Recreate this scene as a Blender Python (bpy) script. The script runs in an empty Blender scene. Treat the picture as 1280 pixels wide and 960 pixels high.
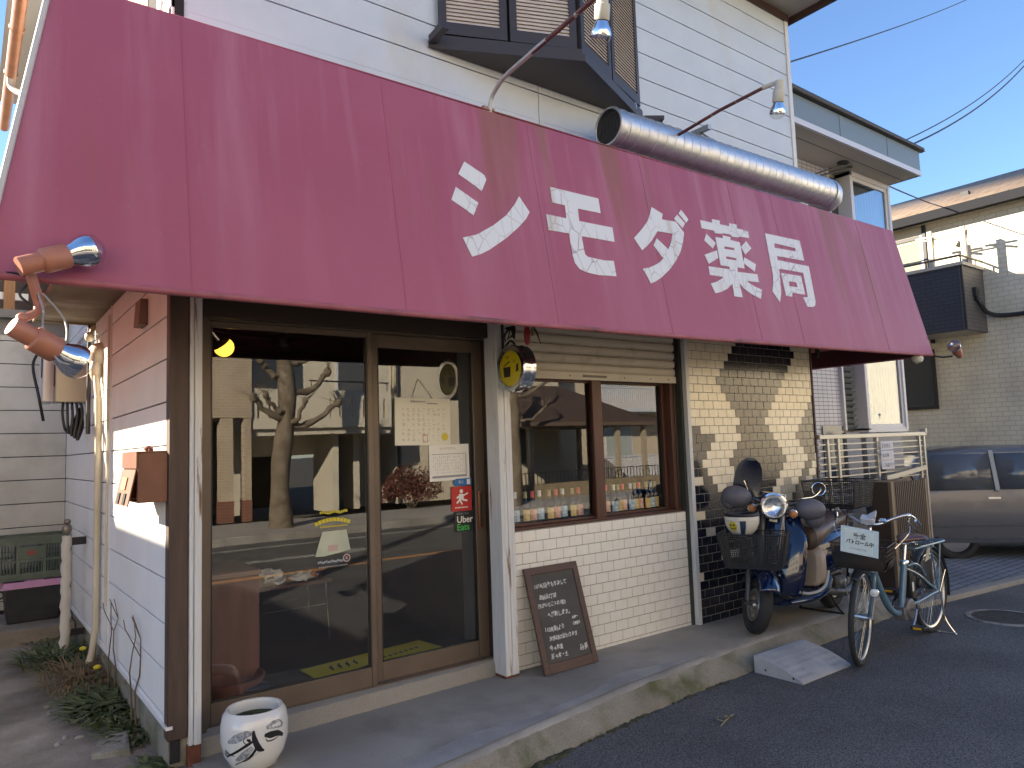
import bpy, bmesh, math, random
from mathutils import Vector, Matrix
random.seed(7)
PI=math.pi; R=math.radians
SC=bpy.context.scene
COL=SC.collection

# ------------------------------------------------------------------ materials
def srgb(r,g,b):
    f=lambda c:(c/12.92 if c<=.04045 else ((c+.055)/1.055)**2.4)
    return (f(r/255),f(g/255),f(b/255))
def _n(nt,t,**k):
    n=nt.nodes.new(t)
    for a,b in k.items(): setattr(n,a,b)
    return n
def mk(name,col,rough=.6,metal=0.,col2=None,vscale=6.,vdet=6.,lo=.35,hi=.65,stretch=(1,1,1),
       bump=0.,bscale=60.,bstretch=None,fine=0.,fscale=150.,spec=.5,coat=0.,emit=None,estr=0.,rough2=None,alpha=1.,sss=0.,
       stain=None,sscale=2.,slo=.55,shi=.75,sstretch=(1,1,1)):
    m=bpy.data.materials.new(name); m.use_nodes=True
    nt=m.node_tree; nt.nodes.clear(); L=nt.links.new
    out=_n(nt,'ShaderNodeOutputMaterial'); p=_n(nt,'ShaderNodeBsdfPrincipled')
    L(p.outputs[0],out.inputs[0])
    p.inputs['Base Color'].default_value=(*col,1); p.inputs['Roughness'].default_value=rough
    p.inputs['Metallic'].default_value=metal; p.inputs['Specular IOR Level'].default_value=spec
    p.inputs['Coat Weight'].default_value=coat; p.inputs['Coat Roughness'].default_value=.06
    p.inputs['Alpha'].default_value=alpha
    if emit: p.inputs['Emission Color'].default_value=(*emit,1); p.inputs['Emission Strength'].default_value=estr
    tc=_n(nt,'ShaderNodeTexCoord')
    def mapped(s):
        mp=_n(nt,'ShaderNodeMapping'); mp.inputs['Scale'].default_value=s; L(tc.outputs['Object'],mp.inputs['Vector']); return mp.outputs[0]
    cur=None
    def noise(sc,det,st,rgh=.55):
        n=_n(nt,'ShaderNodeTexNoise'); n.inputs['Scale'].default_value=sc; n.inputs['Detail'].default_value=det; n.inputs['Roughness'].default_value=rgh
        L(mapped(st),n.inputs['Vector']); return n.outputs['Fac']
    def ramp(src,a,b):
        r=_n(nt,'ShaderNodeMapRange'); r.inputs['From Min'].default_value=a; r.inputs['From Max'].default_value=b; L(src,r.inputs['Value']); return r.outputs[0]
    def mix(fac,a,b):
        x=_n(nt,'ShaderNodeMix',data_type='RGBA'); L(fac,x.inputs['Factor'])
        if isinstance(a,tuple): x.inputs['A'].default_value=(*a,1)
        else: L(a,x.inputs['A'])
        if isinstance(b,tuple): x.inputs['B'].default_value=(*b,1)
        else: L(b,x.inputs['B'])
        return x.outputs['Result']
    if col2:
        fac=ramp(noise(vscale,vdet,stretch),lo,hi); cur=mix(fac,col,col2)
        if rough2 is not None:
            rr=_n(nt,'ShaderNodeMapRange'); rr.inputs['To Min'].default_value=rough; rr.inputs['To Max'].default_value=rough2; L(fac,rr.inputs['Value']); L(rr.outputs[0],p.inputs['Roughness'])
    if stain:
        cur=mix(ramp(noise(sscale,5,sstretch,.6),slo,shi),cur if cur is not None else col,stain)
    if fine:
        f=noise(fscale,2,(1,1,1),.7); r=_n(nt,'ShaderNodeMapRange'); r.inputs['From Min'].default_value=.3; r.inputs['From Max'].default_value=.7
        r.inputs['To Min'].default_value=1-fine; r.inputs['To Max'].default_value=1+fine; L(f,r.inputs['Value'])
        x=_n(nt,'ShaderNodeMix',data_type='RGBA',blend_type='MULTIPLY'); x.inputs['Factor'].default_value=1
        if cur is None: x.inputs['A'].default_value=(*col,1)
        else: L(cur,x.inputs['A'])
        L(r.outputs[0],x.inputs['B']); cur=x.outputs['Result']
    if cur is not None: L(cur,p.inputs['Base Color'])
    if bump:
        b=_n(nt,'ShaderNodeBump'); b.inputs['Strength'].default_value=bump; b.inputs['Distance'].default_value=.01
        L(noise(bscale,4,bstretch or (1,1,1)),b.inputs['Height']); L(b.outputs[0],p.inputs['Normal'])
    m['p']=1
    return m
def pnode(m): return next(n for n in m.node_tree.nodes if n.type=='BSDF_PRINCIPLED')
def brickmat(name,c1,c2,mortar,scale,bw,bh,msize=.02,rough=.7,bump=.4,axis='xz',offset=.5,dirt=None):
    m=bpy.data.materials.new(name); m.use_nodes=True; nt=m.node_tree; nt.nodes.clear(); L=nt.links.new
    out=_n(nt,'ShaderNodeOutputMaterial'); p=_n(nt,'ShaderNodeBsdfPrincipled'); L(p.outputs[0],out.inputs[0]); p.inputs['Roughness'].default_value=rough
    tc=_n(nt,'ShaderNodeTexCoord'); s=_n(nt,'ShaderNodeSeparateXYZ'); c=_n(nt,'ShaderNodeCombineXYZ'); L(tc.outputs['Object'],s.inputs[0])
    L(s.outputs['XYZ'.index(axis[0].upper())],c.inputs[0]); L(s.outputs['XYZ'.index(axis[1].upper())],c.inputs[1])
    b=_n(nt,'ShaderNodeTexBrick'); L(c.outputs[0],b.inputs['Vector'])
    b.inputs['Color1'].default_value=(*c1,1); b.inputs['Color2'].default_value=(*c2,1); b.inputs['Mortar'].default_value=(*mortar,1)
    b.inputs['Scale'].default_value=scale; b.inputs['Brick Width'].default_value=bw; b.inputs['Row Height'].default_value=bh; b.inputs['Mortar Size'].default_value=msize; b.offset=offset
    cur=b.outputs['Color']
    n=_n(nt,'ShaderNodeTexNoise'); n.inputs['Scale'].default_value=1.7; n.inputs['Detail'].default_value=6; L(tc.outputs['Object'],n.inputs['Vector'])
    r=_n(nt,'ShaderNodeMapRange'); r.inputs['From Min'].default_value=.3; r.inputs['From Max'].default_value=.7; r.inputs['To Min'].default_value=.82; r.inputs['To Max'].default_value=1.08; L(n.outputs['Fac'],r.inputs['Value'])
    x=_n(nt,'ShaderNodeMix',data_type='RGBA',blend_type='MULTIPLY'); x.inputs['Factor'].default_value=1; L(cur,x.inputs['A']); L(r.outputs[0],x.inputs['B'])
    L(x.outputs['Result'],p.inputs['Base Color'])
    bu=_n(nt,'ShaderNodeBump'); bu.invert=True; bu.inputs['Strength'].default_value=bump; bu.inputs['Distance'].default_value=.006; L(b.outputs['Fac'],bu.inputs['Height']); L(bu.outputs[0],p.inputs['Normal'])
    return m
def glassmat(name,ior=1.9,tint=(.9,.93,.92),wavy=.015,wscale=1.2,rough=0.0):
    m=bpy.data.materials.new(name); m.use_nodes=True; nt=m.node_tree; nt.nodes.clear(); L=nt.links.new
    out=_n(nt,'ShaderNodeOutputMaterial'); mx=_n(nt,'ShaderNodeMixShader'); t=_n(nt,'ShaderNodeBsdfTransparent'); g=_n(nt,'ShaderNodeBsdfGlossy')
    # Schlick reflectance of a thin sheet, the same from both sides
    ge=_n(nt,'ShaderNodeNewGeometry'); dt=_n(nt,'ShaderNodeVectorMath',operation='DOT_PRODUCT'); L(ge.outputs['Incoming'],dt.inputs[0]); L(ge.outputs['Normal'],dt.inputs[1])
    ab=_n(nt,'ShaderNodeMath',operation='ABSOLUTE'); L(dt.outputs['Value'],ab.inputs[0]); om=_n(nt,'ShaderNodeMath',operation='SUBTRACT'); om.inputs[0].default_value=1; L(ab.outputs[0],om.inputs[1])
    pw=_n(nt,'ShaderNodeMath',operation='POWER'); L(om.outputs[0],pw.inputs[0]); pw.inputs[1].default_value=5
    f0=((ior-1)/(ior+1))**2; f=_n(nt,'ShaderNodeMapRange'); f.inputs['To Min'].default_value=f0; f.inputs['To Max'].default_value=1; L(pw.outputs[0],f.inputs['Value'])
    t.inputs[0].default_value=(*tint,1); g.inputs['Roughness'].default_value=rough; g.inputs[0].default_value=(.97,.98,1,1)
    tc=_n(nt,'ShaderNodeTexCoord'); n=_n(nt,'ShaderNodeTexNoise'); n.inputs['Scale'].default_value=wscale; n.inputs['Detail'].default_value=1; L(tc.outputs['Object'],n.inputs['Vector'])
    b=_n(nt,'ShaderNodeBump'); b.inputs['Strength'].default_value=wavy; b.inputs['Distance'].default_value=.1; L(n.outputs['Fac'],b.inputs['Height']); L(b.outputs[0],g.inputs['Normal'])
    L(f.outputs[0],mx.inputs[0]); L(t.outputs[0],mx.inputs[1]); L(g.outputs[0],mx.inputs[2]); L(mx.outputs[0],out.inputs[0]); return m

# ------------------------------------------------------------------ mesh builder
class MB:
    def __init__(s): s.v=[];s.f=[];s.m=[];s.sm=[]
    def add(s,vs,fs,mi=0,smooth=False):
        o=len(s.v); s.v+= [tuple(v) for v in vs]
        for f in fs: s.f.append([o+i for i in f]); s.m.append(mi); s.sm.append(smooth)
        return s
    def box(s,x0,y0,z0,x1,y1,z1,mi=0):
        vs=[(x,y,z) for z in (z0,z1) for y in (y0,y1) for x in (x0,x1)]
        return s.add(vs,[(0,2,3,1),(4,5,7,6),(0,1,5,4),(2,6,7,3),(0,4,6,2),(1,3,7,5)],mi)
    def hexa(s,b,t,mi=0): # bottom 4, top 4 points in the same order
        return s.add(list(b)+list(t),[(3,2,1,0),(4,5,6,7),(0,1,5,4),(1,2,6,5),(2,3,7,6),(3,0,4,7)],mi)
    def obox(s,c,ax,ay,az,mi=0): # centre and half-axis vectors
        c,ax,ay,az=map(Vector,(c,ax,ay,az))
        return s.hexa([c-ax-ay-az,c+ax-ay-az,c+ax+ay-az,c-ax+ay-az],[c-ax-ay+az,c+ax-ay+az,c+ax+ay+az,c-ax+ay+az],mi)
    def bar(s,a,b,w,h,up=(0,0,1),mi=0):
        a,b=Vector(a),Vector(b); d=(b-a); l=d.length; d.normalize(); u=Vector(up); x=d.cross(u)
        if x.length<1e-4: x=d.cross(Vector((1,0,0)))
        x.normalize(); u=x.cross(d).normalized()
        return s.obox((a+b)/2,d*l/2,x*w/2,u*h/2,mi)
    def prism(s,poly,P,w0,w1,mi=0):
        n=len(poly); vs=[P(u,v,w0) for u,v in poly]+[P(u,v,w1) for u,v in poly]
        return s.add(vs,[tuple(range(n-1,-1,-1)),tuple(range(n,2*n))]+[(i,(i+1)%n,n+(i+1)%n,n+i) for i in range(n)],mi)
    def tube(s,pts,r,n=10,mi=0,caps=True,closed=False,smooth=True):
        pts=[Vector(p) for p in pts]; k=len(pts); rs=r if isinstance(r,(list,tuple)) else [r]*k
        prev=None; rings=[]
        for i,p in enumerate(pts):
            if closed: t=pts[(i+1)%k]-pts[i-1]
            else: t=(pts[min(i+1,k-1)]-pts[max(i-1,0)])
            t.normalize()
            if prev is None:
                a=Vector((0,0,1)) if abs(t.z)<.9 else Vector((1,0,0)); x=t.cross(a).normalized()
            else:
                x=prev-t*prev.dot(t)
                x=x.normalized() if x.length>1e-6 else t.orthogonal().normalized()
            prev=x; y=t.cross(x)
            rings.append([p+(x*math.cos(2*PI*j/n)+y*math.sin(2*PI*j/n))*rs[i] for j in range(n)])
        vs=[v for g in rings for v in g]; fs=[]
        for i in range(k if closed else k-1):
            a=i*n; b=((i+1)%k)*n
            for j in range(n): fs.append((a+j,a+(j+1)%n,b+(j+1)%n,b+j))
        s.add(vs,fs,mi,smooth)
        if caps and not closed: s.add(rings[0],[tuple(range(n))],mi); s.add(rings[-1],[tuple(range(n))],mi)
        return s
    def lathe(s,prof,o=(0,0,0),axis=(0,0,1),n=24,mi=0,smooth=True,a0=0,a1=2*PI):
        o=Vector(o); z=Vector(axis).normalized(); x=z.orthogonal().normalized(); y=z.cross(x); full=abs(a1-a0-2*PI)<1e-6
        m=n if full else n+1; vs=[];fs=[]
        for r,h in prof:
            for j in range(m):
                a=a0+(a1-a0)*j/n; vs.append(o+z*h+(x*math.cos(a)+y*math.sin(a))*max(r,1e-5))
        for i in range(len(prof)-1):
            for j in range(n):
                k=(j+1)%m; fs.append((i*m+j,i*m+k,(i+1)*m+k,(i+1)*m+j))
        return s.add(vs,fs,mi,smooth)
    def ell(s,c,rx,ry,rz,mi=0,nu=20,nv=12,M=None,v0=0,v1=PI):
        vs=[];fs=[]
        for i in range(nv+1):
            t=v0+(v1-v0)*i/nv
            for j in range(nu):
                a=2*PI*j/nu; p=Vector((rx*math.sin(t)*math.cos(a),ry*math.sin(t)*math.sin(a),rz*math.cos(t)))
                if M is not None: p=M@p
                vs.append(Vector(c)+p)
        for i in range(nv):
            for j in range(nu): fs.append((i*nu+j,i*nu+(j+1)%nu,(i+1)*nu+(j+1)%nu,(i+1)*nu+j))
        return s.add(vs,fs,mi,True)
    def torus(s,c,axis,Rr,r,n=40,k=10,mi=0,a0=0,a1=2*PI,flat=1.):
        z=Vector(axis).normalized(); x=z.orthogonal().normalized(); y=z.cross(x); c=Vector(c); vs=[];fs=[]
        full=abs(a1-a0-2*PI)<1e-6; m=n if full else n+1
        for i in range(m):
            a=a0+(a1-a0)*i/n; d=x*math.cos(a)+y*math.sin(a)
            for j in range(k):
                b=2*PI*j/k; vs.append(c+d*(Rr+r*math.cos(b))+z*r*flat*math.sin(b))
        for i in range(n):
            i2=(i+1)%m
            for j in range(k): fs.append((i*k+j,i*k+(j+1)%k,i2*k+(j+1)%k,i2*k+j))
        return s.add(vs,fs,mi,True)
    def loft(s,rings,mi=0,caps=True,smooth=True):
        n=len(rings[0]); vs=[p for g in rings for p in g]; fs=[]
        for i in range(len(rings)-1):
            for j in range(n): fs.append((i*n+j,i*n+(j+1)%n,(i+1)*n+(j+1)%n,(i+1)*n+j))
        s.add(vs,fs,mi,smooth)
        if caps: s.add(rings[0],[tuple(range(n))],mi); s.add(rings[-1],[tuple(range(n))],mi)
        return s
    def grid(s,P,nu,nv,mi=0,smooth=True):
        vs=[P(i/nu,j/nv) for j in range(nv+1) for i in range(nu+1)]
        return s.add(vs,[(j*(nu+1)+i,j*(nu+1)+i+1,(j+1)*(nu+1)+i+1,(j+1)*(nu+1)+i) for j in range(nv) for i in range(nu)],mi,smooth)
    def xf(s,M,start=0):
        for i in range(start,len(s.v)): s.v[i]=tuple(M@Vector(s.v[i]))
        return s
    def build(s,name,mats,parent=None,bevel=0,local=False,sharp=40,solid=0,weld=False):
        me=bpy.data.meshes.new(name); me.from_pydata(s.v,[],s.f)
        if not isinstance(mats,(list,tuple)): mats=[mats]
        for m in mats: me.materials.append(m)
        me.polygons.foreach_set('material_index',s.m); me.polygons.foreach_set('use_smooth',s.sm)
        bm=bmesh.new(); bm.from_mesh(me)
        if weld: bmesh.ops.remove_doubles(bm,verts=bm.verts,dist=1e-5)
        bmesh.ops.recalc_face_normals(bm,faces=bm.faces); bm.to_mesh(me); bm.free()
        me.set_sharp_from_angle(angle=R(sharp))
        o=bpy.data.objects.new(name,me); COL.objects.link(o)
        if parent is not None: attach(o,parent,local)
        if solid:
            mo=o.modifiers.new('Solid','SOLIDIFY'); mo.thickness=solid; mo.offset=0
        if bevel:
            mo=o.modifiers.new('Bevel','BEVEL'); mo.width=bevel; mo.segments=2; mo.limit_method='ANGLE'; mo.angle_limit=R(35); mo.harden_normals=False
        return o
WORLD={}
def attach(o,parent,local=False):
    o.parent=parent
    if not local:
        w=Matrix.Identity(4)
        if parent.type=='EMPTY': w=parent.matrix_basis.copy()
        o.matrix_parent_inverse=w.inverted()
def tag(o,label=None,cat=None,group=None,kind=None):
    if label: o['label']=label
    if cat: o['category']=cat
    if group: o['group']=group
    if kind: o['kind']=kind
    return o
def thing(name,label,cat,loc=(0,0,0),rz=0,group=None):
    e=bpy.data.objects.new(name,None); COL.objects.link(e); e.empty_display_size=.1
    e.location=loc; e.rotation_euler=(0,0,rz); return tag(e,label,cat,group)
def struct(o): o['kind']='structure'; return o
def dup(root,loc,rz=None,label=None):
    c=root.copy(); COL.objects.link(c); c.location=loc
    if rz is not None: c.rotation_euler=(0,0,rz)
    if label: c['label']=label
    for ch in list(root.children):
        d=ch.copy(); COL.objects.link(d); d.parent=c
        for g in list(ch.children):
            h=g.copy(); COL.objects.link(h); h.parent=d
    return c
def vcurve(pts,n=8):
    """smooth a polyline (Catmull-Rom)"""
    P=[Vector(p) for p in pts]; out=[]
    for i in range(len(P)-1):
        p0=P[max(i-1,0)];p1=P[i];p2=P[i+1];p3=P[min(i+2,len(P)-1)]
        for k in range(n):
            t=k/n; out.append(.5*((2*p1)+(p2-p0)*t+(2*p0-5*p1+4*p2-p3)*t*t+(3*p1-p0-3*p2+p3)*t**3))
    out.append(P[-1]); return out
def text(body,size,o,u,v,mat,name,parent=None,align='LEFT',extr=.0006,jit=0.,shear=0.,space=1.,offset=0.,label=None,local=False,linesp=1.,wscale=1.):
    """lettering laid on a real surface: origin o, writing direction u, up direction v"""
    cu=bpy.data.curves.new('t','FONT'); cu.body=body; cu.size=size; cu.align_x=align; cu.extrude=extr; cu.shear=shear; cu.space_character=space; cu.offset=offset; cu.space_line=linesp
    ob=bpy.data.objects.new('t',cu); COL.objects.link(ob)
    dg=bpy.context.evaluated_depsgraph_get(); me=bpy.data.meshes.new_from_object(ob.evaluated_get(dg))
    bpy.data.objects.remove(ob); bpy.data.curves.remove(cu)
    u=Vector(u).normalized(); v=Vector(v); v=(v-u*v.dot(u)).normalized(); n=u.cross(v); o=Vector(o); s1,s2=random.random()*9,random.random()*9
    for w in me.vertices:
        x,y,z=w.co; x*=wscale
        if jit:
            x+=jit*size*math.sin(7*y/size+2.3*x/size+s1); y+=jit*size*(math.sin(3.1*x/size+s2)+.6*math.sin(9*x/size+5*y/size+s1))
        w.co=o+u*x+v*y+n*(z+extr)
    me.name=name; me.materials.clear(); me.materials.append(mat)
    q=bpy.data.objects.new(name,me); COL.objects.link(q)
    if parent is not None: attach(q,parent,local)
    if label: q['label']=label
    return q
def glyph(polys,P,thick,mat,name,parent):
    cu=bpy.data.curves.new('g','CURVE'); cu.dimensions='2D'; cu.fill_mode='BOTH'; cu.extrude=thick/2
    for poly in polys:
        sp=cu.splines.new('POLY'); sp.points.add(len(poly)-1)
        for i,(x,y) in enumerate(poly): sp.points[i].co=(x,y,0,1)
        sp.use_cyclic_u=True
    ob=bpy.data.objects.new('g',cu); COL.objects.link(ob); dg=bpy.context.evaluated_depsgraph_get()
    me=bpy.data.meshes.new_from_object(ob.evaluated_get(dg)); bpy.data.objects.remove(ob); bpy.data.curves.remove(cu)
    for w in me.vertices: w.co=P(w.co.x,w.co.y,w.co.z+thick/2+.001)
    me.name=name; me.materials.clear(); me.materials.append(mat)
    q=bpy.data.objects.new(name,me); COL.objects.link(q); attach(q,parent); return q
# ------------------------------------------------------------------ camera, world, sun
cam=bpy.data.cameras.new('camera'); co=bpy.data.objects.new('camera',cam); COL.objects.link(co)
cam.sensor_width=36; cam.lens=911.75/1280*36; cam.clip_end=2000; cam.clip_start=.05
yaw,pit,rol=.648582,.086841,-.034312
F_=Vector((math.sin(yaw)*math.cos(pit),math.cos(yaw)*math.cos(pit),math.sin(pit))); R_=Vector((math.cos(yaw),-math.sin(yaw),0)); U_=R_.cross(F_)
R2=R_*math.cos(rol)+U_*math.sin(rol); U2=U_*math.cos(rol)-R_*math.sin(rol)
M=Matrix((R2,U2,-F_)).transposed().to_4x4(); M.translation=Vector((0,0,1.5)); co.matrix_world=M
SC.camera=co
w=bpy.data.worlds.new('World'); SC.world=w; w.use_nodes=True; nt=w.node_tree
bg=nt.nodes['Background']; sky=nt.nodes.new('ShaderNodeTexSky'); sky.sky_type='NISHITA'; sky.sun_disc=False
SUN=Vector((-1,.89,.60)).normalized()
sky.sun_elevation=math.asin(SUN.z); sky.sun_rotation=math.atan2(SUN.x,SUN.y)
sky.air_density=.85; sky.dust_density=.1; sky.ozone_density=4.0
nt.links.new(sky.outputs[0],bg.inputs[0]); bg.inputs[1].default_value=.080
sl=bpy.data.lights.new('sun','SUN'); so=bpy.data.objects.new('sun',sl); COL.objects.link(so); sl.energy=4.8; sl.angle=R(.53); sl.color=(1,.87,.68)
so.rotation_euler=(-SUN).to_track_quat('-Z','Y').to_euler(); so.location=(-20,20,20)
SC.view_settings.view_transform='Standard'; SC.view_settings.look='None'; SC.view_settings.exposure=2.08; SC.view_settings.gamma=1
SC.cycles.max_bounces=10; SC.cycles.transparent_max_bounces=12; SC.cycles.caustics_reflective=False; SC.cycles.caustics_refractive=False
SC.cycles.use_denoising=True; SC.cycles.sample_clamp_indirect=6

# ------------------------------------------------------------------ shared materials
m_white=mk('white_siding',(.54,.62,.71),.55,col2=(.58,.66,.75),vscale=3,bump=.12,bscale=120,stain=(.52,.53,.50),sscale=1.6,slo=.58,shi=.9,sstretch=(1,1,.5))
m_dark=mk('dark_gap',(.02,.02,.022),.9)
m_bronze=mk('bronze_aluminium',(.13,.098,.072),.42,.2,col2=(.16,.12,.09),vscale=4,spec=.5)
m_darkbronze=mk('dark_bronze_sash',(.05,.037,.029),.45,.3)
m_sash=mk('brown_sash',(.07,.026,.018),.5,.1,col2=(.095,.038,.026),vscale=5,stretch=(6,6,.6))
m_conc=mk('concrete',(.25,.235,.205),.85,col2=(.42,.395,.35),vscale=2.2,vdet=9,fine=.18,fscale=220,bump=.35,bscale=90,stain=(.17,.16,.14),sscale=1.1,slo=.5,shi=.72)
m_concdark=mk('mossy_concrete',(.20,.185,.145),.9,col2=(.29,.27,.225),vscale=3,vdet=9,fine=.25,fscale=160,bump=.5,bscale=70,stain=(.10,.105,.05),sscale=2.6,slo=.5,shi=.68)
m_grout=mk('grout',(.30,.28,.24),.9)
m_glass=glassmat('window_glass',1.95,(.93,.95,.95),.012,.8)
m_paneclear=glassmat('clear_glass',1.6,(.93,.96,.96),.02,2)
m_galv=mk('galvanised_steel',(.62,.63,.64),.40,1.,col2=(.54,.55,.57),vscale=18,rough2=.50,bump=.004,bscale=8)
m_chrome=mk('chrome',(.78,.79,.8),.12,1.)
m_black=mk('black_plastic',(.018,.018,.02),.42)
m_rubber=mk('tyre_rubber',(.022,.022,.023),.75,bump=.2,bscale=200)
m_paper=mk('paper',(.80,.79,.74),.7)
m_ink=mk('ink',(.05,.05,.06),.7)
m_rust=mk('rust',(.17,.055,.03),.8,col2=(.10,.035,.022),vscale=25)

# ------------------------------------------------------------------ ground
m_asph=mk('asphalt',(.096,.095,.096),.75,col2=(.128,.126,.125),vscale=1.3,vdet=8,fine=.95,fscale=105,bump=.8,bscale=110,stain=(.070,.070,.070),sscale=.7,slo=.5,shi=.75)
struct(MB().box(-400,-400,-1.2,400,400,-.3).build('ground',mk('earth',(.12,.11,.09),.95,col2=(.18,.16,.13),vscale=.5)))
struct(MB().grid(lambda u,v:(-60+120*u,-6+9.75*v,-.15),60,8).build('road',m_asph))
struct(MB().grid(lambda u,v:(9.7+3.6*u,3.75+30*v,-.148),4,10).build('side_street',m_asph))
m_line=mk('road_paint',(.42,.41,.37),.8,col2=(.16,.16,.155),vscale=7,vdet=8,lo=.42,hi=.66)
m_yline=mk('orange_road_paint',(.55,.27,.08),.8,col2=(.3,.17,.07),vscale=9,vdet=8,lo=.5,hi=.75)
b=MB()
b.box(-40,-2.02,-.15,60,-1.9,-.1445,1)
b.box(-40,-5.2,-.15,60,-5.08,-.1445,0)
# direction arrow in the far lane
b.prism([(3.6,-3.55),(5.2,-3.55),(5.2,-3.75),(5.9,-3.45),(5.2,-3.15),(5.2,-3.35),(3.6,-3.35)],lambda u,v,w:(u,v,w),-.15,-.1445)
struct(b.build('road_markings',[m_line,m_yline]))
# concrete step in front of the shop, front edge slightly out of line with the wall
edge=[(.95,3.02,3.02),(1.9,3.10,3.06),(2.3,3.16,3.10),(3.3,3.31,3.23),(4.0,3.37,3.28),(4.8,3.41,3.31),(6.2,3.44,3.35),(6.93,3.50,3.40)]
def lerp_edge(x):
    for a,c in zip(edge,edge[1:]):
        if x<=c[0]:
            t=(x-a[0])/(c[0]-a[0]); return a[1]+(c[1]-a[1])*t,a[2]+(c[2]-a[2])*t
    return edge[-1][1:]
N=90; rings=[]
rr=random.Random(3)
for i in range(N+1):
    x=.95+(6.93-.95)*i/N; t,bs=lerp_edge(x); j=lambda s:rr.uniform(-s,s)
    rings.append([(x,4.3,-.2),(x,4.3,0),(x,4.0,0),(x,t+.10,j(.002)),(x,t+.035+j(.006),-.004+j(.003)),(x,t+j(.008),-.022+j(.005)),(x,t-.012+j(.004),-.06),(x,bs+.004+j(.006),-.11),(x,bs-.012+j(.01),-.15),(x,bs-.01,-.2)])
b=MB(); n=10; vs=[p for g in rings for p in g]
b.add(vs,[(i*n+j,i*n+j+1,(i+1)*n+j+1,(i+1)*n+j) for i in range(len(rings)-1) for j in range(5)],0,True)
b.add(vs,[(i*n+j,i*n+j+1,(i+1)*n+j+1,(i+1)*n+j) for i in range(len(rings)-1) for j in range(5,9)],1,True)
b.add(rings[-1],[tuple(range(n))],1); b.add(rings[0],[tuple(range(n))],1)
struct(b.build('step',[m_conc,m_concdark],sharp=50,weld=True))
# paler mortar repair along the worn edge
b=MB(); rr=random.Random(14); pts=[]
for i in range(61):
    x=1.55+2.75*i/60; t,bs=lerp_edge(x); w_=(.12+.05*math.sin(i*.17)+.018*math.sin(i*.47+1))*min(1,i/6,(60-i)/16)+rr.uniform(-.004,.004); pts.append(((x,t+.04,.0035),(x,t+.04+max(.004,w_),.0038)))
b.add([q for p in pts for q in p],[(2*i,2*i+1,2*i+3,2*i+2) for i in range(60)],0)
struct(b.build('mortar_patch',mk('mortar',(.29,.28,.265),.85,col2=(.40,.385,.36),vscale=4,vdet=8,fine=.15,fscale=200,bump=.3,bscale=80)))
# rough mortar skirting where the step meets the asphalt
b=MB(); rr=random.Random(5)
cl=[1.7,1.95,2.2,2.35,2.5,2.62,2.9,3.1,3.22,3.35,3.8,4.1,6.1]
for i in range(420):
    x=rr.choice(cl)+rr.gauss(0,.07); t,bs=lerp_edge(min(6.9,max(.96,x))); r=rr.uniform(.003,.016)*(1.5 if x<2.7 else .8)
    b.ell((x,bs-.012-abs(rr.gauss(0,.012)),-.151+r*.15),r*rr.uniform(1,2),r,r*rr.uniform(.4,.9),0,6,4)
for i in range(160):
    x=rr.choice(cl[:7])+rr.gauss(0,.05); t,bs=lerp_edge(min(6.9,max(.96,x))); a=rr.uniform(3.3,6.1); l=rr.uniform(.015,.05); p=Vector((x,bs-.014,-.15)); d=Vector((math.cos(a),math.sin(a)*.6,1)).normalized()*l; b.add([p-Vector((.002,0,0)),p+Vector((.002,0,0)),p+d],[(0,1,2)])
tag(b.build('moss',mk('moss_soil',(.035,.04,.018),.95,col2=(.08,.075,.05),vscale=20)),kind='stuff')
# yard on the left
def yard(u,v):
    x=-7+8.0*u; y=1.9+7.0*v
    z=-.012+.012*math.sin(x*2.1)*math.sin(y*1.7)
    if y<2.9: z-=.14*(1-(y-1.9)/1.0)
    if x>.9 and y<3.9: z=min(z,-.02)
    return (x,y,z)
m_yard=mk('yard_concrete',(.19,.165,.13),.92,col2=(.34,.30,.25),vscale=1.6,vdet=10,fine=.2,fscale=140,bump=.5,bscale=45,stain=(.10,.085,.065),sscale=1.4,slo=.46,shi=.7)
struct(MB().grid(yard,60,60).build('yard',m_yard,sharp=80))
b=MB(); b.box(-4.2,7.5,-.1,.838,8.44,.12)
struct(b.build('yard_ledge',m_yard,bevel=.01))
# paved forecourt on the right with a flush kerb
m_pave=brickmat('paving_blocks',(.20,.22,.25),(.25,.27,.30),(.05,.05,.055),1,.2,.1,.008,.7,.5,'xy')
b=MB(); b.prism([(6.94,3.52),(9.6,3.22),(13,2.85),(13,8.5),(6.94,8.5)],lambda u,v,w:(u,v,w),-.3,-.105)
struct(b.build('forecourt',m_pave))
b=MB(); b.prism([(6.94,3.38),(9.6,3.08),(13,2.71),(13,2.845),(9.6,3.215),(6.94,3.515)],lambda u,v,w:(u,v,w),-.3,-.102)
struct(b.build('kerb',m_conc,bevel=.012))
# manhole cover in the road
t=thing('manhole_cover','round cast iron manhole cover set in the asphalt near the bicycle','manhole cover',(7.42,2.68,-.15))
b=MB(); b.lathe([(.0,.004),(.25,.004),(.25,.009),(.262,.009),(.262,.002)],(7.42,2.68,-.15),n=40)
for i in range(-5,6):
    hw=math.sqrt(max(.0,.235**2-(i*.042)**2))
    b.box(7.42-hw,2.68+i*.042-.008,-.147,7.42+hw,2.68+i*.042+.008,-.1425)
b.build('lid',mk('cast_iron',(.045,.043,.042),.6,.4,col2=(.075,.07,.068),vscale=14),t)
b=MB(); b.lathe([(.265,.003),(.268,.010),(.305,.010),(.31,.0)],(7.42,2.68,-.15),n=48)
b.build('frame',mk('worn_iron_ring',(.34,.33,.32),.65,.2,col2=(.13,.125,.12),vscale=12),t)
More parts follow.
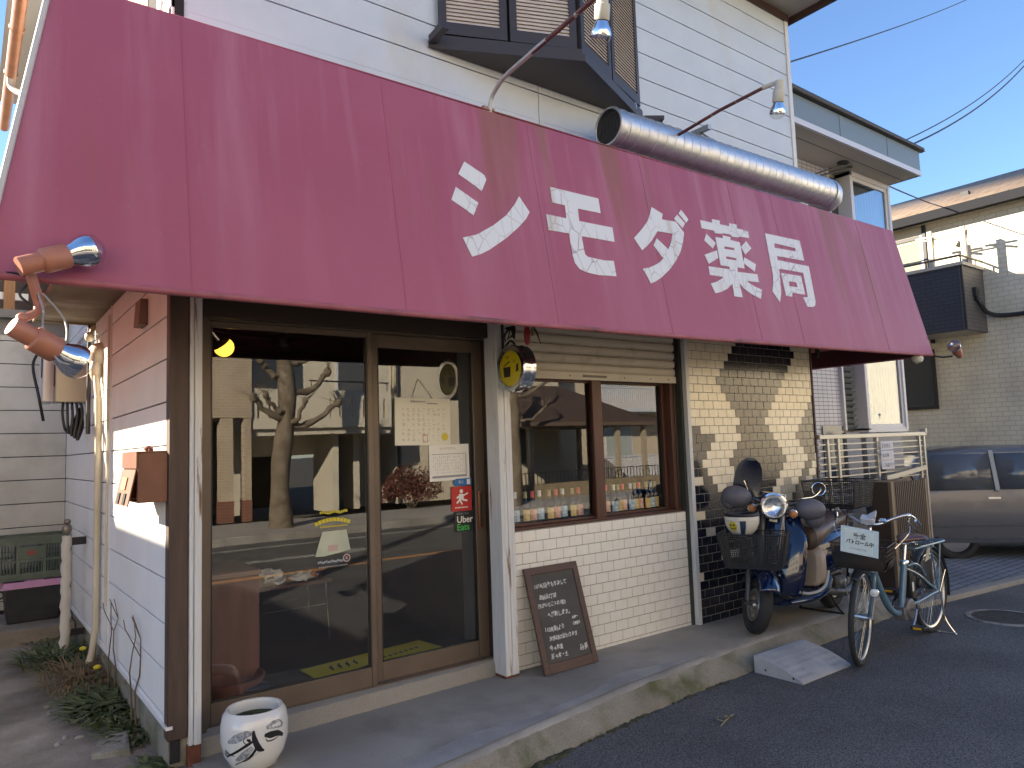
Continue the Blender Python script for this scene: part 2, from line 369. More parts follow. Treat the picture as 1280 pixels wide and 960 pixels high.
# far pavement
b=MB(); b.box(-60,-8.9,-.3,60,-6.12,-.01)
struct(b.build('pavement',mk('far_pavement',(.34,.32,.29),.85,col2=(.42,.40,.37),vscale=1.2,fine=.1)))
b=MB()
for i in range(100): b.box(-40+i*.8+.004,-6.118,-.3,-40+(i+1)*.8-.004,-5.95,.0)
struct(b.build('far_kerb',m_conc,bevel=.01))
# ------------------------------------------------------------------ the shop building
shop=thing('shop_building','white two storey shop with maroon awning, tiled front and brown glass doors','shop',(3.8,4.0,0))
def boards(b,P,u0,u1,z0,z1,first,pitch=.2235,gap=.008,th=.014,mi=0):
    """horizontal lap boards; P(u,z,w) maps to the wall, w out of the wall"""
    zs=[z0]; k=first
    while k<=z0+.02: k+=pitch
    while k<z1-.02: zs.append(k); k+=pitch
    zs.append(z1)
    for a,c in zip(zs,zs[1:]):
        a2=a+(gap/2 if a>z0 else 0); c2=c-(gap/2 if c<z1 else 0)
        pr=[(a2,0),(a2,th*.85),(a2+.0025,th),(c2-.0025,th),(c2,th*.85),(c2,0)]
        vs=[P(u0,z,w) for z,w in pr]+[P(u1,z,w) for z,w in pr]
        b.add(vs,[(0,1,2,3,4,5),(11,10,9,8,7,6)]+[(i,(i+1)%6,6+(i+1)%6,6+i) for i in range(6)],mi)
PX=lambda x0: (lambda u,z,w:(x0-w,u,z))     # wall facing -X
PY=lambda y0: (lambda u,z,w:(u,y0-w,z))     # wall facing -Y
# left wall (ground floor + upper)
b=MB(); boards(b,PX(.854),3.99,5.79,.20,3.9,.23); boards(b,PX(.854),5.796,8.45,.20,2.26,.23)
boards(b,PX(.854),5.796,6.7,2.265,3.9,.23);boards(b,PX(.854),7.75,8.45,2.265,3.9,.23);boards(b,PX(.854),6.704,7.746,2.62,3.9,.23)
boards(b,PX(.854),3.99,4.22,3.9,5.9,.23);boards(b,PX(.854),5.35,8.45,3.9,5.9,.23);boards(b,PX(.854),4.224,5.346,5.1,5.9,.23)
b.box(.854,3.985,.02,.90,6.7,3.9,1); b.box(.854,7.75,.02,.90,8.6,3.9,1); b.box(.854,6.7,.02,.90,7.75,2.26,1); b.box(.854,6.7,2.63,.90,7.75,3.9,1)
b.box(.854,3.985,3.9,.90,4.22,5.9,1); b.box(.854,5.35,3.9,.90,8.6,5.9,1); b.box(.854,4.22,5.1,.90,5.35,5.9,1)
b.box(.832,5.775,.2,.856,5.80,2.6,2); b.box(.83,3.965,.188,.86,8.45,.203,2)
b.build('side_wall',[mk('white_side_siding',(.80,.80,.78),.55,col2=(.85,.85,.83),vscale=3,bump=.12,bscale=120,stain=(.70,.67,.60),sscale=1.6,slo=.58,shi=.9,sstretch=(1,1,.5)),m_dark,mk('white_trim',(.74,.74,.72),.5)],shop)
# concrete plinth of the left wall
b=MB(); b.box(.848,4.0,-.15,.95,8.45,.186); b.build('plinth',m_concdark,shop)
# small frosted window high on the left wall
b=MB(); b.box(.838,6.7,2.26,.88,7.75,2.285);b.box(.838,6.7,2.60,.88,7.75,2.625);b.box(.838,6.7,2.285,.88,6.73,2.6);b.box(.838,7.72,2.285,.88,7.75,2.6)
f=b.build('window',mk('white_frame',(.75,.75,.74),.4),shop)
b=MB(); b.box(.858,6.73,2.285,.864,7.72,2.6); b.build('pane',mk('frosted_pane',(.55,.62,.68),.18,spec=.8),f)
# upper left window with a bamboo blind
b=MB(); b.box(.82,4.22,3.9,.88,4.27,5.1); b.box(.82,5.3,3.9,.88,5.35,5.1); b.box(.82,4.27,3.9,.88,5.3,3.95); b.box(.82,4.27,5.05,.88,5.3,5.1); b.box(.84,4.27,3.95,.9,4.6,5.05,1)
f=b.build('window',[mk('white_frame2',(.74,.74,.73),.4),m_dark],shop)
b=MB()
for i in range(44): b.box(.835,4.6,3.952+i*.025,.843,5.3,3.952+i*.025+.019)
b.build('blind',mk('bamboo_blind',(.42,.30,.13),.7,col2=(.55,.40,.18),vscale=12),f)
# upper front wall
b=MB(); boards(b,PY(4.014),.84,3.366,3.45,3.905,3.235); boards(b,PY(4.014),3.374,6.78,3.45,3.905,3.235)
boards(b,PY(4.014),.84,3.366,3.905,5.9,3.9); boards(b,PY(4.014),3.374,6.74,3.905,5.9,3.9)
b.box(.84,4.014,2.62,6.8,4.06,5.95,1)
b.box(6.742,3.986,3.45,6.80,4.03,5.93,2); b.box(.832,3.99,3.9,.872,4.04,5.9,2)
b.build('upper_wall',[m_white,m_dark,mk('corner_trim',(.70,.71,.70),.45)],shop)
# right, back and inner walls, floors
b=MB(); b.box(6.76,4.06,-.2,6.80,10,6.6); b.box(.9,9.96,-.2,6.76,10,6.6); b.box(.9,8.46,.0,.94,10,6.6)
b.build('rear_wall',mk('plain_render',(.45,.45,.43),.8),shop)
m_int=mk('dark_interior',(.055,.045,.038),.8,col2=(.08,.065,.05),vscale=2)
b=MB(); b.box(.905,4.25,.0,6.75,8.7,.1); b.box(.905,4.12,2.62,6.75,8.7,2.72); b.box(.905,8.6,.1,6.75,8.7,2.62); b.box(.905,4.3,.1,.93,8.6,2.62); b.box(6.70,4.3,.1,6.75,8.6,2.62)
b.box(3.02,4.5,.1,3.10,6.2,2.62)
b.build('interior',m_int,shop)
# roof with eaves
m_roof=mk('roof_tile',(.09,.085,.085),.7,col2=(.13,.12,.12),vscale=3)
b=MB(); P=[(.25,3.45,5.92),(6.87,3.45,5.92),(6.87,10.5,5.92),(.25,10.5,5.92)]
b.hexa(P,[(.3,3.5,6.1),(6.84,3.5,6.1),(6.84,10.4,6.1),(.3,10.4,6.1)],0)
b.hexa([(.3,3.5,6.1),(6.84,3.5,6.1),(6.84,10.4,6.1),(.3,10.4,6.1)],[(2.5,5.7,7.1),(5.1,5.7,7.1),(5.1,8.2,7.1),(2.5,8.2,7.1)],1)
b.build('roof',[mk('eave_soffit',(.42,.40,.37),.7),m_roof],shop)
b=MB(); b.box(.24,3.38,5.88,6.92,3.45,6.06); b.box(6.87,3.45,5.86,6.92,10.5,6.06); b.box(.85,3.975,5.83,6.80,3.998,5.905); b.box(6.80,4.0,5.83,6.83,10,5.9)
b.build('eave_board',mk('brown_eave_board',(.06,.03,.024),.5),shop)
# copper gutter along the left eave and its downpipe
b=MB(); b.tube([(.33,3.9,5.62),(.33,10.5,5.60)],.055,12)
for y in (5,6,7,8,9): b.torus((.33,y,5.62),(0,1,0),.058,.008,16,6)
b.build('gutter',mk('copper_gutter',(.50,.22,.11),.4,.6,col2=(.42,.17,.08),vscale=6),shop)
b=MB(); b.tube(vcurve([(.33,9.0,5.6),(.35,9.0,5.45),(.6,8.6,5.2),(.82,8.4,5.0),(.82,8.4,3.0)],5),.035,10)
b.build('downpipe',mk('beige_pipe',(.55,.47,.38),.5),shop)
# triangular bay window upstairs with louvred shutters
A=Vector((2.47,3.985,0)); Q=Vector((3.42,3.60,0)); B2=Vector((4.46,3.985,0)); zb,zt=4.22,5.55
m_shf=mk('shutter_frame',(.055,.05,.055),.45,.3); m_slat=mk('shutter_slat',(.56,.50,.46),.5,col2=(.62,.56,.51),vscale=8)
b=MB()
tri=lambda z,o=0:[(A.x-o,3.985,z),(Q.x,Q.y-o*1.3,z),(B2.x+o,3.985,z)]
def triprism(b,z0,z1,o,mi=0):
    t0,t1=tri(z0,o),tri(z1,o); b.add(t0+t1,[(0,2,1),(3,4,5),(0,1,4,3),(1,2,5,4),(2,0,3,5)],mi)
triprism(b,zb-.05,zb,.05,0); triprism(b,zb,zb+.05,.03,0); triprism(b,zt,zt+.1,.05,0); triprism(b,zb+.05,zt,-.06,1)
bw=b.build('bay_window',[m_shf,m_dark],shop)
def shutter(p,q,t0,t1):
    p=Vector(p);q=Vector(q); d=(q-p); a=p+d*t0; c=p+d*t1; dn=d.normalized(); n=Vector((dn.y,-dn.x,0))
    if n.y>0: n=-n
    b=MB(); z0,z1=zb+.06,zt-.01; fw=.05
    for u0,u1,za,zc in ((0,fw,z0,z1),((c-a).length-fw,(c-a).length,z0,z1),(fw,(c-a).length-fw,z0,z0+.085),(fw,(c-a).length-fw,z1-.06,z1)):
        m=a+dn*(u0+u1)/2; b.obox((m.x,m.y,(za+zc)/2),dn*(u1-u0)/2,n*.018,(0,0,(zc-za)/2),0)
    L=(c-a).length; z=z0+.10
    while z<z1-.08:
        m=a+dn*L/2+n*.002; b.obox((m.x,m.y,z),dn*(L/2-fw),n*.007+Vector((0,0,-.0128)),Vector((0,0,.0015))+n*.002,1); z+=.027
    return b.build('shutter',[m_shf,m_slat],bw)
for (p,q,t0,t1) in ((A,Q,.03,.49),(A,Q,.51,.985),(Q,B2,.02,.47),(Q,B2,.49,.97)): shutter(p,q,t0,t1)
MB().bar((2.44,3.97,zb+.0),(2.44,3.80,zb+.02),.05,.05).build('bracket',m_shf,bw); MB().bar((B2.x+.02,3.97,zb-.03),(B2.x+.16,3.88,zb-.03),.07,.03).build('bracket',m_shf,bw)
# ---- ground floor front: posts
m_wood=mk('peeling_white_wood',(.62,.63,.63),.75,col2=(.70,.71,.72),vscale=6,stretch=(9,9,.5),bump=.5,bscale=28,bstretch=(6,6,.35),stain=(.20,.105,.06),sscale=5,slo=.60,shi=.68,sstretch=(6,6,.45))
m_woodold=mk('stained_post',(.28,.24,.19),.8,col2=(.17,.12,.085),vscale=5,stretch=(9,9,.5),bump=.5,bscale=28,bstretch=(6,6,.35))
b=MB()
for i,(x0,x1) in enumerate(((.934,.955),(.957,.992))): b.box(x0,3.955+.008*(1-i),.09,x1,4.06,2.42,0)
b.box(.93,3.965,-.03,.992,4.06,.09,1); b.build('post',[m_wood,m_rust],shop,bevel=.004)
b=MB(); b.box(.838,3.972,.13,.932,4.05,2.42); b.build('post',mk('brown_painted_post',(.085,.055,.042),.6,col2=(.06,.038,.03),vscale=5,stretch=(5,5,.6),bump=.25,bscale=40,bstretch=(5,5,.4)),shop,bevel=.006)
b=MB()
for i in range(4): b.box(2.874+i*.028,3.958+.004*(i%2),.015,2.874+i*.028+.0265,4.10,2.42,0)
b.box(2.872,3.965,-.02,2.985,4.1,.015,1); b.build('post',[m_wood,m_rust],shop,bevel=.003)
# head beam above the door, lintel
b=MB(); b.box(.99,4.05,2.255,2.90,4.3,2.62,0); b.box(.99,4.03,2.36,2.9,4.05,2.46,0); b.box(2.985,4.09,2.36,4.83,4.35,2.62,0)
b.build('lintel',m_darkbronze,shop)
# door threshold of rough concrete
rr=random.Random(9); rings=[]
for i in range(40):
    x=1.0+1.90*i/39; j=lambda s:rr.uniform(-s,s); f=4.02+.06*i/39
    rings.append([(x,f+j(.004),-.02),(x,f+.004+j(.005),.05),(x,f+.012+j(.004),.088+j(.004)),(x,f+.03,.098),(x,4.32,.098),(x,4.32,-.02)])
MB().loft(rings).build('threshold',m_conc,shop,sharp=35)
# sliding doors: left leaf in front, right leaf behind
def door(x0,x1,y,zb,zt,stile,railb,railt,th=.034,mull=None):
    b=MB(); b.box(x0,y,zb,x0+stile,y+th,zt); b.box(x1-stile,y,zb,x1,y+th,zt); b.box(x0+stile,y+.002,zb,x1-stile,y+th-.002,zb+railb); b.box(x0+stile,y+.002,zt-railt,x1-stile,y+th-.002,zt)
    d=b.build('sliding_door',m_bronze,shop,bevel=.004)
    g=MB(); g.grid(lambda u,v:(x0+stile-.005+(x1-x0-2*stile+.01)*u,y+th*.5,zb+railb-.005+(zt-railt-zb-railb+.01)*v),1,1); g.build('pane',m_glass,d)
    b=MB(); 
    for u0,u1,za,zc in ((x0+stile,x0+stile+.008,zb+railb,zt-railt),(x1-stile-.008,x1-stile,zb+railb,zt-railt),(x0+stile,x1-stile,zb+railb,zb+railb+.008)): b.box(u0,y+.004,za,u1,y+th*.5-.004,zc)
    b.build('gasket',m_black,d)
    return d
d1=door(1.045,2.045,4.135,.10,2.25,.036,.115,.035)
d2=door(2.02,2.91,4.185,.10,2.25,.085,.115,.085)
b=MB(); b.box(2.838,4.165,.955,2.868,4.185,1.215,0); b.box(2.845,4.16,.97,2.861,4.166,1.2,1); b.build('handle',[mk('copper_handle',(.30,.13,.07),.35,.6),m_darkbronze],d2,bevel=.004)
b=MB(); b.box(.992,4.07,.09,1.045,4.25,2.26); b.box(2.905,4.10,.09,2.935,4.30,2.36,1); b.box(2.935,4.06,.03,2.965,4.30,2.36,1); b.box(2.88,4.228,.09,2.905,4.30,2.36,1); b.box(1.045,4.125,.088,2.905,4.30,.104,0); b.box(1.045,4.11,2.25,2.905,4.26,2.275,0)
b.build('door_frame',[m_bronze,m_darkbronze],shop)
b=MB(); b.box(2.71,4.10,2.315,2.735,4.112,2.355); b.box(2.755,4.10,2.315,2.785,4.112,2.36); b.build('light_switch',mk('grey_plastic',(.3,.28,.25),.5),shop)
# white tiled wall below the window
m_wtile=mk('white_glazed_tile',(.82,.80,.73),.28,col2=(.86,.84,.78),vscale=14,vdet=2,spec=.5,bump=.05,bscale=14)
b=MB(); b.box(2.985,4.0506,-.1,4.86,4.12,.925,1)
rows=[(.846+.0748-i*.0748) for i in range(13)]
x00=2.985
for r_ in range(13):
    zt_=.921-r_*.0748; zb2=zt_-.0748
    off=.062 if r_%2 else 0
    x=x00-.124+off
    while x<4.84:
        a=max(x+.002,2.986); c=min(x+.122,4.842)
        if c-a>.01:
            d=random.uniform(-.0008,.0008); dz=max(zb2+.002,-.02)
            if zt_-.003>dz: b.box(a,4.048+d,dz,c,4.0515,zt_-.003,0)
        x+=.124
b.build('tiled_wall',[m_wtile,m_grout],shop,bevel=.0012)
# shop window
b=MB(); b.box(2.985,4.07,.925,4.86,4.35,.945); b.box(2.985,4.10,2.01,4.84,4.2,2.06); b.box(2.985,4.10,.945,3.02,4.2,2.01); b.box(4.76,4.085,.945,4.80,4.2,2.01); b.box(4.80,4.075,.93,4.832,4.2,2.02,1)
win=b.build('window',[m_sash,m_darkbronze],shop,bevel=.004)
def sash(x0,x1,y):
    b=MB(); s=.032; b.box(x0,y,.945,x0+s,y+.03,2.01); b.box(x1-s,y,.945,x1,y+.03,2.01); b.box(x0+s,y+.002,.945,x1-s,y+.028,.963); b.box(x0+s,y+.002,1.975,x1-s,y+.028,2.01)
    f=b.build('window_sash',m_sash,win,bevel=.003)
    g=MB(); g.grid(lambda u,v:(x0+s-.004+(x1-x0-2*s+.008)*u,y+.014,.96+1.02*v),1,1); g.build('pane',m_glass,f)
sash(3.02,3.93,4.115); sash(3.90,4.76,4.15)
b=MB(); b.box(3.865,4.085,.93,3.965,4.114,2.02); b.build('mullion',m_sash,win,bevel=.006)
# roller shutter half way down
b=MB(); z=2.05; 
m_shut=mk('shutter_steel',(.60,.55,.46),.5,.0,col2=(.54,.49,.41),vscale=3,stain=(.38,.32,.25),sscale=5,slo=.62,shi=.8)
prof=[]
while z<2.50:
    prof+= [(4.082,z),(4.068,z+.012),(4.064,z+.034),(4.068,z+.056),(4.082,z+.066),(4.088,z+.069)]; z+=.0705
vs=[(x,y,zz) for x in (3.0,4.815) for y,zz in prof]; n=len(prof)
b.add(vs,[(i,i+1,n+i+1,n+i) for i in range(n-1)],0,False)
b.box(3.0,4.058,1.992,4.815,4.088,2.048,0); b.box(3.75,4.053,2.012,4.0,4.058,2.03,1)
sh=b.build('roller_shutter',[m_shut,mk('shutter_latch',(.16,.14,.12),.5)],shop)
for x in (3.25,3.62,4.2,4.5,4.72): MB().ell((x,4.057,2.02),.006,.003,.006,0,8,5).build('screw',m_black,sh)
# white steel trim and the dark gap beside it
b=MB(); b.box(4.862,3.99,.0,4.902,4.06,2.5,0); b.box(4.832,4.03,-.02,4.861,4.10,2.5,1); b.box(4.86,3.985,-.03,4.905,4.06,.0,2)
b.build('trim',[mk('white_steel_trim',(.62,.63,.63),.5,stain=(.35,.27,.2),sscale=8,slo=.66,shi=.75),mk('dark_reveal',(.035,.038,.033),.7),m_rust],shop)
# patterned glazed tile wall: cream tiles crossed by navy black zigzags
C_BOUND={0:('C',[5.55,6.43]),1:('C',[5.49,6.48]),2:('C',[5.43,6.42]),3:('C',[5.37,6.36]),4:('C',[5.30,6.30]),5:('C',[5.245,6.24]),6:('C',[5.31,6.19]),7:('C',[5.37,6.13,6.72]),8:('C',[5.435,6.07,6.67]),9:('C',[5.50,6.01,6.61]),
10:('D',[4.93,5.56,5.95,6.56]),11:('D',[4.99,5.51,6.0,6.49]),12:('D',[5.18,5.57,6.07,6.44]),13:('D',[5.13,5.51,6.14,6.50]),14:('D',[5.06,5.45,6.20,6.55]),15:('D',[5.0,5.39,6.26,6.62,6.73]),16:('D',[5.07,5.45,6.20,6.56,6.68,6.79]),
17:('C',[5.01,5.14,5.53,6.14,6.50,6.62,6.74]),18:('D',[5.20,5.45,6.08,6.44,6.56,6.67]),19:('D',[5.27,5.45,6.01,6.39,6.51])}
singles={21:[4.93],23:[5.05],26:[5.28,5.40],28:[4.93],30:[5.34],20:[6.2,6.3],22:[6.0],24:[5.9,6.35],25:[6.55],27:[6.1],29:[5.8,6.5]}
m_dtile=mk('navy_black_glazed_tile',(.008,.010,.019),.17,col2=(.014,.017,.028),vscale=9,vdet=2,spec=.65,bump=.035,bscale=11)
m_ctile=mk('cream_glazed_tile',(.74,.67,.50),.22,col2=(.80,.74,.59),vscale=9,vdet=2,spec=.55,bump=.05,bscale=11)
m_ltile=mk('grey_cream_glazed_tile',(.40,.38,.31),.24,col2=(.47,.45,.38),vscale=9,vdet=2,spec=.55,bump=.05,bscale=11)
b=MB(); b.box(4.903,4.0008,-.1,6.80,4.06,2.62,3)
for r_ in range(-1,35):
    zc=2.381-.0716*r_; ofs=.0 if r_%2 else .062
    x=4.903-.124+ofs; k=0
    while x<6.79:
        a=max(x+.003,4.904); c=min(x+.121,6.785); mid=(a+c)/2
        if c-a>.012:
            if r_ in C_BOUND or r_==-1:
                st,bl=C_BOUND[max(r_,0)]; n=sum(1 for q in bl if mid>q); dark=((n%2)==1)!=(st=='D')
            else:
                dark=not any(abs(mid-q)<.055 for q in singles.get(r_,[]))
            mi=0 if dark else (1 if not(r_>=18 and random.random()<.6) else 2)
            z0=max(zc-.0335,-.03); z1=zc+.0335
            if z1-z0>.005: b.box(a,3.998+random.uniform(-.001,.001),z0,c,4.002,z1,mi)
        x+=.124
b.build('tiled_wall',[m_dtile,m_ctile,m_ltile,m_grout],shop,bevel=.0012)
b=MB(); b.box(6.787,3.99,-.03,6.812,4.06,2.62); b.build('trim',mk('dark_red_corner',(.06,.022,.02),.6),shop)
# low rear wing on the left with a balcony rail on its roof
wing=thing('rear_wing','low white boarded wing behind the yard, left of the shop','house',(-.8,8.45,0))
b=MB(); boards(b,PY(8.464),-2.4,.836,.15,2.75,.23); b.box(-2.4,8.464,-.1,.90,8.52,2.9,1); b.box(-2.4,8.5,-.1,-2.36,11.5,2.9,1); b.box(-2.4,8.44,2.75,.836,8.53,2.9,2)
b.box(-.02,8.43,1.95,.28,8.452,2.22,3)
b.build('wall',[mk('aged_white_siding',(.52,.51,.47),.6,col2=(.60,.59,.55),vscale=3,bump=.12,bscale=120,stain=(.40,.38,.33),sscale=1.6,slo=.5,shi=.8),m_dark,mk('wing_fascia',(.22,.20,.18),.6),mk('wall_hatch',(.45,.44,.41),.6)],wing)
b=MB(); b.box(-2.5,8.35,2.9,.84,11.5,2.98); b.build('roof',mk('wing_roof',(.2,.19,.18),.8),wing)
b=MB()
for z in (3.10,3.30): b.box(-2.4,8.5,z,.5,8.54,z+.07)
b.build('rail',mk('white_rail',(.7,.69,.66),.5),wing)
m_owp=mk('orange_wood_post',(.35,.17,.06),.6,col2=(.25,.12,.05),vscale=9,stretch=(6,6,.6))
for x in (-2.35,-1.0,.30): MB().box(x,8.48,2.98,x+.09,8.57,3.9).build('rail_post',m_owp,wing)
b=MB(); b.box(-2.3,9.4,2.98,.84,9.5,4.6); b.build('rear_panel',mk('brown_panel',(.10,.065,.05),.7),wing)
# ------------------------------------------------------------------ awning
aw=thing('awning','long faded maroon shop awning with white lettering over the shop front','awning',(3.8,3.2,2.2))
AO=Vector((0,3.2,2.21)); AS=Vector((0,.24,1.325)).normalized(); AN=Vector((0,-.98398851,.17823188))
AP=lambda u,v,w: AO+Vector((u,0,0))+AS*v+AN*w
m_aw=bpy.data.materials.new('faded_maroon_vinyl'); m_aw.use_nodes=True
def awning_mat(m):
    nt=m.node_tree; nt.nodes.clear(); L=nt.links.new
    out=_n(nt,'ShaderNodeOutputMaterial'); p=_n(nt,'ShaderNodeBsdfPrincipled'); L(p.outputs[0],out.inputs[0]); p.inputs['Roughness'].default_value=.5; p.inputs['Specular IOR Level'].default_value=.35
    tc=_n(nt,'ShaderNodeTexCoord')
    def noise(st,sc,det=5,rg=.55,off=(0,0,0)):
        mp=_n(nt,'ShaderNodeMapping'); mp.inputs['Scale'].default_value=st; mp.inputs['Location'].default_value=off; L(tc.outputs['Object'],mp.inputs[0])
        n=_n(nt,'ShaderNodeTexNoise'); n.inputs['Scale'].default_value=sc; n.inputs['Detail'].default_value=det; n.inputs['Roughness'].default_value=rg; L(mp.outputs[0],n.inputs[0]); return n.outputs['Fac']
    def rng(s,a,b,c=0,d=1):
        r=_n(nt,'ShaderNodeMapRange'); r.inputs[1].default_value=a; r.inputs[2].default_value=b; r.inputs[3].default_value=c; r.inputs[4].default_value=d; L(s,r.inputs[0]); return r.outputs[0]
    def mix(f,a,b):
        x=_n(nt,'ShaderNodeMix',data_type='RGBA'); L(f,x.inputs['Factor'])
        for k,q in (('A',a),('B',b)):
            if isinstance(q,tuple): x.inputs[k].default_value=(*q,1)
            else: L(q,x.inputs[k])
        return x.outputs['Result']
    def mul(a,b):
        x=_n(nt,'ShaderNodeMath',operation='MULTIPLY'); L(a,x.inputs[0]); L(b,x.inputs[1]); return x.outputs[0]
    s=_n(nt,'ShaderNodeSeparateXYZ'); L(tc.outputs['Object'],s.inputs[0])
    hi=rng(s.outputs['Z'],2.3,3.5)
    base=mix(rng(noise((1,1,1),.9,4),.3,.7),(.345,.088,.150),(.385,.108,.180))
    base=mix(mul(rng(noise((2.6,1,.16),1.6,6,.6),.47,.70),rng(hi,0,1,.3,1)),base,(.45,.185,.265))     # chalky pale streaks
    base=mix(mul(rng(noise((7,1,.22),1.4,4,.6,(3,0,0)),.57,.80),rng(hi,0,.8,.1,.6)),base,(.45,.20,.28))
    base=mix(mul(rng(noise((1.7,1,.12),1.9,3,.5,(7.3,0,1)),.56,.66),rng(hi,.1,1,0,.8)),base,(.27,.115,.085)) # brown run-off from the top edge
    base=mix(rng(noise((1,1,1),60,2),.66,.8,0,.35),base,(.40,.2,.26))
    L(base,p.inputs['Base Color'])
    b=_n(nt,'ShaderNodeBump'); b.inputs['Strength'].default_value=.25; b.inputs['Distance'].default_value=.03; L(noise((.9,1,.5),1.6,2),b.inputs['Height']); L(b.outputs[0],p.inputs['Normal'])
awning_mat(m_aw)
hem=lambda x: -.012 + .085*max(0,(x-1.5)/6.2)**1.5
top=lambda x: 1.340+.045*max(0,(x-2.6)/5)
XL0,XR0,XL1,XR1=.045,7.70,.262,7.555
def front(u,v):
    xb=XL0+(XR0-XL0)*u; xt=XL1+(XR1-XL1)*u; x=xb+(xt-xb)*v
    return AP(x,hem(xb)+(top(xt)-hem(xb))*v,0)
b=MB(); b.grid(front,40,10)
# welded seams of the vinyl sheet
for sx in (.764,1.779,2.789,3.80,4.82,5.40,6.81):
    for s in (-.004,.004): pass
    b.prism([(sx-.003,hem(sx)+.01),(sx+.003,hem(sx)+.01),(sx+.003,top(sx)-.01),(sx-.003,top(sx)-.01)],AP,-.002,.0022)
b.build('front_panel',m_aw,aw)
for sx0,wd in ((1.26,.05),(1.60,.07)):
    pass
m_side=bpy.data.materials.new('sunlit_translucent_vinyl'); m_side.use_nodes=True
_nt=m_side.node_tree; _p=_nt.nodes['Principled BSDF']; _p.inputs['Base Color'].default_value=(.36,.10,.15,1); _p.inputs['Roughness'].default_value=.5
_t=_nt.nodes.new('ShaderNodeBsdfTranslucent'); _t.inputs[0].default_value=(.62,.25,.12,1); _m=_nt.nodes.new('ShaderNodeMixShader'); _m.inputs[0].default_value=.13
_nt.links.new(_p.outputs[0],_m.inputs[1]); _nt.links.new(_t.outputs[0],_m.inputs[2]); _nt.links.new(_m.outputs[0],_nt.nodes['Material Output'].inputs[0])
def side(xb,xt,n,yb):
    b=MB(); f0=AP(xb,hem(xb),0); f1=AP(xt,top(xt),0)
    b.add([f0,f1,Vector((xt,yb,f1.z)),Vector((xb,yb,f0.z))],[(0,1,2,3)]); return b.build('side_panel',m_side,aw)
side(XL0,XL1,-1,6.62); side(XR0,XR1,1,4.9)
m_hem=mk('maroon_hem',(.30,.09,.12),.6,col2=(.40,.13,.17),vscale=6,stain=(.05,.03,.03),sscale=3)
b=MB(); pts=[AP(XL0+(XR0-XL0)*i/40,hem(XL0+(XR0-XL0)*i/40)-.004,-.012) for i in range(41)]; b.tube(pts,.017,10)
b.tube([pts[-1],Vector((XR0,4.9,pts[-1].z))],.015,8); b.tube([pts[0],Vector((XL0,6.62,pts[0].z))],.015,8); b.build('hem',m_hem,aw)
b=MB(); f0=pts[-1]; b.box(XR0-.05,3.24,f0.z-.005,XR0-.035,4.9,f0.z+.17); b.build('valance',mk('dark_maroon_vinyl',(.075,.010,.016),.6),aw)
m_trim=mk('pale_edging',(.55,.54,.52),.5)
b=MB(); b.tube([AP(XL0-.004,hem(XL0),.004),AP(XL1-.004,top(XL1),.004)],.012,8); b.build('edging',m_trim,aw)
b=MB(); zt1=AP(0,top(0),0).z; b.add([AP(XL1,top(XL1),0),AP(XR1,top(XR1),0),Vector((XR1,3.99,AP(0,top(XR1),0).z)),Vector((XL1,3.99,zt1))],[(0,1,2,3)]); b.build('top_panel',m_aw,aw,solid=.006)
m_soff=mk('stained_soffit_board',(.19,.155,.11),.85,col2=(.10,.068,.042),vscale=2.2,vdet=8,stretch=(1,.5,1),lo=.4,hi=.7,stain=(.28,.26,.22),sscale=3)
b=MB(); b.box(.42,3.30,2.60,.85,6.62,2.614); b.box(.42,6.58,2.585,.85,6.62,2.60); b.box(.42,3.3,2.585,.435,6.58,2.60); b.box(.855,3.30,2.60,6.8,3.985,2.612); b.box(6.8,3.3,2.60,7.60,4.9,2.612)
b.build('soffit',m_soff,aw)
b=MB(); b.bar((7.15,3.3,2.55),(7.15,4.9,2.55),.035,.035); b.bar((7.15,3.28,2.5),(7.62,3.28,2.5),.03,.03); b.bar((6.86,3.95,2.3),(6.86,3.95,2.6),.03,.03)
b.build('frame',m_darkbronze,aw)
